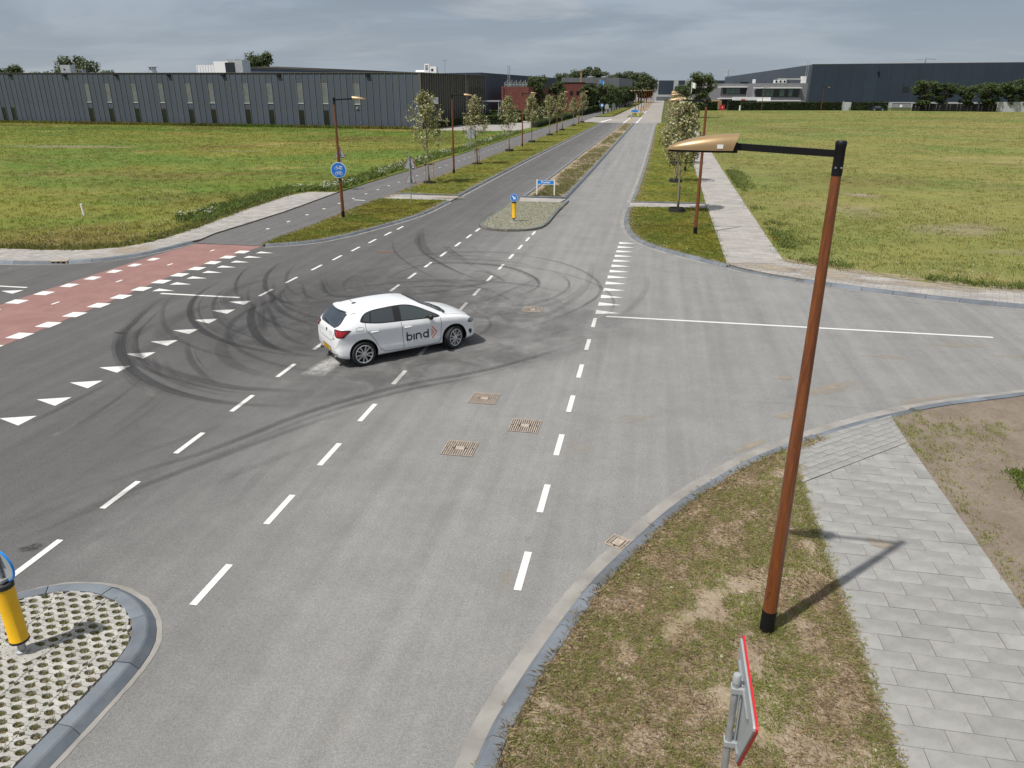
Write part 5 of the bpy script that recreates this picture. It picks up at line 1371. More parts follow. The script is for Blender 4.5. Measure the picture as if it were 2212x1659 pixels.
right_trees = [(43.9, 3, 'staked young tree nearest the camera in the right verge')] + [(58.5 + 15.0 * k, (0, 3, 1, 2)[k % 4], 'young tree in the overlapping row of the right verge behind the nearest one') for k in range(8)]
for k, (y, v, lab) in enumerate(right_trees):
    _, rg = street_tree(v, 1.32 + .012 * (y - 43), y, 2.1 * k + .4, (1.0, .98, 1, .95, 1, 1, 1, 1, 1)[k], lab, 'young trees in the right verge', 1, k < 4)
    if rg: tag(rg, ('black watering ring at the staked tree of the right verge', 'black watering ring under the second right verge tree', 'black watering ring under the third right verge tree', 'black watering ring under the fourth right verge tree')[k], 'watering ring', 'watering rings of the right trees')

def big_tree(seed, H, Wd, nclump=26, per=150, leaf=.42, zlow=.28, col=(.062, .086, .034), shape=1.0):
    """mature tree: tapered trunk, limbs and leaf clumps with gaps"""
    rs = np.random.default_rng(seed); tk = MB()
    tk.tube([(0, 0, 0), (.02 * H, 0, H * .3), (0, .02 * H, H * .6), (0, 0, H * .85)], [H * .028, H * .02, H * .012, H * .004], 8)
    C_ = []
    for k in range(nclump):
        u = rs.random(); z = zlow + (1 - zlow) * (.08 + .88 * u)
        rr = (math.sin(math.pi * min(1, .12 + .88 * ((1 - u) ** (.75 * shape) * .92 + .04))) ** .8) * Wd * .5 * rs.uniform(.3, .95)
        a = rs.uniform(0, 6.28); c = np.array([math.cos(a) * rr, math.sin(a) * rr, z * H]); C_.append((c, Wd * rs.uniform(.13, .24)))
        tk.tube([(0, 0, max(H * .12, c[2] * .55)), c * np.array([.55, .55, .85]), c], [H * .009, H * .005, H * .002], 5, caps=False)
    P = []; O = []
    for c, r_ in C_:
        d = rs.normal(size=(per, 3)); d /= np.linalg.norm(d, axis=1)[:, None]
        P.append(c + d * (r_ * rs.uniform(.45, 1.08, (per, 1))) * np.array([1, 1, .72])); O.append(d)
    P = np.vstack(P); O = np.vstack(O); n = len(P)
    cols = np.array(col) * rs.uniform(.55, 1.6, (n, 1)) * np.array([1, 1, 1]) + rs.uniform(0, .012, (n, 1)) * np.array([1, .6, 0])
    return tk.mesh('trunk', MAT['bark_dark'], True), leaf_mesh('crown', P, leaf, cols, MAT['leaf'], .3, O)
BT = [big_tree(1, 10, 8.5, 30, 150, .5), big_tree(2, 10, 7.0, 26, 150, .48), big_tree(5, 10, 9.5, 34, 150, .55, .2), big_tree(9, 10, 5.2, 26, 150, .42, .2, (.052, .08, .024), 1.2), big_tree(12, 10, 6.2, 28, 150, .44, .16, (.06, .088, .026), 1.1)]
def tree(v, x, y, H, label, rz=0, wide=1.0, group=None):
    t_ = empty('broadleaf_tree', (x, y, 0), rz, label, 'tree', group); s_ = H / 10
    t_.scale = (s_ * wide, s_ * wide, s_)
    link('trunk', BT[v][0], t_); link('crown', BT[v][1], t_); return t_
tree(0, -155.4, 195, 14.3, 'airy tree behind the left building, left of the chimney', .4, .9)
tree(2, -175, 192, 12.2, 'low spreading tree at the far left edge behind the roof', 1.2, 1.0); tree(1, -166, 194, 10.6, 'small tree between the pale condenser and the far left tree', 2.2)
tree(1, -149.5, 198, 10.9, 'low tree tucked right of the airy one behind the left roof', 2.9, 1.0)
tree(2, -145.5, 278, 18.6, 'round dark tree above the gabled hall', 1.2, .72)
for k, (x, y, H, v, wd_, lab) in enumerate(((-49.5, 418, 13.7, 0, 1.0, 'rounded tree just left of the grey hall roof'), (-42, 420, 15.6, 2, .9, 'big round tree behind the grey hall, left of the flue'), (-36.0, 424, 16.6, 0, .9, 'taller round tree behind the grey hall, right of the flue'), (-31, 420, 14.4, 1, 1.0, 'tree at the right end of the clump behind the grey hall'),
        (-25.5, 422, 13.0, 0, 1.0, 'leftmost tree of the dense wood right of the grey hall'), (-20.5, 416, 13.8, 2, .9, 'second tree of the dense wood beside the grey hall'), (-15.5, 424, 14.6, 0, .9, 'tallest tree of the dense wood beside the grey hall'), (-11.0, 418, 14.0, 1, 1.1, 'fourth tree of the dense wood'), (-7.0, 424, 12.4, 2, .9, 'rightmost tree of the dense wood by the white hall'), (-18, 405, 10.5, 1, 1.3, 'lower tree in front of the dense wood'), (-9.5, 404, 9.5, 1, 1.3, 'lower right tree in front of the dense wood'))):
    tree(v, x, y, H, lab, k * 1.1, wd_)
tree(4, 9.2, 196, 10.4, 'tall leafy street tree right of the road beyond the young trees', .6, .95)
for k, (x, y, H, v, wd_) in enumerate(((-33, 205, 8.6, 3, 1.1), (-29.5, 196, 9.8, 4, .85), (-27, 212, 8.4, 3, 1.0))): tree(v, x, y, H, ('leafy tree hiding the gap between the two brick buildings', 'tall leafy tree before the first brick block', 'bushy tree at the left front of the farther brick building')[k], k * 2.0, wd_)
for k in range(14):
    y = 222 + 13 * k + random.uniform(-2, 2); tree((4, 3)[k % 2], -15.2 + .016 * (y - 220) + random.uniform(-.3, .3), y, random.uniform(6.6, 8.0), 'dense green street tree in the row left of the far road', k * 1.7, random.uniform(.78, .95), 'green street trees left of the far road')
for k, (x, y) in enumerate(((-20.5, 232), (-21.5, 246), (-20, 262), (-19.2, 280), (-18, 300))): tree(3 + k % 2, x, y, random.uniform(7.2, 8.6), 'green tree standing behind the far street row on the left', k * 1.4, 1.1, 'trees behind the far street row')
for k in range(9):
    y = 182 + 17 * k; tree(3, 5.4 + .004 * (y - 180), y, random.uniform(7.0, 8.0), 'dark green tree in the row right of the far road', k * 1.9, .62, 'trees right of the far road')
for k, (x, y, H, v, wd_, lab) in enumerate(((80.5, 268, 9.2, 4, 1.35, 'light green bushy tree at the left of the warehouse row'), (86.2, 268, 8.4, 3, 1.5, 'second tree of the warehouse row, leaning on the bushy one'), (92.6, 266.5, 7.8, 4, 1.3, 'third tree of the warehouse row'), (97.6, 265, 8.5, 4, 1.5, 'broad fourth tree of the warehouse row'), (103.2, 265, 8.8, 3, 1.3, 'slender fifth tree of the warehouse row'), (108.6, 266, 9.6, 4, 1.35, 'tall sixth tree of the warehouse row'), (115.5, 266, 9.0, 4, 1.35, 'last tree of the warehouse row at the right edge'))):
    tree(v, x, y, H, lab, k * 1.3 + .5, wd_)
tree(1, 24.5, 640, 12.5, 'dark tree far behind the navy panelled hall', 0)

def hedge(name, a, b, w_, h, label, n, z=0, col=(.03, .05, .012), leaf=.16):
    m_, L = frame_m(a, b, a)
    r_ = empty(name, (*a, z), 0, label, 'hedge')
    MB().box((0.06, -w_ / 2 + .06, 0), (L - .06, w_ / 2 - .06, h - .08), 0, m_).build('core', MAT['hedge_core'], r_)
    f = rng.random(n); P = np.c_[rng.uniform(0, L, n), rng.uniform(-w_ / 2, w_ / 2, n), rng.uniform(0, h, n)]
    top = f < .4; P[top, 2] = h + rng.normal(0, .05, top.sum()); fr = (f >= .4) & (f < .75); P[fr, 1] = -w_ / 2 + rng.normal(0, .05, fr.sum()); bk = f >= .75; P[bk, 1] = w_ / 2 + rng.normal(0, .05, bk.sum())
    M3 = np.array(m_.to_3x3()); P = P @ M3.T + np.array(m_.translation)
    me = leaf_mesh('foliage', P, leaf, np.array(col) * rng.uniform(.5, 1.7, (n, 1)), MAT['leaf'], .3)
    link('foliage', me, r_)
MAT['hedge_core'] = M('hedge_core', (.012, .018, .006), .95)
hedge('clipped_hedge', (25.6, 266.5), (57.4, 272.4), 1.4, 2.5, 'long clipped dark hedge in front of the warehouse', 9000, leaf=.3)
hedge('clipped_hedge', (60.4, 272.6), (71.0, 270.4), 1.4, 2.5, 'shorter clipped hedge behind the parked dark car', 3500, leaf=.3)
hedge('clipped_hedge', (8.5, 264.5), (18.2, 266.2), 1.4, 2.6, 'clipped hedge left of the yard gate, behind the young trees', 3500, leaf=.3)
hedge('clipped_hedge', (21.8, 271), (31, 273), 1.2, 2.9, 'hedge piece behind the red cabinet in front of the office', 3000, leaf=.3)
hedge('street_hedge', (-21.8, 140), (-21.0, 198), 1.3, 1.1, 'low green hedge along the cycle path beyond the forecourt', 9000, leaf=.2, col=(.045, .07, .015))
hedge('street_hedge', (-20.9, 206), (-18.4, 262), 1.6, 1.8, 'green hedge along the far cycle path', 7000, leaf=.26, col=(.045, .065, .015))
for k, (a, b2, h) in enumerate((((-36, 168), (-24.5, 170), 1.3), ((-36.5, 158.5), (-27.5, 160.5), 1.0), ((-35.5, 150), (-28.5, 151), .8))): hedge('terrace_hedge', a, b2, 1.6, h + .9, ('back', 'middle', 'front')[k] + ' clipped green hedge row beyond the forecourt', 2500, leaf=.24, col=(.05, .08, .015))
hedge('base_shrubs', (-39.6, 133.5), (-36.2, 158), 1.2, 1.2, 'dark shrubs along the finned side wall', 3500, leaf=.22)
# ------------------------------------------------------------------ street lamps
def lamp_parts():
    P = {}
    P['pole'] = MB().tube([(0, 0, .33), (0, 0, 5.72)], [.088, .05], 20, caps=False).mesh('pole', MAT['wood'], True)
    P['base_sleeve'] = MB().lathe([(0, -.02), (.092, -.02), (.091, .34), (0, .34)], 20).mesh('base_sleeve', MAT['black_metal'], True, 40)
    P['top_sleeve'] = MB().lathe([(0, 5.71), (.053, 5.71), (.052, 5.99), (.056, 6.0), (.056, 6.035), (.044, 6.05), (0, 6.05)], 20).mesh('top_sleeve', MAT['black_metal'], True, 40)
    a = MB(); mt = Matrix.Translation((.04, 0, 5.925)) @ Matrix.Rotation(-R(3.2), 4, 'Y')
    a.box((0, -.022, -.034), (.99, .022, .034), 0, mt); P['arm'] = a.mesh('arm', MAT['black_metal'])
    n = 16; rings = []; xs = np.linspace(0, 1, 15)
    vs = []
    for u in xs:
        x = 1.02 + .70 * u
        wdt = .135 * (1 - u ** 2.6) ** .62 * (0.86 + .3 * u * (1 - u)); hgt = (.165 - .012 * u) * (1 - u ** 2.2) ** .7
        x_top = -.05 * (1 - u) if u < 1 else 0
        for k in range(n + 1):
            an = math.pi * k / n
            vs.append((x - .06 * math.sin(an) * (1 - u) + .03 * (1 - u), wdt * math.cos(an), 5.945 + hgt * math.sin(an) ** .8 if 0 < k < n else 5.945))
    fs = []; m_ = n + 1
    for i in range(len(xs) - 1):
        for k in range(n): fs.append((i * m_ + k, i * m_ + k + 1, (i + 1) * m_ + k + 1, (i + 1) * m_ + k))
    fs.append(tuple(range(m_))[::-1])
    sh = MB().add(vs, [f[::-1] for f in fs]); P['lamp_head'] = sh.mesh('lamp_head', MAT['bronze'], True, 45)
    ln = MB(); pts = [(1.045 + .66 * u, .128 * (1 - u ** 2.6) ** .62 * (0.86 + .3 * u * (1 - u))) for u in np.linspace(0, .97, 12)]
    ln.prism(pts + [(x, -y) for x, y in pts[::-1]], 5.925, 5.944); P['lens'] = ln.mesh('lens', MAT['black_metal'])
    sp = MB(); sp.box((1.0, -.06, 5.92), (1.07, .06, 6.02)); P['spigot'] = sp.mesh('spigot', MAT['black_metal'])
    P['bolt'] = MB().lathe([(0, 0), (.012, 0), (.010, .008), (0, .009)], 8).mesh('bolt', MAT['bolt'], True, 40)
    P['sticker'] = MB().box((1.15, .117, 5.965), (1.21, .124, 6.005)).mesh('sticker', MAT['white'])
    return P
LP = lamp_parts()
def lamp(x, y, right, label, group=None, full=False, z=.085, sc=1.0):
    t_ = empty('street_lamp', (x, y, z), math.pi if right else 0, label, 'street lamp', group); t_.scale = (sc,) * 3
    for k in ('pole', 'base_sleeve', 'top_sleeve', 'arm', 'lens', 'lamp_head', 'spigot'): link(k, LP[k], t_)
    if full:
        link('sticker', LP['sticker'], t_)
        for an in (R(60), R(120), R(240), R(300)):
            b = link('bolt', LP['bolt'], t_, (.052 * math.cos(an), .052 * math.sin(an), 5.79)); b.rotation_euler = (0, R(90), an)
    return t_
lamp(1.785, 8.22, True, 'tall wooden street lamp closest to the camera at right', full=True, z=.085, sc=.987)
lamp(2.05, 36.84, True, 'wooden street lamp beside the staked tree and right footpath', full=True)
lamp(-16.38, 38.57, False, 'wooden street lamp carrying the round blue bicycle sign', full=True)
lamp(-16.22, 61.55, False, 'second wooden lamp in the left verge, between the first two trees')
lamp(-15.95, 93.05, False, 'third wooden lamp in the left verge, before the red brick block')
lamp(-15.65, 123.35, False, 'fourth wooden lamp in the left verge, among the young trees')
lamp(-15.4, 155.0, False, 'fifth wooden lamp in the left verge by the pale crossing')
for k, (y, lab) in enumerate(((67, 'right verge lamp whose bronze head shows just above the nearest young tree'), (97, 'right verge lamp behind the young trees, second lamp head of the stack'), (128, 'right verge lamp behind the young trees, third lamp head of the stack'), (158, 'right verge lamp behind the young trees, topmost of the stack'))):
    lamp(2.45 + .014 * (y - 67), y, True, lab)
for k in range(9):
    y = 214 + (0, 24, 52, 80, 112, 148, 190, 240, 300)[k]
    for s_, xx in ((True, -6.35 + .0075 * (y - 214)), (False, -5.55 + .0075 * (y - 214))):
        lamp(xx, y, s_, 'lamp in the tight back-to-back row far down the median', 'median lamps far down the road')
lamp(31.8, 264, False, 'slim lamp post in front of the grey office hedge', sc=1.15); lamp(50.5, 268, False, 'slim lamp post in front of the navy warehouse', sc=1.15)

# ------------------------------------------------------------------ signs
def disc(r, n=36): return [(r * math.cos(2 * math.pi * k / n), r * math.sin(2 * math.pi * k / n)) for k in range(n)]
UPR = Matrix.Rotation(R(90), 4, 'X')     # local xy plane -> upright, facing -y
def stroke(mb, pts, w_, z0, z1, mat, closed=False, m=0):
    """flat stroke along a polyline"""
    n = len(pts)
    for i in range(n if closed else n - 1):
        a, b2 = Vector((*pts[i], 0)), Vector((*pts[(i + 1) % n], 0)); d = (b2 - a); L_ = d.length
        if L_ < 1e-6: continue
        d /= L_; q = Vector((-d.y, d.x, 0)) * w_ / 2; e = d * w_ * .35
        mb.prism([tuple((a - e + q)[:2]), tuple((a - e - q)[:2]), tuple((b2 + e - q)[:2]), tuple((b2 + e + q)[:2])], z0, z1, m, mat)
bs = empty('bicycle_sign', (-16.38, 38.45, 2.56), R(14), 'round blue sign with white moped and bicycle on the left lamp', 'road sign')
MB().prism(disc(.405), 0, .02, 0, UPR).build('backplate', MAT['sign_back'], bs)
MB().prism(disc(.40), .021, .026, 0, UPR).build('rim', MAT['white'], bs)
MB().prism(disc(.372), .027, .031, 0, UPR).build('blue_face', MAT['sign_blue'], bs)
for nm_, cy, moped in (('moped_symbol', .135, True), ('bicycle_symbol', -.145, False)):
    q = MB(); z0, z1 = .032, .035
    for cx in (-.115, .125): stroke(q, [(cx + .07 * math.cos(a * math.pi / 9), cy - .035 + .07 * math.sin(a * math.pi / 9)) for a in range(18)], .02, z0, z1, UPR, True)
    if moped:
        stroke(q, [(-.115, cy - .035), (-.06, cy + .09), (-.035, cy + .095)], .02, z0, z1, UPR); stroke(q, [(-.075, cy + .04), (-.02, cy - .045), (.06, cy - .045), (.125, cy - .035)], .035, z0, z1, UPR)
        stroke(q, [(.05, cy - .03), (.07, cy + .045)], .03, z0, z1, UPR); stroke(q, [(.05, cy + .06), (.19, cy + .055)], .03, z0, z1, UPR)
    else:
        stroke(q, [(-.115, cy - .035), (-.06, cy + .085), (-.03, cy + .09)], .016, z0, z1, UPR); stroke(q, [(-.075, cy + .05), (.02, cy - .05), (.09, cy + .05), (-.075, cy + .05)], .016, z0, z1, UPR)
        stroke(q, [(.02, cy - .05), (.125, cy - .035), (.09, cy + .05), (.095, cy + .075)], .016, z0, z1, UPR); stroke(q, [(.06, cy + .08), (.13, cy + .08)], .02, z0, z1, UPR)
    q.build(nm_, MAT['white'], bs)
for z in (.15, -.15): MB().box((-.09, .0, z - .02), (.09, .03, z + .02)).build('clamp', MAT['galv'], bs)

def tri_post(x, y, label, rz=0.0, h=3.0, rot2=0.0):
    r_ = empty('warning_sign_post', (x, y, .08), rz, label, 'road sign')
    MB().tube([(0, 0, 0), (0, 0, h)], .03, 10).build('post', MAT['galv'], r_, smooth=True, sharp=40)
    for k, z in enumerate((2.1, 1.27)):
        mt = Matrix.Rotation(rot2 * k, 4, 'Z')
        t_ = MB(); tri = [(-.40, z), (.40, z), (.03, z + .70), (-.03, z + .70)]
        t_.prism(tri, -.07, -.055, 0, mt @ UPR); o = t_.build('sign_plate', MAT['sign_back'], r_)
        f = MB(); f.prism([(-.42, z - .015), (.42, z - .015), (.03, z + .73), (-.03, z + .73)], -.085, -.071, 0, mt @ UPR); f.build('red_face', MAT['sign_red'], o)
        for s_ in (-1, 1): stroke(q := MB(), [(s_ * .36, z + .03), (s_ * .03, z + .66)], .03, -.054, -.045, mt @ UPR); q.build('edge_fold', MAT['galv'], o)
        MB().box((.10, .04, z + .04), (.30, .053, z + .13), 0, mt).build('label', MAT['black_metal'], o)
        MB().box((.13, .036, z + .065), (.27, .0395, z + .105), 0, mt).build('label_print', MAT['white'], o)
        MB().box((-.06, -.05, z + .3), (.06, .04, z + .34)).build('clamp', MAT['galv'], r_)
tri_post(-14.15, 43.6, 'galvanised post with two triangular sign backs in the grass tongue', R(-6))
tri_post(-21.15, 50.0, 'two triangular sign backs half hidden behind the bicycle sign lamp', R(4), 2.9, R(-35))
# warning board seen edge-on at the bottom
ys = empty('give_way_sign', (.84, 4.58, .09), 0, 'red edged triangular sign seen from its grey back at the bottom edge', 'road sign')
MB().tube([(0, 0, 0), (0, 0, 2.42)], .027, 16).build('post', MAT['galv'], ys, smooth=True, sharp=40)
MB().lathe([(0, 2.36), (.031, 2.36), (.031, 2.42), (.024, 2.435), (0, 2.437)], 16).build('post_cap', MAT['sign_back'], ys, smooth=True, sharp=40)
YM = Matrix.Rotation(R(90), 4, 'Z') @ UPR    # plate lies in the yz plane, front towards +x
def rounded(pts, r_, n=4):
    out = []
    for i in range(len(pts)):
        p = Vector(pts[i]); a = (Vector(pts[i - 1]) - p).normalized(); b2 = (Vector(pts[(i + 1) % len(pts)]) - p).normalized()
        s_, e_ = p + a * r_, p + b2 * r_
        for k in range(n + 1):
            u = k / n; out.append(tuple(s_ * (1 - u) ** 2 + p * 2 * u * (1 - u) + e_ * u * u))
    return out
tri = rounded([(-.50, 2.42), (.47, 2.42), (-.05, 1.60)], .07)
MB().prism(tri, .062, .078, 0, YM).build('sign_plate', MAT['sign_back'], ys)
MB().prism(rounded([(-.52, 2.435), (.49, 2.435), (-.05, 1.575)], .075), .079, .094, 0, YM).build('red_face', MAT['sign_red'], ys)
MB().prism(rounded([(-.36, 2.35), (.33, 2.35), (-.05, 1.75)], .05), .095, .097, 0, YM).build('white_face', MAT['white'], ys)
for z in (1.78, 2.3):
    MB().box((-.034, -.036, z - .022), (.061, .036, z + .022)).build('clamp', MAT['sign_back'], ys)
    MB().box((.045, -.3 if z > 2 else -.12, z - .015), (.061, .3 if z > 2 else .1, z + .015)).build('rail', MAT['galv'], ys)
MB().box((.04, -.012, 1.7), (.05, .012, 2.34)).build('back_rib', MAT['sign_back'], ys)

# street name sign
ns_ = empty('street_name_sign', (-6.9, 49.25, .10), R(-3), 'blue street name sign on two white posts at the median head', 'sign')
for s_ in (-1, 1): MB().box((s_ * .57 - .035, -.035, 0), (s_ * .57 + .035, .035, 1.0)).build('post', MAT['white'], ns_)
MB().box((-.533, -.02, .70), (.533, .02, .96)).build('panel', MAT['sign_cyan'], ns_)
for z in (.70, .945): MB().box((-.533, -.026, z), (.533, -.021, z + .018)).build('white_edge', MAT['white'], ns_)
def text_obj(name, s_, size, mat, parent, M_, depth=.004, bold=0.0):
    cu = bpy.data.curves.new(name, 'FONT'); cu.body = s_; cu.size = size; cu.extrude = depth / 2; cu.align_x = 'CENTER'; cu.align_y = 'CENTER'; cu.resolution_u = 3; cu.offset = bold
    tmp = bpy.data.objects.new(name, cu); COL.objects.link(tmp)
    me = bpy.data.meshes.new_from_object(tmp.evaluated_get(bpy.context.evaluated_depsgraph_get()))
    COL.objects.unlink(tmp); bpy.data.objects.remove(tmp); bpy.data.curves.remove(cu)
    me.transform(M_); me.materials.clear(); me.materials.append(mat); me.name = name
    return link(name, me, parent)
text_obj('lettering', 'Frunten', .19, MAT['white'], ns_, Matrix.Translation((0, -.025, .835)) @ UPR, .006, .004)

def bollard(x, y, z, label, rz=0.0, group=None, full=True, s=1.0, arrow=True):
    r_ = empty('keep_right_bollard', (x, y, z), rz, label, 'bollard', group); r_.scale = (s,) * 3
    if full:
        MB().lathe([(0, -.01), (.075, -.01), (.075, .04), (.045, .05), (.045, .2), (0, .2)], 16).build('foot', MAT['galv'], r_, smooth=True, sharp=40)
        MB().prism(rounded([(-.3, -.13), (.25, -.16), (.3, .1), (-.2, .15)], .05), -.02, .008).build('foundation', MAT['grass_block'], r_)
    MB().lathe([(0, .19), (.108, .19), (.108, .22), (.104, .225), (.104, .97), (0, .97)], 28).build('body', MAT['yellow'], r_, smooth=True, sharp=40)
    MB().lathe([(.1045, .185), (.1115, .185), (.1115, .215), (.1045, .215)], 28, closed=True).build('lower_band', MAT['rubber'], r_, smooth=True, sharp=40)
    MB().lathe([(0, .965), (.112, .965), (.112, 1.02), (.1, 1.03), (0, 1.035)], 28).build('cap', MAT['rubber'], r_, smooth=True, sharp=40)
    MB().tube([(0, .0, 1.03), (0, .0, 1.42)], .024, 12).build('stem', MAT['galv'], r_, smooth=True, sharp=40)
    MB().box((-.07, -.04, 1.05), (.07, .05, 1.085)).build('clamp', MAT['galv'], r_); MB().box((-.05, -.04, 1.36), (.05, .04, 1.39)).build('clamp', MAT['galv'], r_)
    mt = Matrix.Translation((0, 0, 1.235)) @ UPR
    d = MB().prism(disc(.205, 32), .03, .042, 0, mt).build('sign_disc', MAT['sign_back'], r_)
    MB().lathe([(.198, .026), (.212, .026), (.212, .050), (.198, .050)], 32, mat=mt, closed=True).build('blue_rim', MAT['sign_cyan'], d, smooth=True, sharp=40)
    if arrow:
        MB().prism(disc(.192, 32), .0425, .0455, 0, mt).build('white_ring', MAT['white'], d)
        MB().prism(disc(.176, 32), .046, .048, 0, mt).build('blue_face', MAT['sign_blue'], d)
        c_ = math.cos(R(-45)); s2 = math.sin(R(-45))
        ar = [(-.12, -.032), (.015, -.032), (.015, -.095), (.13, 0), (.015, .095), (.015, .032), (-.12, .032)]
        MB().prism([(x_ * c_ - y_ * s2, x_ * s2 + y_ * c_) for x_, y_ in ar], .0485, .051, 0, mt).build('arrow', MAT['white'], d)
    return r_
bollard(-7.06, 38.75, .10, 'yellow bollard with blue arrow disc on the far traffic island')
bollard(-7.23, 6.14, .105, 'yellow bollard with grey sign back cut by the left edge, on the near island', R(168))
bollard(-5.7, 166.5, .06, 'small yellow bollard at the end of the long median', 0, None, False)
bollard(-6.9, 203, .09, 'yellow bollard left under the far blue name sign', 0, None, False)
bollard(-5.3, 203, .09, 'yellow bollard right under the far blue name sign', 0, None, False)
bollard(-5.6, 259, .09, 'farthest yellow bollard before the lamp row', 0, None, False)
n2_ = empty('street_name_sign', (-6.1, 204, .09), 0, 'far blue name sign on two posts on the median island', 'sign')
for s_ in (-1, 1): MB().box((s_ * .9 - .06, -.05, 0), (s_ * .9 + .06, .05, 1.6)).build('post', MAT['white'], n2_)
MB().box((-.83, -.03, .95), (.83, .03, 1.5)).build('panel', MAT['sign_cyan'], n2_)
fs_ = empty('bicycle_sign', (-14.6, 206, 0), 0, 'far round blue cycle sign at the pale crossing', 'road sign')
MB().tube([(0, 0, 0), (0, 0, 3.0)], .06, 8).build('post', MAT['galv'], fs_); MB().prism(disc(.45, 24), .07, .1, 0, Matrix.Translation((0, 0, 2.6)) @ UPR).build('sign_disc', MAT['sign_blue'], fs_)
MB().prism(disc(.25, 16), .102, .11, 0, Matrix.Translation((0, 0, 2.6)) @ UPR).build('symbol', MAT['white'], fs_)
d1 = empty('diamond_sign_back', (-18.9 - 2.2, 88, 0), 0, 'grey diamond sign back beside the third left lamp', 'road sign')
MB().tube([(0, 0, 0), (0, 0, 2.4)], .035, 8).build('post', MAT['galv'], d1)
MB().prism([(-.75, 0), (0, -.75), (.75, 0), (0, .75)], -.06, -.035, 0, Matrix.Translation((0, 0, 1.75)) @ UPR).build('sign_plate', MAT['sign_back'], d1)
for x_, y_, lab in ((-13.5, 208, 'grey sign back with white corner beyond the pale crossing'), (-12.6, 222, 'pale sign back in the far left verge')):
    d2 = empty('sign_back', (x_, y_, 0), 0, lab, 'road sign'); MB().tube([(0, 0, 0), (0, 0, 3.0)], .05, 8).build('post', MAT['galv'], d2)
    MB().prism([(-.5, 1.7), (.5, 1.7), (.5, 2.6), (0, 3.0), (-.5, 2.6)], .06, .085, 0, UPR).build('sign_plate', MAT['sign_back'], d2)
mk = empty('marker_post', (-30.5, 36.5, .08), 0, 'short white marker post standing in the left meadow', 'marker post')
MB().box((-.035, -.03, 0), (.035, .03, .64), 0, Matrix.Rotation(R(-5), 4, 'Y')).build('post', MAT['white'], mk); MB().box((-.04, -.035, .6), (.09, .035, .66), 0, Matrix.Rotation(R(-5), 4, 'Y')).build('cap', MAT['white'], mk)
for x_, y_, lab, h in ((25.0, 263.0, 'white gate post at the left end of the long hedge', 1.5),):
    w_ = empty('gate_post', (x_, y_, 0), 0, lab, 'post'); MB().box((-.18, -.18, 0), (.18, .18, h)).build('post', MAT['white'], w_); MB().box((-.22, -.22, h), (.22, .22, h + .12)).build('cap', MAT['white'], w_)
# flags
def flag(name, x, y, h, w_, hh, mats, label):
    r_ = empty(name, (x, y, 0), 0, label, 'flag'); MB().tube([(0, 0, 0), (0, 0, h)], .06, 8).build('pole', MAT['white'], r_)
    b = MB(); n = 8
    for s_ in (0, 1):
        for k in range(n + 1):
            u = k / n; y0 = .15 * math.sin(u * 7) + .02 * s_; b.v += [(u * w_, y0, h - .1 - hh - .25 * u), (u * w_, y0, h - .1 - .35 * u)]
    for k in range(n): b.f.append((2 * k, 2 * k + 2, 2 * k + 3, 2 * k + 1)); b.m.append(0 if k < n - 2 else 1)
    o = (n + 1) * 2
    for k in range(n): b.f.append((o + 2 * k, o + 2 * k + 1, o + 2 * k + 3, o + 2 * k + 2)); b.m.append(0 if k < n - 2 else 1)
    b.build('cloth', mats, r_)
flag('flag_pole', -19.5, 262, 9.3, 1.3, 2.4, [MAT['sign_cyan'], MAT['white']], 'blue and white flag on a pole left of the far road')
flag('flag_pole', 6.9, 190, 8.1, 1.0, 1.2, [MAT['white'], MAT['white']], 'white flag on a tall pole beside the tall street tree')

# dark car parked by the hedge
pc = empty('parked_car', (67.6, 269.0, .08), R(8), 'small dark blue car parked before the right hedge', 'car')
prof = [(-2.05, .35), (-2.0, .85), (-1.5, 1.0), (-.95, 1.42), (.35, 1.45), (1.0, .98), (1.9, .82), (2.05, .4)]
MB().prism(prof, -.85, .85, 0, UPR).build('body', M('navy_car_paint', (.012, .018, .04), .25, coat=.6), pc)
MB().prism([(-1.3, .98), (-.9, 1.34), (.3, 1.37), (.82, 1.0)], -.87, .87, 0, UPR).build('window', MAT['glass_pale'], pc)
for x_ in (-1.25, 1.3):
    for y_ in (-.82, .82): MB().lathe([(0, -.1), (.32, -.1), (.32, .1), (0, .1)], 16, mat=Matrix.Translation((x_, y_, .32)) @ UPR).build('wheel', MAT['rubber'], pc); MB().lathe([(0, -.11), (.2, -.11), (.2, .11), (0, .11)], 14, mat=Matrix.Translation((x_, y_, .32)) @ UPR).build('rim', MAT['alu'], pc)
# ------------------------------------------------------------------ white hatchback
def car_paint():
    m, t, b = mat_base('white_car_paint')
    b.inputs['Base Color'].default_value = (0.74, 0.75, 0.76, 1); b.inputs['Roughness'].default_value = 0.3
    b.inputs['Coat Weight'].default_value = 0.8; b.inputs['Coat Roughness'].default_value = 0.04
    return m
CW = car_paint()
CBLK = M('black_car_plastic', (.012, .012, .013), .45)
CGL = M('tinted_car_glass', (.018, .024, .030), .03, spec=1.0, coat=.5)
CGR = M('green_tinted_glass', (.026, .040, .040), .03, spec=1.0, coat=.5)
CSEAM = M('panel_gap', (.06, .06, .065), .8)
TYRE = M('tyre', (.017, .017, .018), .8, bump=.1)
RIM = M('alloy_rim', (.62, .63, .64), .3, .7)
TAIL = M('tail_lamp_red', (.33, .006, .012), .08, coat=.6); TAILD = M('tail_lamp_dark', (.07, .004, .006), .08, coat=.6)
HEADL = M('headlamp_glass', (.25, .27, .29), .06, .3, coat=.6); CHROME = M('chrome', (.7, .7, .7), .12, 1.0)
NAVY = M('logo_navy', (.008, .010, .03), .4); ORNG = M('logo_orange', (.72, .15, .04), .45); PLATE = M('yellow_plate', (.70, .40, .015), .45)
GREYP = M('small_print_grey', (.38, .38, .40), .5)

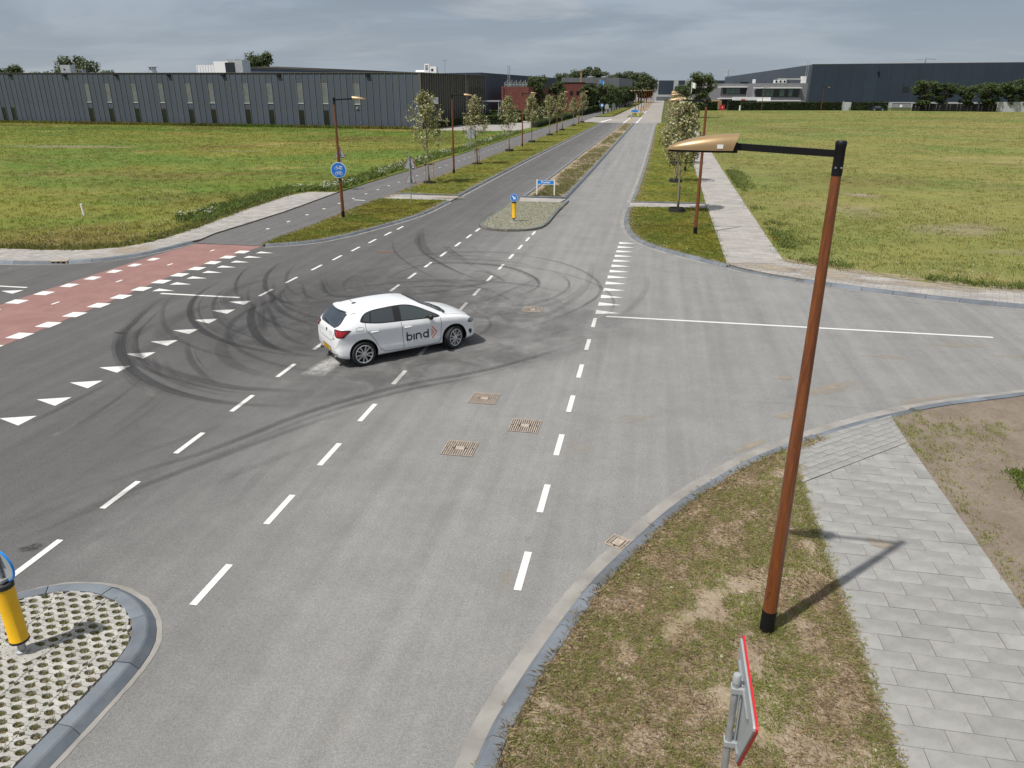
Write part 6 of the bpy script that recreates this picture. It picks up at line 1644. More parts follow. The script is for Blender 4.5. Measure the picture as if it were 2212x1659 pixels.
def pchip(xs, ys):
    xs, ys = np.array(xs, float), np.array(ys, float); h = np.diff(xs); d = np.diff(ys) / h; m_ = np.zeros(len(xs))
    for i in range(1, len(xs) - 1):
        if d[i - 1] * d[i] > 0:
            w1, w2 = 2 * h[i] + h[i - 1], h[i] + 2 * h[i - 1]; m_[i] = (w1 + w2) / (w1 / d[i - 1] + w2 / d[i])
    m_[0], m_[-1] = d[0], d[-1]
    def f(x):
        i = int(np.clip(np.searchsorted(xs, x) - 1, 0, len(xs) - 2)); t_ = (x - xs[i]) / h[i]
        return float(ys[i] * (1 + 2 * t_) * (1 - t_) ** 2 + h[i] * m_[i] * t_ * (1 - t_) ** 2 + ys[i + 1] * t_ * t_ * (3 - 2 * t_) + h[i] * m_[i + 1] * t_ * t_ * (t_ - 1))
    return f
fT = pchip(*zip((-.665, .60), (-.655, .70), (-.64, .80), (-.62, .90), (-.575, 1.0), (-.43, 1.16), (-.28, 1.32), (-.2, 1.365), (-.05, 1.395), (.3, 1.425), (.8, 1.442), (1.15, 1.438), (1.5, 1.405), (1.72, 1.355), (2.0, 1.215), (2.3, 1.05), (2.42, .985), (2.6, .955), (2.9, .895), (3.12, .82), (3.26, .74), (3.335, .65), (3.38, .55), (3.395, .46)))
fB = pchip(*zip((-.665, .42), (-.63, .30), (-.5, .22), (-.2, .19), (.4, .185), (2.2, .185), (2.9, .19), (3.2, .20), (3.33, .23), (3.395, .36)))
fW = pchip(*zip((-.665, .57), (-.645, .67), (-.6, .755), (-.52, .81), (-.38, .85), (-.15, .878), (.2, .89), (1.2, .89), (2.2, .888), (2.65, .885), (2.95, .86), (3.12, .81), (3.24, .725), (3.33, .60), (3.38, .46), (3.395, .38)))
fZ = pchip(*zip((-.665, .56), (-.62, .80), (-.56, .93), (-.45, 1.0), (-.2, 1.02), (.5, .995), (1.4, .965), (2.2, .935), (2.6, .90), (2.95, .83), (3.15, .755), (3.28, .66), (3.36, .54), (3.395, .44)))
fR = pchip(*zip((-.665, .45), (-.6, .60), (-.45, .615), (-.25, .60), (0, .60), (1.0, .60), (1.5, .60), (2.0, .645), (2.3, .68), (2.45, .70), (2.7, .69), (3.0, .64), (3.2, .54), (3.32, .42), (3.395, .28)))
NS = 56
def section(x):
    T, B, Wd, Z, Rr = fT(x), fB(x), fW(x), fZ(x), fR(x)
    Z = min(Z, T - .02); k = min(1.0, max(0.0, (T - Z) / .38))
    mid = B + (Z - B) * .5
    P = [(0, B), (.8 * Wd, B), (.955 * Wd, B + .05), (.985 * Wd, B + .5 * (mid - B)), (.972 * Wd, mid), (.985 * Wd, mid + .5 * (Z - .12 - mid)), (1.0 * Wd, Z - .115 if Z - .115 > mid else mid + .6 * (Z - mid)), (.962 * Wd, Z)]
    ry = min(Rr, .95 * Wd); zr2 = T - .065 * k - .012
    P += [((.962 * Wd * .52 + ry * .48) + .012 * k, Z + (zr2 - Z) * .52), (ry, zr2), (ry * .78, T - .022 * (.4 + .6 * k)), (ry * .42, T - .006), (0, T)]
    P = np.array(P)
    q = smooth_path(P, .012); s_ = np.r_[0, np.cumsum(np.linalg.norm(np.diff(q, axis=0), axis=1))]
    # even parameter between the anchor points keeps lines flowing from section to section
    anc = [int(np.argmin(np.linalg.norm(q - p, axis=1))) for p in P]; out = []
    cnt = [4, 3, 5, 5, 5, 5, 4, 6, 6, 4, 4, 4]
    for a, b2, n_ in zip(anc[:-1], anc[1:], cnt):
        u = np.linspace(s_[a], s_[max(b2, a)], n_ + 1)[:-1]
        out.append(np.c_[np.interp(u, s_, q[:, 0]), np.interp(u, s_, q[:, 1])])
    out.append(q[-1:]); return np.vstack(out)
sx_ = np.r_[np.linspace(-.665, -.52, 14)[:-1], np.linspace(-.52, -.1, 26)[:-1], np.linspace(-.1, 2.9, 110)[:-1], np.linspace(2.9, 3.3, 26)[:-1], np.linspace(3.3, 3.395, 9)]
secs = [section(x) for x in sx_]; M1 = len(secs[0]); vs = []; fs = []
full_n = 2 * (M1 - 1)
for x, s_ in zip(sx_, secs):
    for y, z in s_: vs.append((x, -y, z))                     # right half, bottom to top
    for y, z in s_[-2:0:-1]: vs.append((x, y, z))             # left half, top to bottom
for i in range(len(sx_) - 1):
    for k in range(full_n):
        a, b2 = i * full_n + k, i * full_n + (k + 1) % full_n
        fs.append((a, a + full_n, b2 + full_n, b2))
for i_, fl_ in ((0, 1), (len(sx_) - 1, -1)):      # end caps fanned from a centre point
    ring = list(range(i_ * full_n, (i_ + 1) * full_n)); c_ = np.mean([vs[j] for j in ring], axis=0); vs.append((float(sx_[i_]) - .004 * fl_, 0.0, float(c_[2])))
    fs += [(ring[j], ring[(j + 1) % full_n], len(vs) - 1)[::fl_] for j in range(full_n)]
body_me = MB().add(vs, fs).mesh('car_body', CW, True)
bmt = bmesh.new(); bmt.from_mesh(body_me); bmesh.ops.recalc_face_normals(bmt, faces=bmt.faces[:]); bmt.to_mesh(body_me); 
BVH = BVHTree.FromBMesh(bmt); bmt.free()
car = empty('hatchback_car', (-7.476, 17.49, 0.008), R(42.6), 'white hatchback with navy bind lettering and orange chevrons on its door', 'car')
# wheel arches cut out of the body
tmp = bpy.data.objects.new('body', body_me); COL.objects.link(tmp)
cut_me = bpy.data.meshes.new('cutter'); cb = MB()
for x_ in (0.0, 2.564):
    for s_ in (-1, 1): cb.lathe([(0, -.22), (.375, -.22), (.375, .4), (0, .4)], 40, mat=Matrix.Translation((x_, s_ * .88, .33)) @ Matrix.Rotation(R(90) * -s_, 4, 'X'))
cm = cb.mesh('cutter', CBLK); cut = bpy.data.objects.new('cutter', cm); COL.objects.link(cut)
md = tmp.modifiers.new('cut', 'BOOLEAN'); md.operation = 'DIFFERENCE'; md.object = cut; md.solver = 'EXACT'; md.material_mode = 'TRANSFER'
cut_done = bpy.data.meshes.new_from_object(tmp.evaluated_get(bpy.context.evaluated_depsgraph_get()))
COL.objects.unlink(tmp); COL.objects.unlink(cut); bpy.data.objects.remove(tmp); bpy.data.objects.remove(cut)
cut_done.name = 'body'; cut_done.set_sharp_from_angle(angle=R(38))
body = link('body', cut_done, car)

def onto(p, d):
    """first hit on the body shell from far out along d"""
    d = Vector(d).normalized(); h = BVH.ray_cast(Vector(p) - d * 7.0, d)
    return (h[0], h[1]) if h[0] is not None else (None, None)
def patch(name, poly, fr, mat, off=.004, cell=.03, parent=None, smooth=True):
    """skin patch: 2-D outline in frame fr = (function (u,v)->point, cast direction), laid on the body"""
    to3, d = fr
    poly = [tuple(p) for p in poly]
    if area2(poly) < 0: poly = poly[::-1]
    # outline refined, then interior grid, delaunay triangulated
    ed = []
    for i in range(len(poly)):
        a, b2 = poly[i], poly[(i + 1) % len(poly)]; n_ = max(1, int(math.hypot(b2[0] - a[0], b2[1] - a[1]) / cell))
        ed += [(a[0] + (b2[0] - a[0]) * k / n_, a[1] + (b2[1] - a[1]) * k / n_) for k in range(n_)]
    n0 = len(ed); pts = [Vector(p) for p in ed]
    u0, u1 = min(p[0] for p in ed), max(p[0] for p in ed); v0, v1 = min(p[1] for p in ed), max(p[1] for p in ed)
    for u in np.arange(u0 + cell / 2, u1, cell):
        for v in np.arange(v0 + cell / 2, v1, cell):
            c_ = False
            for i in range(n0):
                a, b2 = ed[i], ed[i - 1]
                if (a[1] > v) != (b2[1] > v) and u < (b2[0] - a[0]) * (v - a[1]) / (b2[1] - a[1]) + a[0]: c_ = not c_
            if c_: pts.append(Vector((u, v)))
    from mathutils.geometry import delaunay_2d_cdt
    V, E_, F, *_ = delaunay_2d_cdt(pts, [], [list(range(n0))], 1, 1e-5)
    vs = []; ok = []
    for p in V:
        h, n_ = onto(to3(p.x, p.y), d)
        if h is None: vs.append((0, 0, 0)); ok.append(False)
        else: vs.append(tuple(h + n_ * off)); ok.append(True)
    fs = [tuple(f) for f in F if all(ok[i] for i in f)]
    dv = Vector(d)
    if fs:
        a, b2, c_ = (Vector(vs[i]) for i in fs[0][:3])
        if (b2 - a).cross(c_ - a).dot(dv) > 0: fs = [f[::-1] for f in fs]
    return MB().add(vs, fs).build(name, mat, parent or car, smooth=smooth)
RS = (lambda x, z: (x, 0, z), (0, 1, 0)); LS = (lambda x, z: (x, 0, z), (0, -1, 0))
TOP = (lambda x, y: (x, y, 0), (0, 0, -1)); REAR = (lambda y, z: (0, y, z), (1, 0, 0)); FRONT = (lambda y, z: (0, y, z), (-1, 0, 0))
def diag(dx, dy):
    d = Vector((dx, dy, 0)).normalized(); e = Vector((-d.y, d.x, 0))
    return (lambda u, v: tuple(e * u + Vector((0, 0, v))), tuple(d))
def ribbon_on(name, pts, fr, w_, mat, off=.0025, parent=None):
    p = smooth_path(pts, .03) if len(pts) > 2 else np.linspace(pts[0], pts[1], 24)
    l_, r_ = offset(p, w_ / 2), offset(p, -w_ / 2); vs = []
    for q in np.vstack([l_, r_]):
        h, n_ = onto(fr[0](*q), fr[1]); vs.append(tuple(h + n_ * off) if h is not None else None)
    n_ = len(p); fs = []
    for i in range(n_ - 1):
        f = (i, i + 1, n_ + i + 1, n_ + i)
        if all(vs[j] is not None for j in f): fs.append(f)
    vs = [v or (0, 0, 0) for v in vs]
    return MB().add(vs, fs).build(name, mat, parent or car, smooth=True)

DLO = smooth_path([(-.02, 1.135), (.06, 1.235), (.17, 1.30), (.35, 1.34), (.67, 1.362), (1.0, 1.37), (1.25, 1.36), (1.5, 1.305), (1.84, 1.15), (2.17, .968), (2.12, .955), (1.79, .965), (1.11, 1.0), (.79, 1.015), (.48, 1.035), (.2, 1.075), (.0, 1.12)], .05, True)[:-1]
q_glass = [(.05, 1.145), (.13, 1.25), (.2, 1.285), (.285, 1.31), (.215, 1.098)]
r_glass = [(.25, 1.09), (.325, 1.315), (.67, 1.342), (.90, 1.348), (.87, 1.03), (.5, 1.052)]
f_glass = [(1.07, 1.022), (1.10, 1.348), (1.25, 1.34), (1.5, 1.283), (1.84, 1.128), (2.08, .99), (1.8, .985)]
for fr, nm_ in ((RS, 'right'), (LS, 'left')):
    patch('window_surround', tl(DLO), fr, CBLK, .002)
    for gp, mt in ((q_glass, CGL), (r_glass, CGL), (f_glass, CGR)): patch('side_window', gp, fr, mt, .005)
    ribbon_on('door_gap', [(.10, 1.09), (.09, .96), (.12, .88), (.22, .77), (.33, .60), (.42, .42), (.55, .31), (.8, .285), (1.08, .275)], fr, .011, CSEAM)
    ribbon_on('door_gap', [(1.04, .985), (1.06, .75), (1.085, .275)], fr, .011, CSEAM)
    ribbon_on('door_gap', [(2.16, .93), (2.17, .7), (2.13, .33), (2.05, .275), (1.08, .275)], fr, .011, CSEAM)
    ribbon_on('crease_shade_line', [(-.2, .935), (.3, .885), (1.0, .855), (2.0, .825), (2.9, .775)], fr, .006, M('crease_shadow', (.45, .46, .47), .4))  # thin grey line painted for the shade along the side crease
ribbon_on('fuel_flap_gap', [(-.16, .945), (-.165, 1.0), (-.12, 1.015), (.0, 1.015), (.04, .99), (.035, .94), (-.1, .94), (-.16, .945)], RS, .007, CSEAM)
patch('windscreen', smooth_path([(2.30, -.665), (2.40, -.40), (2.43, 0), (2.40, .40), (2.30, .665), (2.0, .60), (1.68, .535), (1.60, .3), (1.585, 0), (1.60, -.3), (1.68, -.535), (2.0, -.60)], .06, True)[:-1].tolist(), TOP, CGL, .004, .05)
patch('scuttle_panel', [(2.29, -.70), (2.40, -.42), (2.435, 0), (2.40, .42), (2.29, .70), (2.34, .72), (2.50, .46), (2.555, 0), (2.50, -.46), (2.34, -.72)], TOP, CBLK, .003, .04)
for s_ in (-1, 1):
    ribbon_on('bonnet_gap', [(2.33, s_ * .735), (2.7, s_ * .70), (3.0, s_ * .655), (3.18, s_ * .58)], TOP, .01, CSEAM)
    ribbon_on('roof_joint', [(-.2, s_ * .50), (.4, s_ * .53), (1.0, s_ * .54), (1.55, s_ * .53)], TOP, .008, M('roof_joint', (.5, .5, .5), .5))
wp = MB(); 
for y0 in (.25, -.2):
    h0, n0 = onto((2.43, y0, 0), (0, 0, -1)); h1, n1 = onto((2.25, y0 - .42, 0), (0, 0, -1)); wp.tube([h0 + n0 * .02, h1 + n1 * .015], .009, 6)
wp.build('wiper', CBLK, car)
# rear: glass, spoiler, lamps, plate
rg = [(-.46, .985), (.46, .985), (.585, 1.045), (.605, 1.10), (.545, 1.30), (.40, 1.335), (0, 1.345), (-.40, 1.335), (-.545, 1.30), (-.605, 1.10), (-.585, 1.045)]
patch('rear_window', rg, REAR, CGL, .004, .04)
sp = MB(); ny = 15; vs = []
for i in range(ny):
    y = -.60 + 1.2 * i / (ny - 1); e = abs(y) / .60
    xf, xr = -.10 + .10 * e ** 2, -.335 + .15 * e ** 2.2
    hf, _ = onto((xf, y, 0), (0, 0, -1)); hm, _ = onto((-.19 + .12 * e ** 2, y, 0), (0, 0, -1))
    vs += [(xf, y, hf.z + .004), ((xf + xr) / 2, y, hm.z + .020), (xr, y, hm.z + .006), (xr + .012, y, hm.z - .022), ((xf + xr) / 2 + .03, y, hm.z - .03)]
fs = []
for i in range(ny - 1):
    for k in range(5): fs.append((i * 5 + k, i * 5 + (k + 1) % 5, (i + 1) * 5 + (k + 1) % 5, (i + 1) * 5 + k))
fs += [tuple(range(5))[::-1], tuple(range((ny - 1) * 5, ny * 5))]
me = MB().add(vs, fs).mesh('roof_spoiler', CW, True); bmx = bmesh.new(); bmx.from_mesh(me); bmesh.ops.recalc_face_normals(bmx, faces=bmx.faces[:]); bmx.to_mesh(me); bmx.free(); me.set_sharp_from_angle(angle=R(50)); link('roof_spoiler', me, car)
for s_, fr in ((-1, diag(.80, .60)), (1, diag(.80, -.60))):
    g_ = [(.02, .975), (.30, .99), (.40, .985), (.45, .965), (.31, .80), (.10, .80), (.045, .83), (-.03, .955)]
    e0 = Vector((-fr[1][1], fr[1][0], 0)); cpt = Vector((-.55, s_ * .70, 0)).dot(e0)
    sg_ = -s_
    pl = [(cpt + (u - .17) * sg_ * -1, v) for u, v in g_]
    tl_ = patch('tail_lamp', pl, fr, TAILD, .006, .03)
    sc_ = lambda q, f_: [(cpt + ((u - .17) * f_) * sg_ * -1, .895 + (v - .895) * f_) for u, v in q]
    patch('red_lens', sc_([(.03, .955), (.16, .955), (.16, .83), (.11, .825)], .9), fr, TAIL, .010, .03, tl_)  # brighter red lens areas laid over the dark red lamp
    patch('red_lens', sc_([(.19, .965), (.395, .955), (.28, .83), (.19, .82)], .92), fr, TAIL, .010, .03, tl_)
ribbon_on('hatch_gap', [(-.61, 1.02), (-.58, .93), (-.50, .80), (-.46, .70), (-.38, .665), (0, .655), (.38, .665), (.46, .70), (.50, .80), (.58, .93), (.61, 1.02)], REAR, .010, CSEAM)
pr = patch('plate_recess', [(-.36, .505), (.36, .505), (.31, .345), (-.31, .345)], REAR, M('recess_grey', (.60, .60, .61), .5), .003, .04)
pb = MB().box((-.012, -.26, -.055), (0, .26, .055)).build('number_plate', PLATE, car, loc=(-.668, -.03, .425)); pb.rotation_euler = (0, R(-6), 0)
MB().box((-.0105, -.268, -.063), (.004, .268, .063)).build('plate_frame', CBLK, pb)
text_obj('plate_text', 'LP-610-J', .095, CBLK, pb, Matrix.Translation((-.0135, 0, 0)) @ Matrix.Rotation(R(-90), 4, 'Z') @ UPR, .002)
dif = [(-.60, .335), (-.40, .30), (-.2, .29), (.2, .29), (.40, .30), (.60, .335), (.60, .30), (.50, .22), (.44, .20), (-.44, .20), (-.50, .22), (-.60, .30)]
patch('diffuser', [(-.50, .315), (-.3, .30), (0, .295), (.3, .30), (.50, .315), (.48, .235), (0, .215), (-.48, .235)], REAR, CBLK, .004, .04)
for s_ in (-1, 1):
    ribbon_on('reflector', [(s_ * .46, .325), (s_ * .60, .345), (s_ * .70, .365)], REAR, .018, CBLK, .005)
    ex = MB().prism(rounded([(-.075, -.035), (.075, -.035), (.06, .03), (-.06, .03)], .02), 0, .05, 0, Matrix.Translation((-.615, s_ * .46, .265)) @ Matrix.Rotation(R(-90), 4, 'Z') @ UPR)
    ex.build('exhaust_trim', CHROME, car)
    MB().prism(rounded([(-.06, -.026), (.06, -.026), (.048, .022), (-.048, .022)], .015), .051, .052, 0, Matrix.Translation((-.615, s_ * .46, .265)) @ Matrix.Rotation(R(-90), 4, 'Z') @ UPR).build('exhaust_hole', CBLK, car)
patch('emblem', [(.045 * math.cos(a * .5236), .86 + .045 * math.sin(a * .5236)) for a in range(12)], REAR, M('emblem_grey', (.12, .12, .13), .3, .6), .006, .03)
for y0, y1, z in ((-.40, -.20, .875), (-.40, -.16, .83), (-.40, -.22, .79), (.20, .42, .83), (.22, .40, .79)): ribbon_on('small_print', [(y0, z), (y1, z)], REAR, .014, GREYP, .004)
ribbon_on('model_mark', [(-.58, .74), (-.50, .735)], REAR, .022, CBLK, .004)
rw = MB(); h0, n0 = onto((0, -.02, 1.0), (1, 0, 0)); h1, n1 = onto((0, .33, 1.04), (1, 0, 0)); rw.tube([h0 + n0 * .02, h1 + n1 * .02], .011, 6); rw.build('rear_wiper', CBLK, car)
# front: lamps, grille, lower intakes
for s_, fr in ((-1, diag(-.70, .71)), (1, diag(-.70, -.71))):
    e0 = Vector((-fr[1][1], fr[1][0], 0)); cpt = Vector((3.1, s_ * .70, 0)).dot(e0); k = 1 if s_ < 0 else -1
    hl = [(-.24, .80), (-.05, .80), (.12, .775), (.20, .73), (.16, .665), (.05, .655), (-.06, .69)]
    hp = patch('headlamp', [(cpt + u * k, v) for u, v in hl], fr, CBLK, .005, .03)
    patch('lamp_lens', [(cpt + (u * .8 + .01) * k, .73 + (v - .73) * .75) for u, v in hl], fr, HEADL, .009, .03, hp)
    patch('intake', [(cpt + u * k, v) for u, v in ((.04, .45), (.13, .48), (.16, .42), (.11, .33), (.05, .36))], fr, CBLK, .004, .03)
patch('grille', [(-.40, .66), (.40, .66), (.34, .56), (-.34, .56)], FRONT, CBLK, .004, .04)
patch('lower_grille', [(-.42, .42), (.42, .42), (.46, .28), (-.46, .28)], FRONT, CBLK, .004, .04)
# handles, mirrors, aerial
for s_ in (-1, 1):
    fr = RS if s_ < 0 else LS
    for x_, z in ((.31, .86), (1.22, .835)):
        h, n_ = onto((x_, 0, z), fr[1]); q = MB()
        q.tube([h + n_ * .004 + Vector((-.10, 0, .004)), h + n_ * .03 + Vector((-.06, 0, .004)), h + n_ * .03 + Vector((.07, 0, 0)), h + n_ * .004 + Vector((.11, 0, 0))], [.012, .017, .017, .012], 8)
        q.build('door_handle', CW, car, smooth=True)
    h, n_ = onto((1.83, 0, .985), fr[1]); q = MB(); cvs = []
    rings = []
    for k in range(9):
        u = k / 8; r_ = math.sin(math.pi * (.08 + .84 * u)) ** .55
        rings.append((u, r_))
    n_r = 14; vs = []
    for u, r_ in rings:
        for a in range(n_r):
            an = 2 * math.pi * a / n_r; ca, sa = math.cos(an), math.sin(an)
            vs.append((1.80 + .085 * u * 1.6 - .04 + .0 * r_, s_ * (abs(h.y) + .13 + .105 * r_ * (abs(ca) ** .7) * (1 if ca > 0 else -1)), 1.03 + .075 * r_ * (abs(sa) ** .7) * (1 if sa > 0 else -1)))
    fs = [(i * n_r + a, i * n_r + (a + 1) % n_r, (i + 1) * n_r + (a + 1) % n_r, (i + 1) * n_r + a) for i in range(8) for a in range(n_r)] + [tuple(range(n_r))[::-1], tuple(range(8 * n_r, 9 * n_r))]
    me = MB().add(vs, fs).mesh('mirror', CBLK, True); bmx = bmesh.new(); bmx.from_mesh(me); bmesh.ops.recalc_face_normals(bmx, faces=bmx.faces[:]); bmx.to_mesh(me); bmx.free(); mo = link('mirror', me, car)
    MB().tube([tuple(h), (1.84, s_ * (abs(h.y) + .09), .985)], [.03, .022], 8).build('mirror_arm', CBLK, mo)
h, n_ = onto((.14, -.0, 0), (0, 0, -1)); an = MB().lathe([(0, -.004), (.032, -.004), (.028, .014), (.012, .026), (0, .028)], 14, mat=Matrix.Translation(h) @ Matrix.Diagonal((2.0, 1, 1, 1))); an.build('aerial_base', CBLK, car, smooth=True)
MB().tube([h + Vector((-.02, 0, .02)), h + Vector((-.20, 0, .20))], [.006, .0035], 6).build('aerial', CBLK, car)
# wheels
def rim_mesh():
    b = MB(); RX = Matrix.Identity(4)
    b.lathe([(.225, -.05), (.232, -.05), (.236, .018), (.226, .026), (.214, .02), (.212, -.05)], 48, closed=True)
    b.lathe([(0, -.02), (.045, -.02), (.058, .0), (.055, .012), (.03, .018), (0, .018)], 24)
    for k in range(5):
        a = 2 * math.pi * k / 5 + .31
        for s_ in (-1, 1):
            p0 = (.040, s_ * .010); p1 = (.216, s_ * .058); mt = Matrix.Rotation(a, 4, 'Z')
            for wd_, z0, z1 in ((.031, -.035, .004),):
                d = Vector((p1[0] - p0[0], p1[1] - p0[1])).normalized(); n_ = Vector((-d.y, d.x)) * wd_ / 2
                b.prism([(p0[0] + n_.x * 1.1, p0[1] + n_.y * 1.1), (p0[0] - n_.x * 1.1, p0[1] - n_.y * 1.1), (p1[0] - n_.x, p1[1] - n_.y), (p1[0] + n_.x, p1[1] + n_.y)], z0, z1 + .006 * (s_ > 0), 0, mt)
            b.prism([(.06, s_ * .006), (.06, s_ * .026), (.19, s_ * .054), (.19, s_ * .036)], -.02, .012, 0, mt)
    return b.mesh('rim', RIM, True, 30)
tyre_me = MB().lathe([(.226, -.095), (.255, -.105), (.295, -.10), (.312, -.075), (.313, -.03), (.309, -.028), (.309, -.02), (.313, -.018), (.313, .018), (.309, .02), (.309, .028), (.313, .03), (.312, .075), (.295, .10), (.255, .105), (.226, .095), (.215, .0)], 56, closed=True).mesh('tyre', TYRE, True, 35)
rim_me = rim_mesh(); well_me = MB().lathe([(0, -.06), (.224, -.06), (.224, -.052), (0, -.052)], 32).mesh('brake_backing', CBLK)
disc_me = MB().lathe([(0, -.05), (.135, -.05), (.135, -.042), (0, -.042)], 32).mesh('brake_disc', M('brake_steel', (.12, .12, .12), .4, .8))
for x_, s_, st in ((0, -1, 0), (0, 1, 0), (2.564, -1, R(20)), (2.564, 1, R(20))):
    wroot = bpy.data.objects.new('wheel', None); COL.objects.link(wroot); wroot.parent = car; wroot.empty_display_size = .2
    wroot.location = (x_, s_ * .775, .313)
    wroot.rotation_euler = (Matrix.Rotation(st, 4, 'Z') @ Matrix.Rotation(R(90) * (1 if s_ < 0 else -1), 4, 'X')).to_euler()
    for nm_, me, z in (('tyre', tyre_me, 0), ('rim', rim_me, .082), ('brake_backing', well_me, .04), ('brake_disc', disc_me, .05)):
        o = link(nm_, me, wroot, (0, 0, z)); o.rotation_euler = (0, 0, random.uniform(0, 1))
# door lettering
def arcp(cx, cz, r_, a0, a1, n=18): return [(cx + r_ * math.cos(R(a0 + (a1 - a0) * k / n)), cz + r_ * math.sin(R(a0 + (a1 - a0) * k / n))) for k in range(n + 1)]
def logo(fr, mir):
    X = (lambda x: x) if not mir else (lambda x: 2 * 1.6 - x)
    zb = .475; r_ = .066; wd_ = .039; st = zb + .215
    def put(name, pts, mat, w2=wd_): ribbon_on(name, [(X(x), z) for x, z in pts], fr, w2, mat, .0045)
    put('letter_b', [(1.185, zb - .018), (1.185, st)], NAVY); put('letter_b', arcp(1.185 + r_, zb + r_, r_, 0, 360, 30), NAVY)
    put('letter_i', [(1.378, zb - .018), (1.378, zb + .145)], NAVY)
    put('letter_n', [(1.445, zb - .018), (1.445, zb + .145)], NAVY); put('letter_n', arcp(1.445 + .066, zb + .072, .066, 180, 0), NAVY); put('letter_n', [(1.577, zb - .018), (1.577, zb + .074)], NAVY)
    put('letter_d', [(1.785, zb - .018), (1.785, st)], NAVY); put('letter_d', arcp(1.785 - r_, zb + r_, r_, 0, 360, 30), NAVY)
    cz = zb + .105
    def poly(name, pts, mat): patch(name, [(X(x), z) for x, z in pts], fr, mat, .0045, .025)
    for x_tip, hgt, tk in ((2.06, .178, .030), (1.972, .100, .027)):
        L_ = hgt * .95
        poly('chevron', [(x_tip - L_, cz + hgt), (x_tip, cz), (x_tip - L_, cz - hgt), (x_tip - L_, cz - hgt + tk * 1.35), (x_tip - tk * 1.2, cz), (x_tip - L_, cz + hgt - tk * 1.35)], ORNG)
    poly('chevron', [(1.884, cz + .030), (1.912, cz), (1.884, cz - .030)], ORNG)
    for a, b2 in ((1.17, 1.26), (1.35, 1.52), (1.60, 1.80)): put('small_print', [(a, zb - .055), (b2, zb - .055)], GREYP, .012)
logo(RS, False)
# ------------------------------------------------------------------ grass and plants
def pip(x, y, poly):
    x = np.asarray(x); y = np.asarray(y); c = np.zeros(x.shape, bool); n = len(poly)
    for i in range(n):
        (x1, y1), (x0, y0) = poly[i], poly[i - 1]
        m_ = ((y1 > y) != (y0 > y)); xi = (x0 - x1) * (y - y1) / (y0 - y1 + 1e-12) + x1
        c ^= m_ & (x < xi)
    return c
def vnoise(x, y, s, seed=0):
    r_ = np.random.default_rng(seed); G = r_.random((64, 64)); x = np.asarray(x) / s; y = np.asarray(y) / s
    xi, yi = np.floor(x).astype(int), np.floor(y).astype(int); fx, fy = x - xi, y - yi; fx = fx * fx * (3 - 2 * fx); fy = fy * fy * (3 - 2 * fy)
    g = lambda a, b: G[a % 64, b % 64]
    return (g(xi, yi) * (1 - fx) + g(xi + 1, yi) * fx) * (1 - fy) + (g(xi, yi + 1) * (1 - fx) + g(xi + 1, yi + 1) * fx) * fy
def fbm(x, y, s, seed=0): return sum(vnoise(x, y, s / 2 ** k, seed + k) * .5 ** k for k in range(4)) / 1.875

DV = [p for p in fk_in if p[0] < 3.0 and 2.0 < p[1] < 14.0] + [(2.86, 13.6), (2.86, 12.3), (2.86, 2.0)]
def scatter(poly, n, dens=None, dist=True, dmin=6.0):
    """random points in a polygon, kept in view, thinning with distance from the junction"""
    a = np.array(poly); lo, hi = a.min(0), a.max(0); out = []; tot = 0
    while tot < n:
        x = rng.uniform(lo[0], hi[0], 60000); y = rng.uniform(lo[1], hi[1], 60000)
        k = pip(x, y, poly)
        F = -x * math.sin(R(10.479)) + y * math.cos(R(10.479)); X = x * math.cos(R(10.479)) + y * math.sin(R(10.479))
        k &= (F > 3.2) & (np.abs(X) < .76 * (F + 2) + .5)
        if dist: k &= rng.random(60000) < np.clip(dmin / np.hypot(x, y), 0, 1) ** 1.6
        if dens is not None: k &= rng.random(60000) < dens(x, y)
        out.append(np.c_[x[k], y[k]]); tot += k.sum()
        if len(out) > 400: break
    return np.vstack(out)[:n]
green = [(.30, .335, .105), (.35, .36, .125), (.26, .30, .09), (.38, .355, .15)]
dry = [(.42, .335, .22), (.48, .39, .265), (.36, .28, .18), (.40, .30, .17)]
track = lambda x, y: np.exp(-((x - (0.55 + (y - 8.5) * .62)) / .22) ** 2)      # greener strip along the old wheel rut
bare = lambda x, y: np.exp(-(((x - .55) * .75 - (y - 8.0) * .55) / .11) ** 2 - (((x - .55) * .55 + (y - 8.0) * .8) / .8) ** 2)
gd = lambda x, y: np.clip((fbm(x, y, .38, 3) - .40) * 8 + track(x, y) * .9 - bare(x, y) * 1.6, 0, 1)
c1 = scatter(DV, 9000, gd, False)
blades(c1, 11, .030, .018, .060, .0040, green, 'grass', 'scattered green grass tufts on the dry foreground verge', 'grass', MAT['blade'], 1.1, .093)
c2 = scatter(DV, 9000, lambda x, y: np.clip((fbm(x, y, 1.5, 9) - .30) * 5 - bare(x, y) * 2, .04, 1), False)
blades(c2, 9, .045, .012, .045, .0038, dry, 'dry_grass', 'flattened straw coloured grass on the foreground verge', 'grass', MAT['blade'], 3.6, .094)
ke = offset(smooth_path([p for p in K_FK if p[1] > 3], .03), -.30); ke = ke[ke[:, 1] > 4]
blades(ke + rng.normal(0, .05, ke.shape), 10, .03, .025, .09, .0045, dry + dry + green[:1], 'grass', 'dry grass fringe hanging over the near kerb', 'grass', MAT['blade'], 1.8, .095)
fwl = np.c_[2.83 + rng.normal(0, .05, 900), rng.uniform(4.5, 13.4, 900)]
blades(fwl, 8, .03, .02, .07, .0045, green + dry[:3], 'grass', 'grass fringe along the left edge of the near pavement', 'grass', MAT['blade'], 1.3, .093)
lb = np.array([(1.785 + .16 * math.cos(a), 8.24 + .16 * math.sin(a)) for a in np.linspace(0, 6.28, 60)]); lb = np.vstack([lb, lb + [.12, .14], lb[:30] + [.05, .2], lb[:30] + [-.2, .14]])
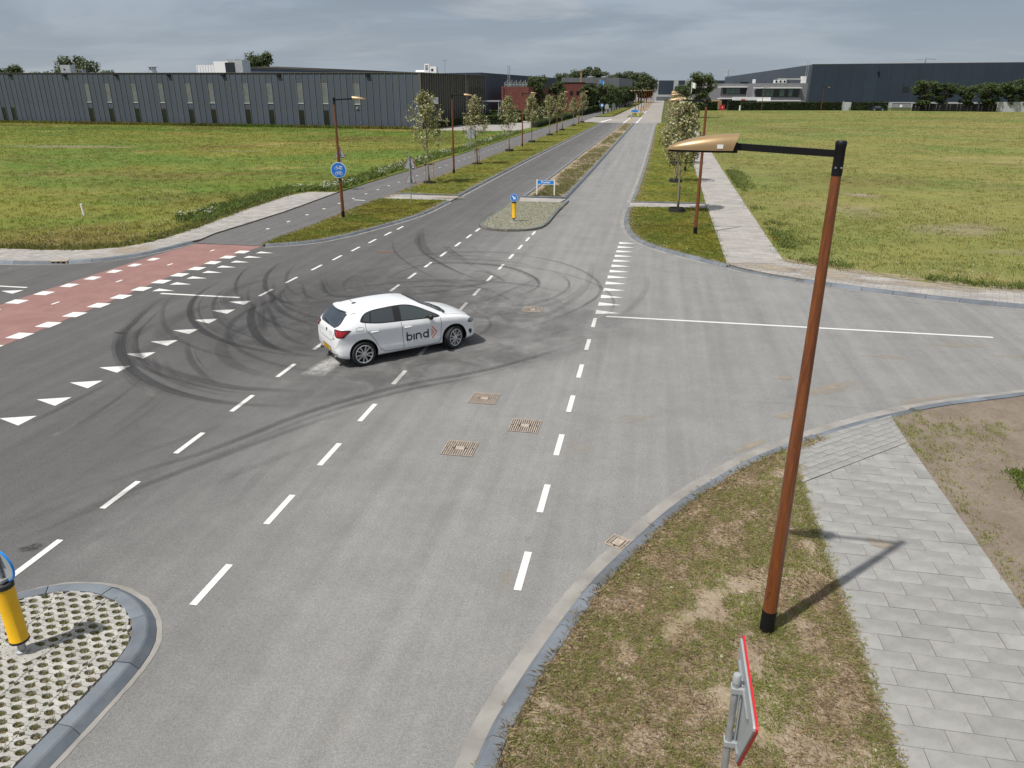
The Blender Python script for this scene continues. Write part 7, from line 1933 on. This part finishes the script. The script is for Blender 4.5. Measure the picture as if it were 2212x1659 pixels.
blades(lb, 7, .05, .02, .085, .0045, green, 'grass', 'longer grass around the foot of the nearest lamp', 'grass', MAT['blade'], .9, .093)
kk = smooth_path(K_FK, .05); kk = kk[(kk[:, 1] > 5) & (kk[:, 1] < 14)]
wk = kk[rng.random(len(kk)) < .09]; blades(np.repeat(wk, 2, 0), 6, .02, .015, .05, .005, dry + green, 'grass', 'tiny weeds in the joint between near kerb and gutter', 'grass', MAT['blade'], 1.4, .008)
# bare earth: scattered weeds
BE = [(5.22, 6), (5.22, 15.6)] + [p for p in fk2_in if p[0] < 30] + [(30, 6)]
c3 = scatter(BE, 520, lambda x, y: np.clip((fbm(x, y, 2.2, 21) - .56) * 8, 0, 1) * .5 + np.exp(-np.abs(x - 5.35) / .22) * .9, False)
blades(c3, 12, .05, .02, .075, .005, green, 'weeds', 'green weeds on the bare earth right of the near pavement', 'weeds', MAT['blade'], 1.1, .085)
wp_ = scatter([(6.3, 9.0), (6.6, 13.6), (8.2, 12.8), (8.4, 9.0)], 420, None, False)
blades(wp_, 16, .06, .05, .15, .010, [(.15, .21, .045), (.18, .24, .055)], 'weeds', 'dense dark green weed patch at the right edge on the earth', 'weeds', MAT['blade'], 1.0, .085)
# mown verges
VT = [CYC_R[i] for i in (0, 1, 2, 3)] + [(-17.0, 46.05), (-12.65, 46.05)] + vt_in[::-1]
VL = [(-16.9, 48.6)] + CYC_R[6:9] + [(-16.45, 120), (-16.22, 162.8)] + vl_in[::-1][1:]
VR2 = [(-1.2, 45.35), (3.07, 45.6), (3.05, 40), (3.0, 30.6)] + r2_in[::-1][:-1]
VR = [(-1.17, 47.5), (3.1, 47.5), (3.2, 54.5), (3.25, 64), (3.5, 86), (3.9, 120)] + [p for p in r_in[:-1] if p[1] < 120]
tw = [(1.2, 1.2, 1.1), (1.4, 1.35, 1.2), (1.05, 1.1, 1), (1.75, 1.5, 1.4)]
for po, n, lab in ((VT, 3200, 'short blades on the grass tongue by the bicycle sign'), (VL, 5000, 'short blades on the long left verge'), (VR2, 3000, 'short blades on the right corner verge'), (VR, 3500, 'short blades on the long right verge')):
    blades(scatter(po, n, None, True, 36), 9, .09, .03, .075, .022, tw, 'grass', lab, 'grass', MAT['blade_v'], 1.2, .093)
# straw coloured rims of the mown verges
for path, sd, lab in ((K_VT, 1, 'scorched straw rim of the left grass tongue along its kerb'), (K_VL, 1, 'scorched straw rim of the long left verge along its kerb'), (K_R, 1, 'scorched straw rim of the long right verge along its kerb'), (K_R2, 1, 'scorched straw rim of the right corner verge along its kerb'), (CYC_R[1:11], -1, 'scorched straw rim of the left verges along the cycle path')):
    q = smooth_path(path, .12); q = q[q[:, 1] < 120]; q = np.repeat(offset(q, sd * (.33 if sd > 0 else .16)), 2, 0); q = q + rng.normal(0, .14, q.shape)
    blades(q, 8, .05, .015, .05, .02, dry, 'dry_grass', lab, 'grass', MAT['blade'], 2.6, .094)
# meadows
FL = UL_G[1:] + [(x - .02, y) for x, y in CYC_L[6:]] + [(-21, 128), (-37, 128), (-140, 142), (-110, 60)]
FRp = UR_G[2:] + RW_R + [(7, 262), (110, 258), (90, 27.4)]
ml_ = [(1.35, 1.35, 1.3), (1.6, 1.55, 1.5), (1.15, 1.2, 1.1), (2.0, 1.75, 1.7)]
blades(scatter(FL, 15000, None, True, 40), 8, .13, .05, .16, .028, ml_, 'grass', 'long meadow grass left of the cycle path', 'grass', MAT['blade_l'], .8, .075)
blades(scatter(FRp, 16000, lambda x, y: np.clip((fbm(x, y, 7, 40) - .30) * 5, .1, 1), True, 40), 8, .13, .05, .14, .026, ml_, 'grass', 'long meadow grass right of the footpath', 'grass', MAT['blade_r'], .8, .08)
far_l = scatter(FL, 9000, lambda x, y: np.clip((y - 60) / 60, 0, 1), False)
blades(far_l, 5, .35, .06, .16, .10, ml_, 'grass', 'far meadow grass before the dark building', 'grass', MAT['blade_l'], .8, .07)
bx = np.linspace(-146, -41, 1500); bank = np.c_[bx, 130.2 - (bx + 40.1) * .125 - .4 + rng.normal(0, .5, 1500)]
blades(bank, 9, .3, .2, .75, .09, [(1, 1.05, 1), (.7, .8, .8), (1.5, 1.3, 1.4)], 'grass', 'tall rank grass along the foot of the dark building', 'grass', MAT['blade_l'], .7, .05)
far_r = scatter(FRp, 9000, lambda x, y: np.clip((y - 60) / 80, 0, 1), False)
blades(far_r, 5, .4, .06, .16, .11, ml_, 'grass', 'far meadow grass before the warehouse', 'grass', MAT['blade_r'], .8, .07)
# lush weeds and white flowers along the cycle path and pavement edges
ed = smooth_path([(-23.0, 36), (-23.6, 44), (-23.3, 48.9), (-21.6, 49.3), (-21.4, 55), (-21.3, 62), (-21.2, 75), (-21.2, 95), (-21.2, 125)], .12)
keep = rng.random(len(ed)) < np.clip(55 / np.hypot(ed[:, 0], ed[:, 1]), .3, 1); ed = ed[keep]
ed = np.repeat(ed, 3, 0); ed = ed + np.c_[-np.abs(rng.normal(0, .75, len(ed))), rng.normal(0, .4, len(ed))]
blades(ed, 14, .14, .14, .46, .045, [(.13, .18, .045), (.165, .215, .055), (.20, .245, .07), (.115, .16, .05)], 'weeds', 'lush dark green weeds edging the cycle path', 'weeds', MAT['blade'], .9, .07)
eg = smooth_path(UR_G[2:] + RW_R[:5], .12); eg = np.repeat(eg, 3, 0); eg = eg + np.c_[np.abs(rng.normal(0, .55, len(eg))) + .25, np.abs(rng.normal(0, .4, len(eg))) + .1]
eg = eg[fbm(eg[:, 0], eg[:, 1], 3.0, 70) > .42]
blades(eg, 12, .1, .06, .24, .03, [(.15, .19, .05), (.18, .225, .06), (.21, .24, .08)], 'weeds', 'green weeds edging the right pavement and footpath', 'weeds', MAT['blade'], .9, .08)
eu = smooth_path(UL_G[1:11], .1); eu = np.repeat(eu, 3, 0) + np.c_[-np.abs(rng.normal(0, .5, len(eu) * 3)), np.abs(rng.normal(0, .5, len(eu) * 3))]
blades(eu, 10, .1, .06, .22, .028, [(.12, .155, .036), (.15, .18, .045), (.27, .22, .10)], 'weeds', 'grass and weeds edging the left corner pavement', 'weeds', MAT['blade'], .9, .08)

def flowers(C, hmin, hmax, size, col, name, label, per=3):
    C = np.repeat(C, per, 0) + rng.normal(0, .09, (len(C) * per, 2)); n = len(C); z = .09 + rng.uniform(hmin, hmax, n)
    P = np.c_[C, z]
    me = leaf_mesh(name, P, size, np.array(col) * rng.uniform(.8, 1.1, (n, 1)), MAT['leaf'], 1.4)
    link(name, me, None, label=label, cat='flowers', kind='stuff')
fl = ed[::3][fbm(ed[::3, 0], ed[::3, 1], 5.0, 50) > .50]
flowers(fl, .28, .5, .11, (.62, .62, .54), 'wild_flowers', 'white umbel flowers among the weeds along the cycle path', 4)
ff = scatter(FL, 1400, lambda x, y: np.clip((fbm(x, y, 5, 61) - .47) * 8, 0, 1) * (y < 70), True, 36); flowers(ff, .12, .22, .05, (.6, .6, .52), 'wild_flowers', 'small white flowers dotted over the near left meadow', 2)
fr_ = scatter(FRp, 900, lambda x, y: np.clip((fbm(x, y, 5, 66) - .47) * 8, 0, 1) * (y < 70), True, 36); flowers(fr_, .1, .18, .045, (.6, .6, .5), 'wild_flowers', 'small white flowers dotted over the near right meadow', 2)
fy = scatter(FRp, 300, lambda x, y: (y < 45) * 1.0, True, 33); flowers(fy, .1, .18, .05, (.55, .40, .02), 'wild_flowers', 'yellow flowers at the road edge of the right meadow', 2)
fp = scatter(FRp, 26, lambda x, y: (y < 45) * 1.0, True, 33); flowers(fp, .12, .2, .08, (.55, .06, .02), 'wild_flowers', 'a few red poppies in the right meadow', 2)
fv = np.vstack([scatter(VT, 90, None, False), scatter(VR2, 90, None, False), scatter(VL, 120, None, True, 45)]); flowers(fv, 0.03, .06, .05, (.6, .6, .5), 'wild_flowers', 'white clover heads and litter dots on the mown verges', 1)
# fallen leaves and litter on the dry verge
lv = scatter(DV, 34, None, False); P = np.c_[lv, np.full(len(lv), .115)]
link('fallen_leaves', leaf_mesh('fallen_leaves', P, .065, np.array([(.5, .46, .34)] * 26 + [(.42, .16, .06)] * 8)[:len(P)], MAT['leaf'], 2.5), None, label='pale dry leaves and scraps lying on the foreground verge', cat='leaves', kind='stuff')
MEDW = [(x + .45 if k in (0, 6, 7, 8, 9) else x - .1, y) for k, (x, y) in enumerate(MEDP)]
blades(scatter(MEDW, 3600, lambda x, y: np.clip((fbm(x, y, 4, 81) - .36) * 6, .1, 1), True, 50), 7, .10, .03, .11, .026, [(.16, .20, .055), (.19, .22, .07), (.23, .20, .10), (.19, .14, .09)], 'weeds', 'low weeds on the earth of the long median', 'weeds', MAT['blade'], .9, .10)
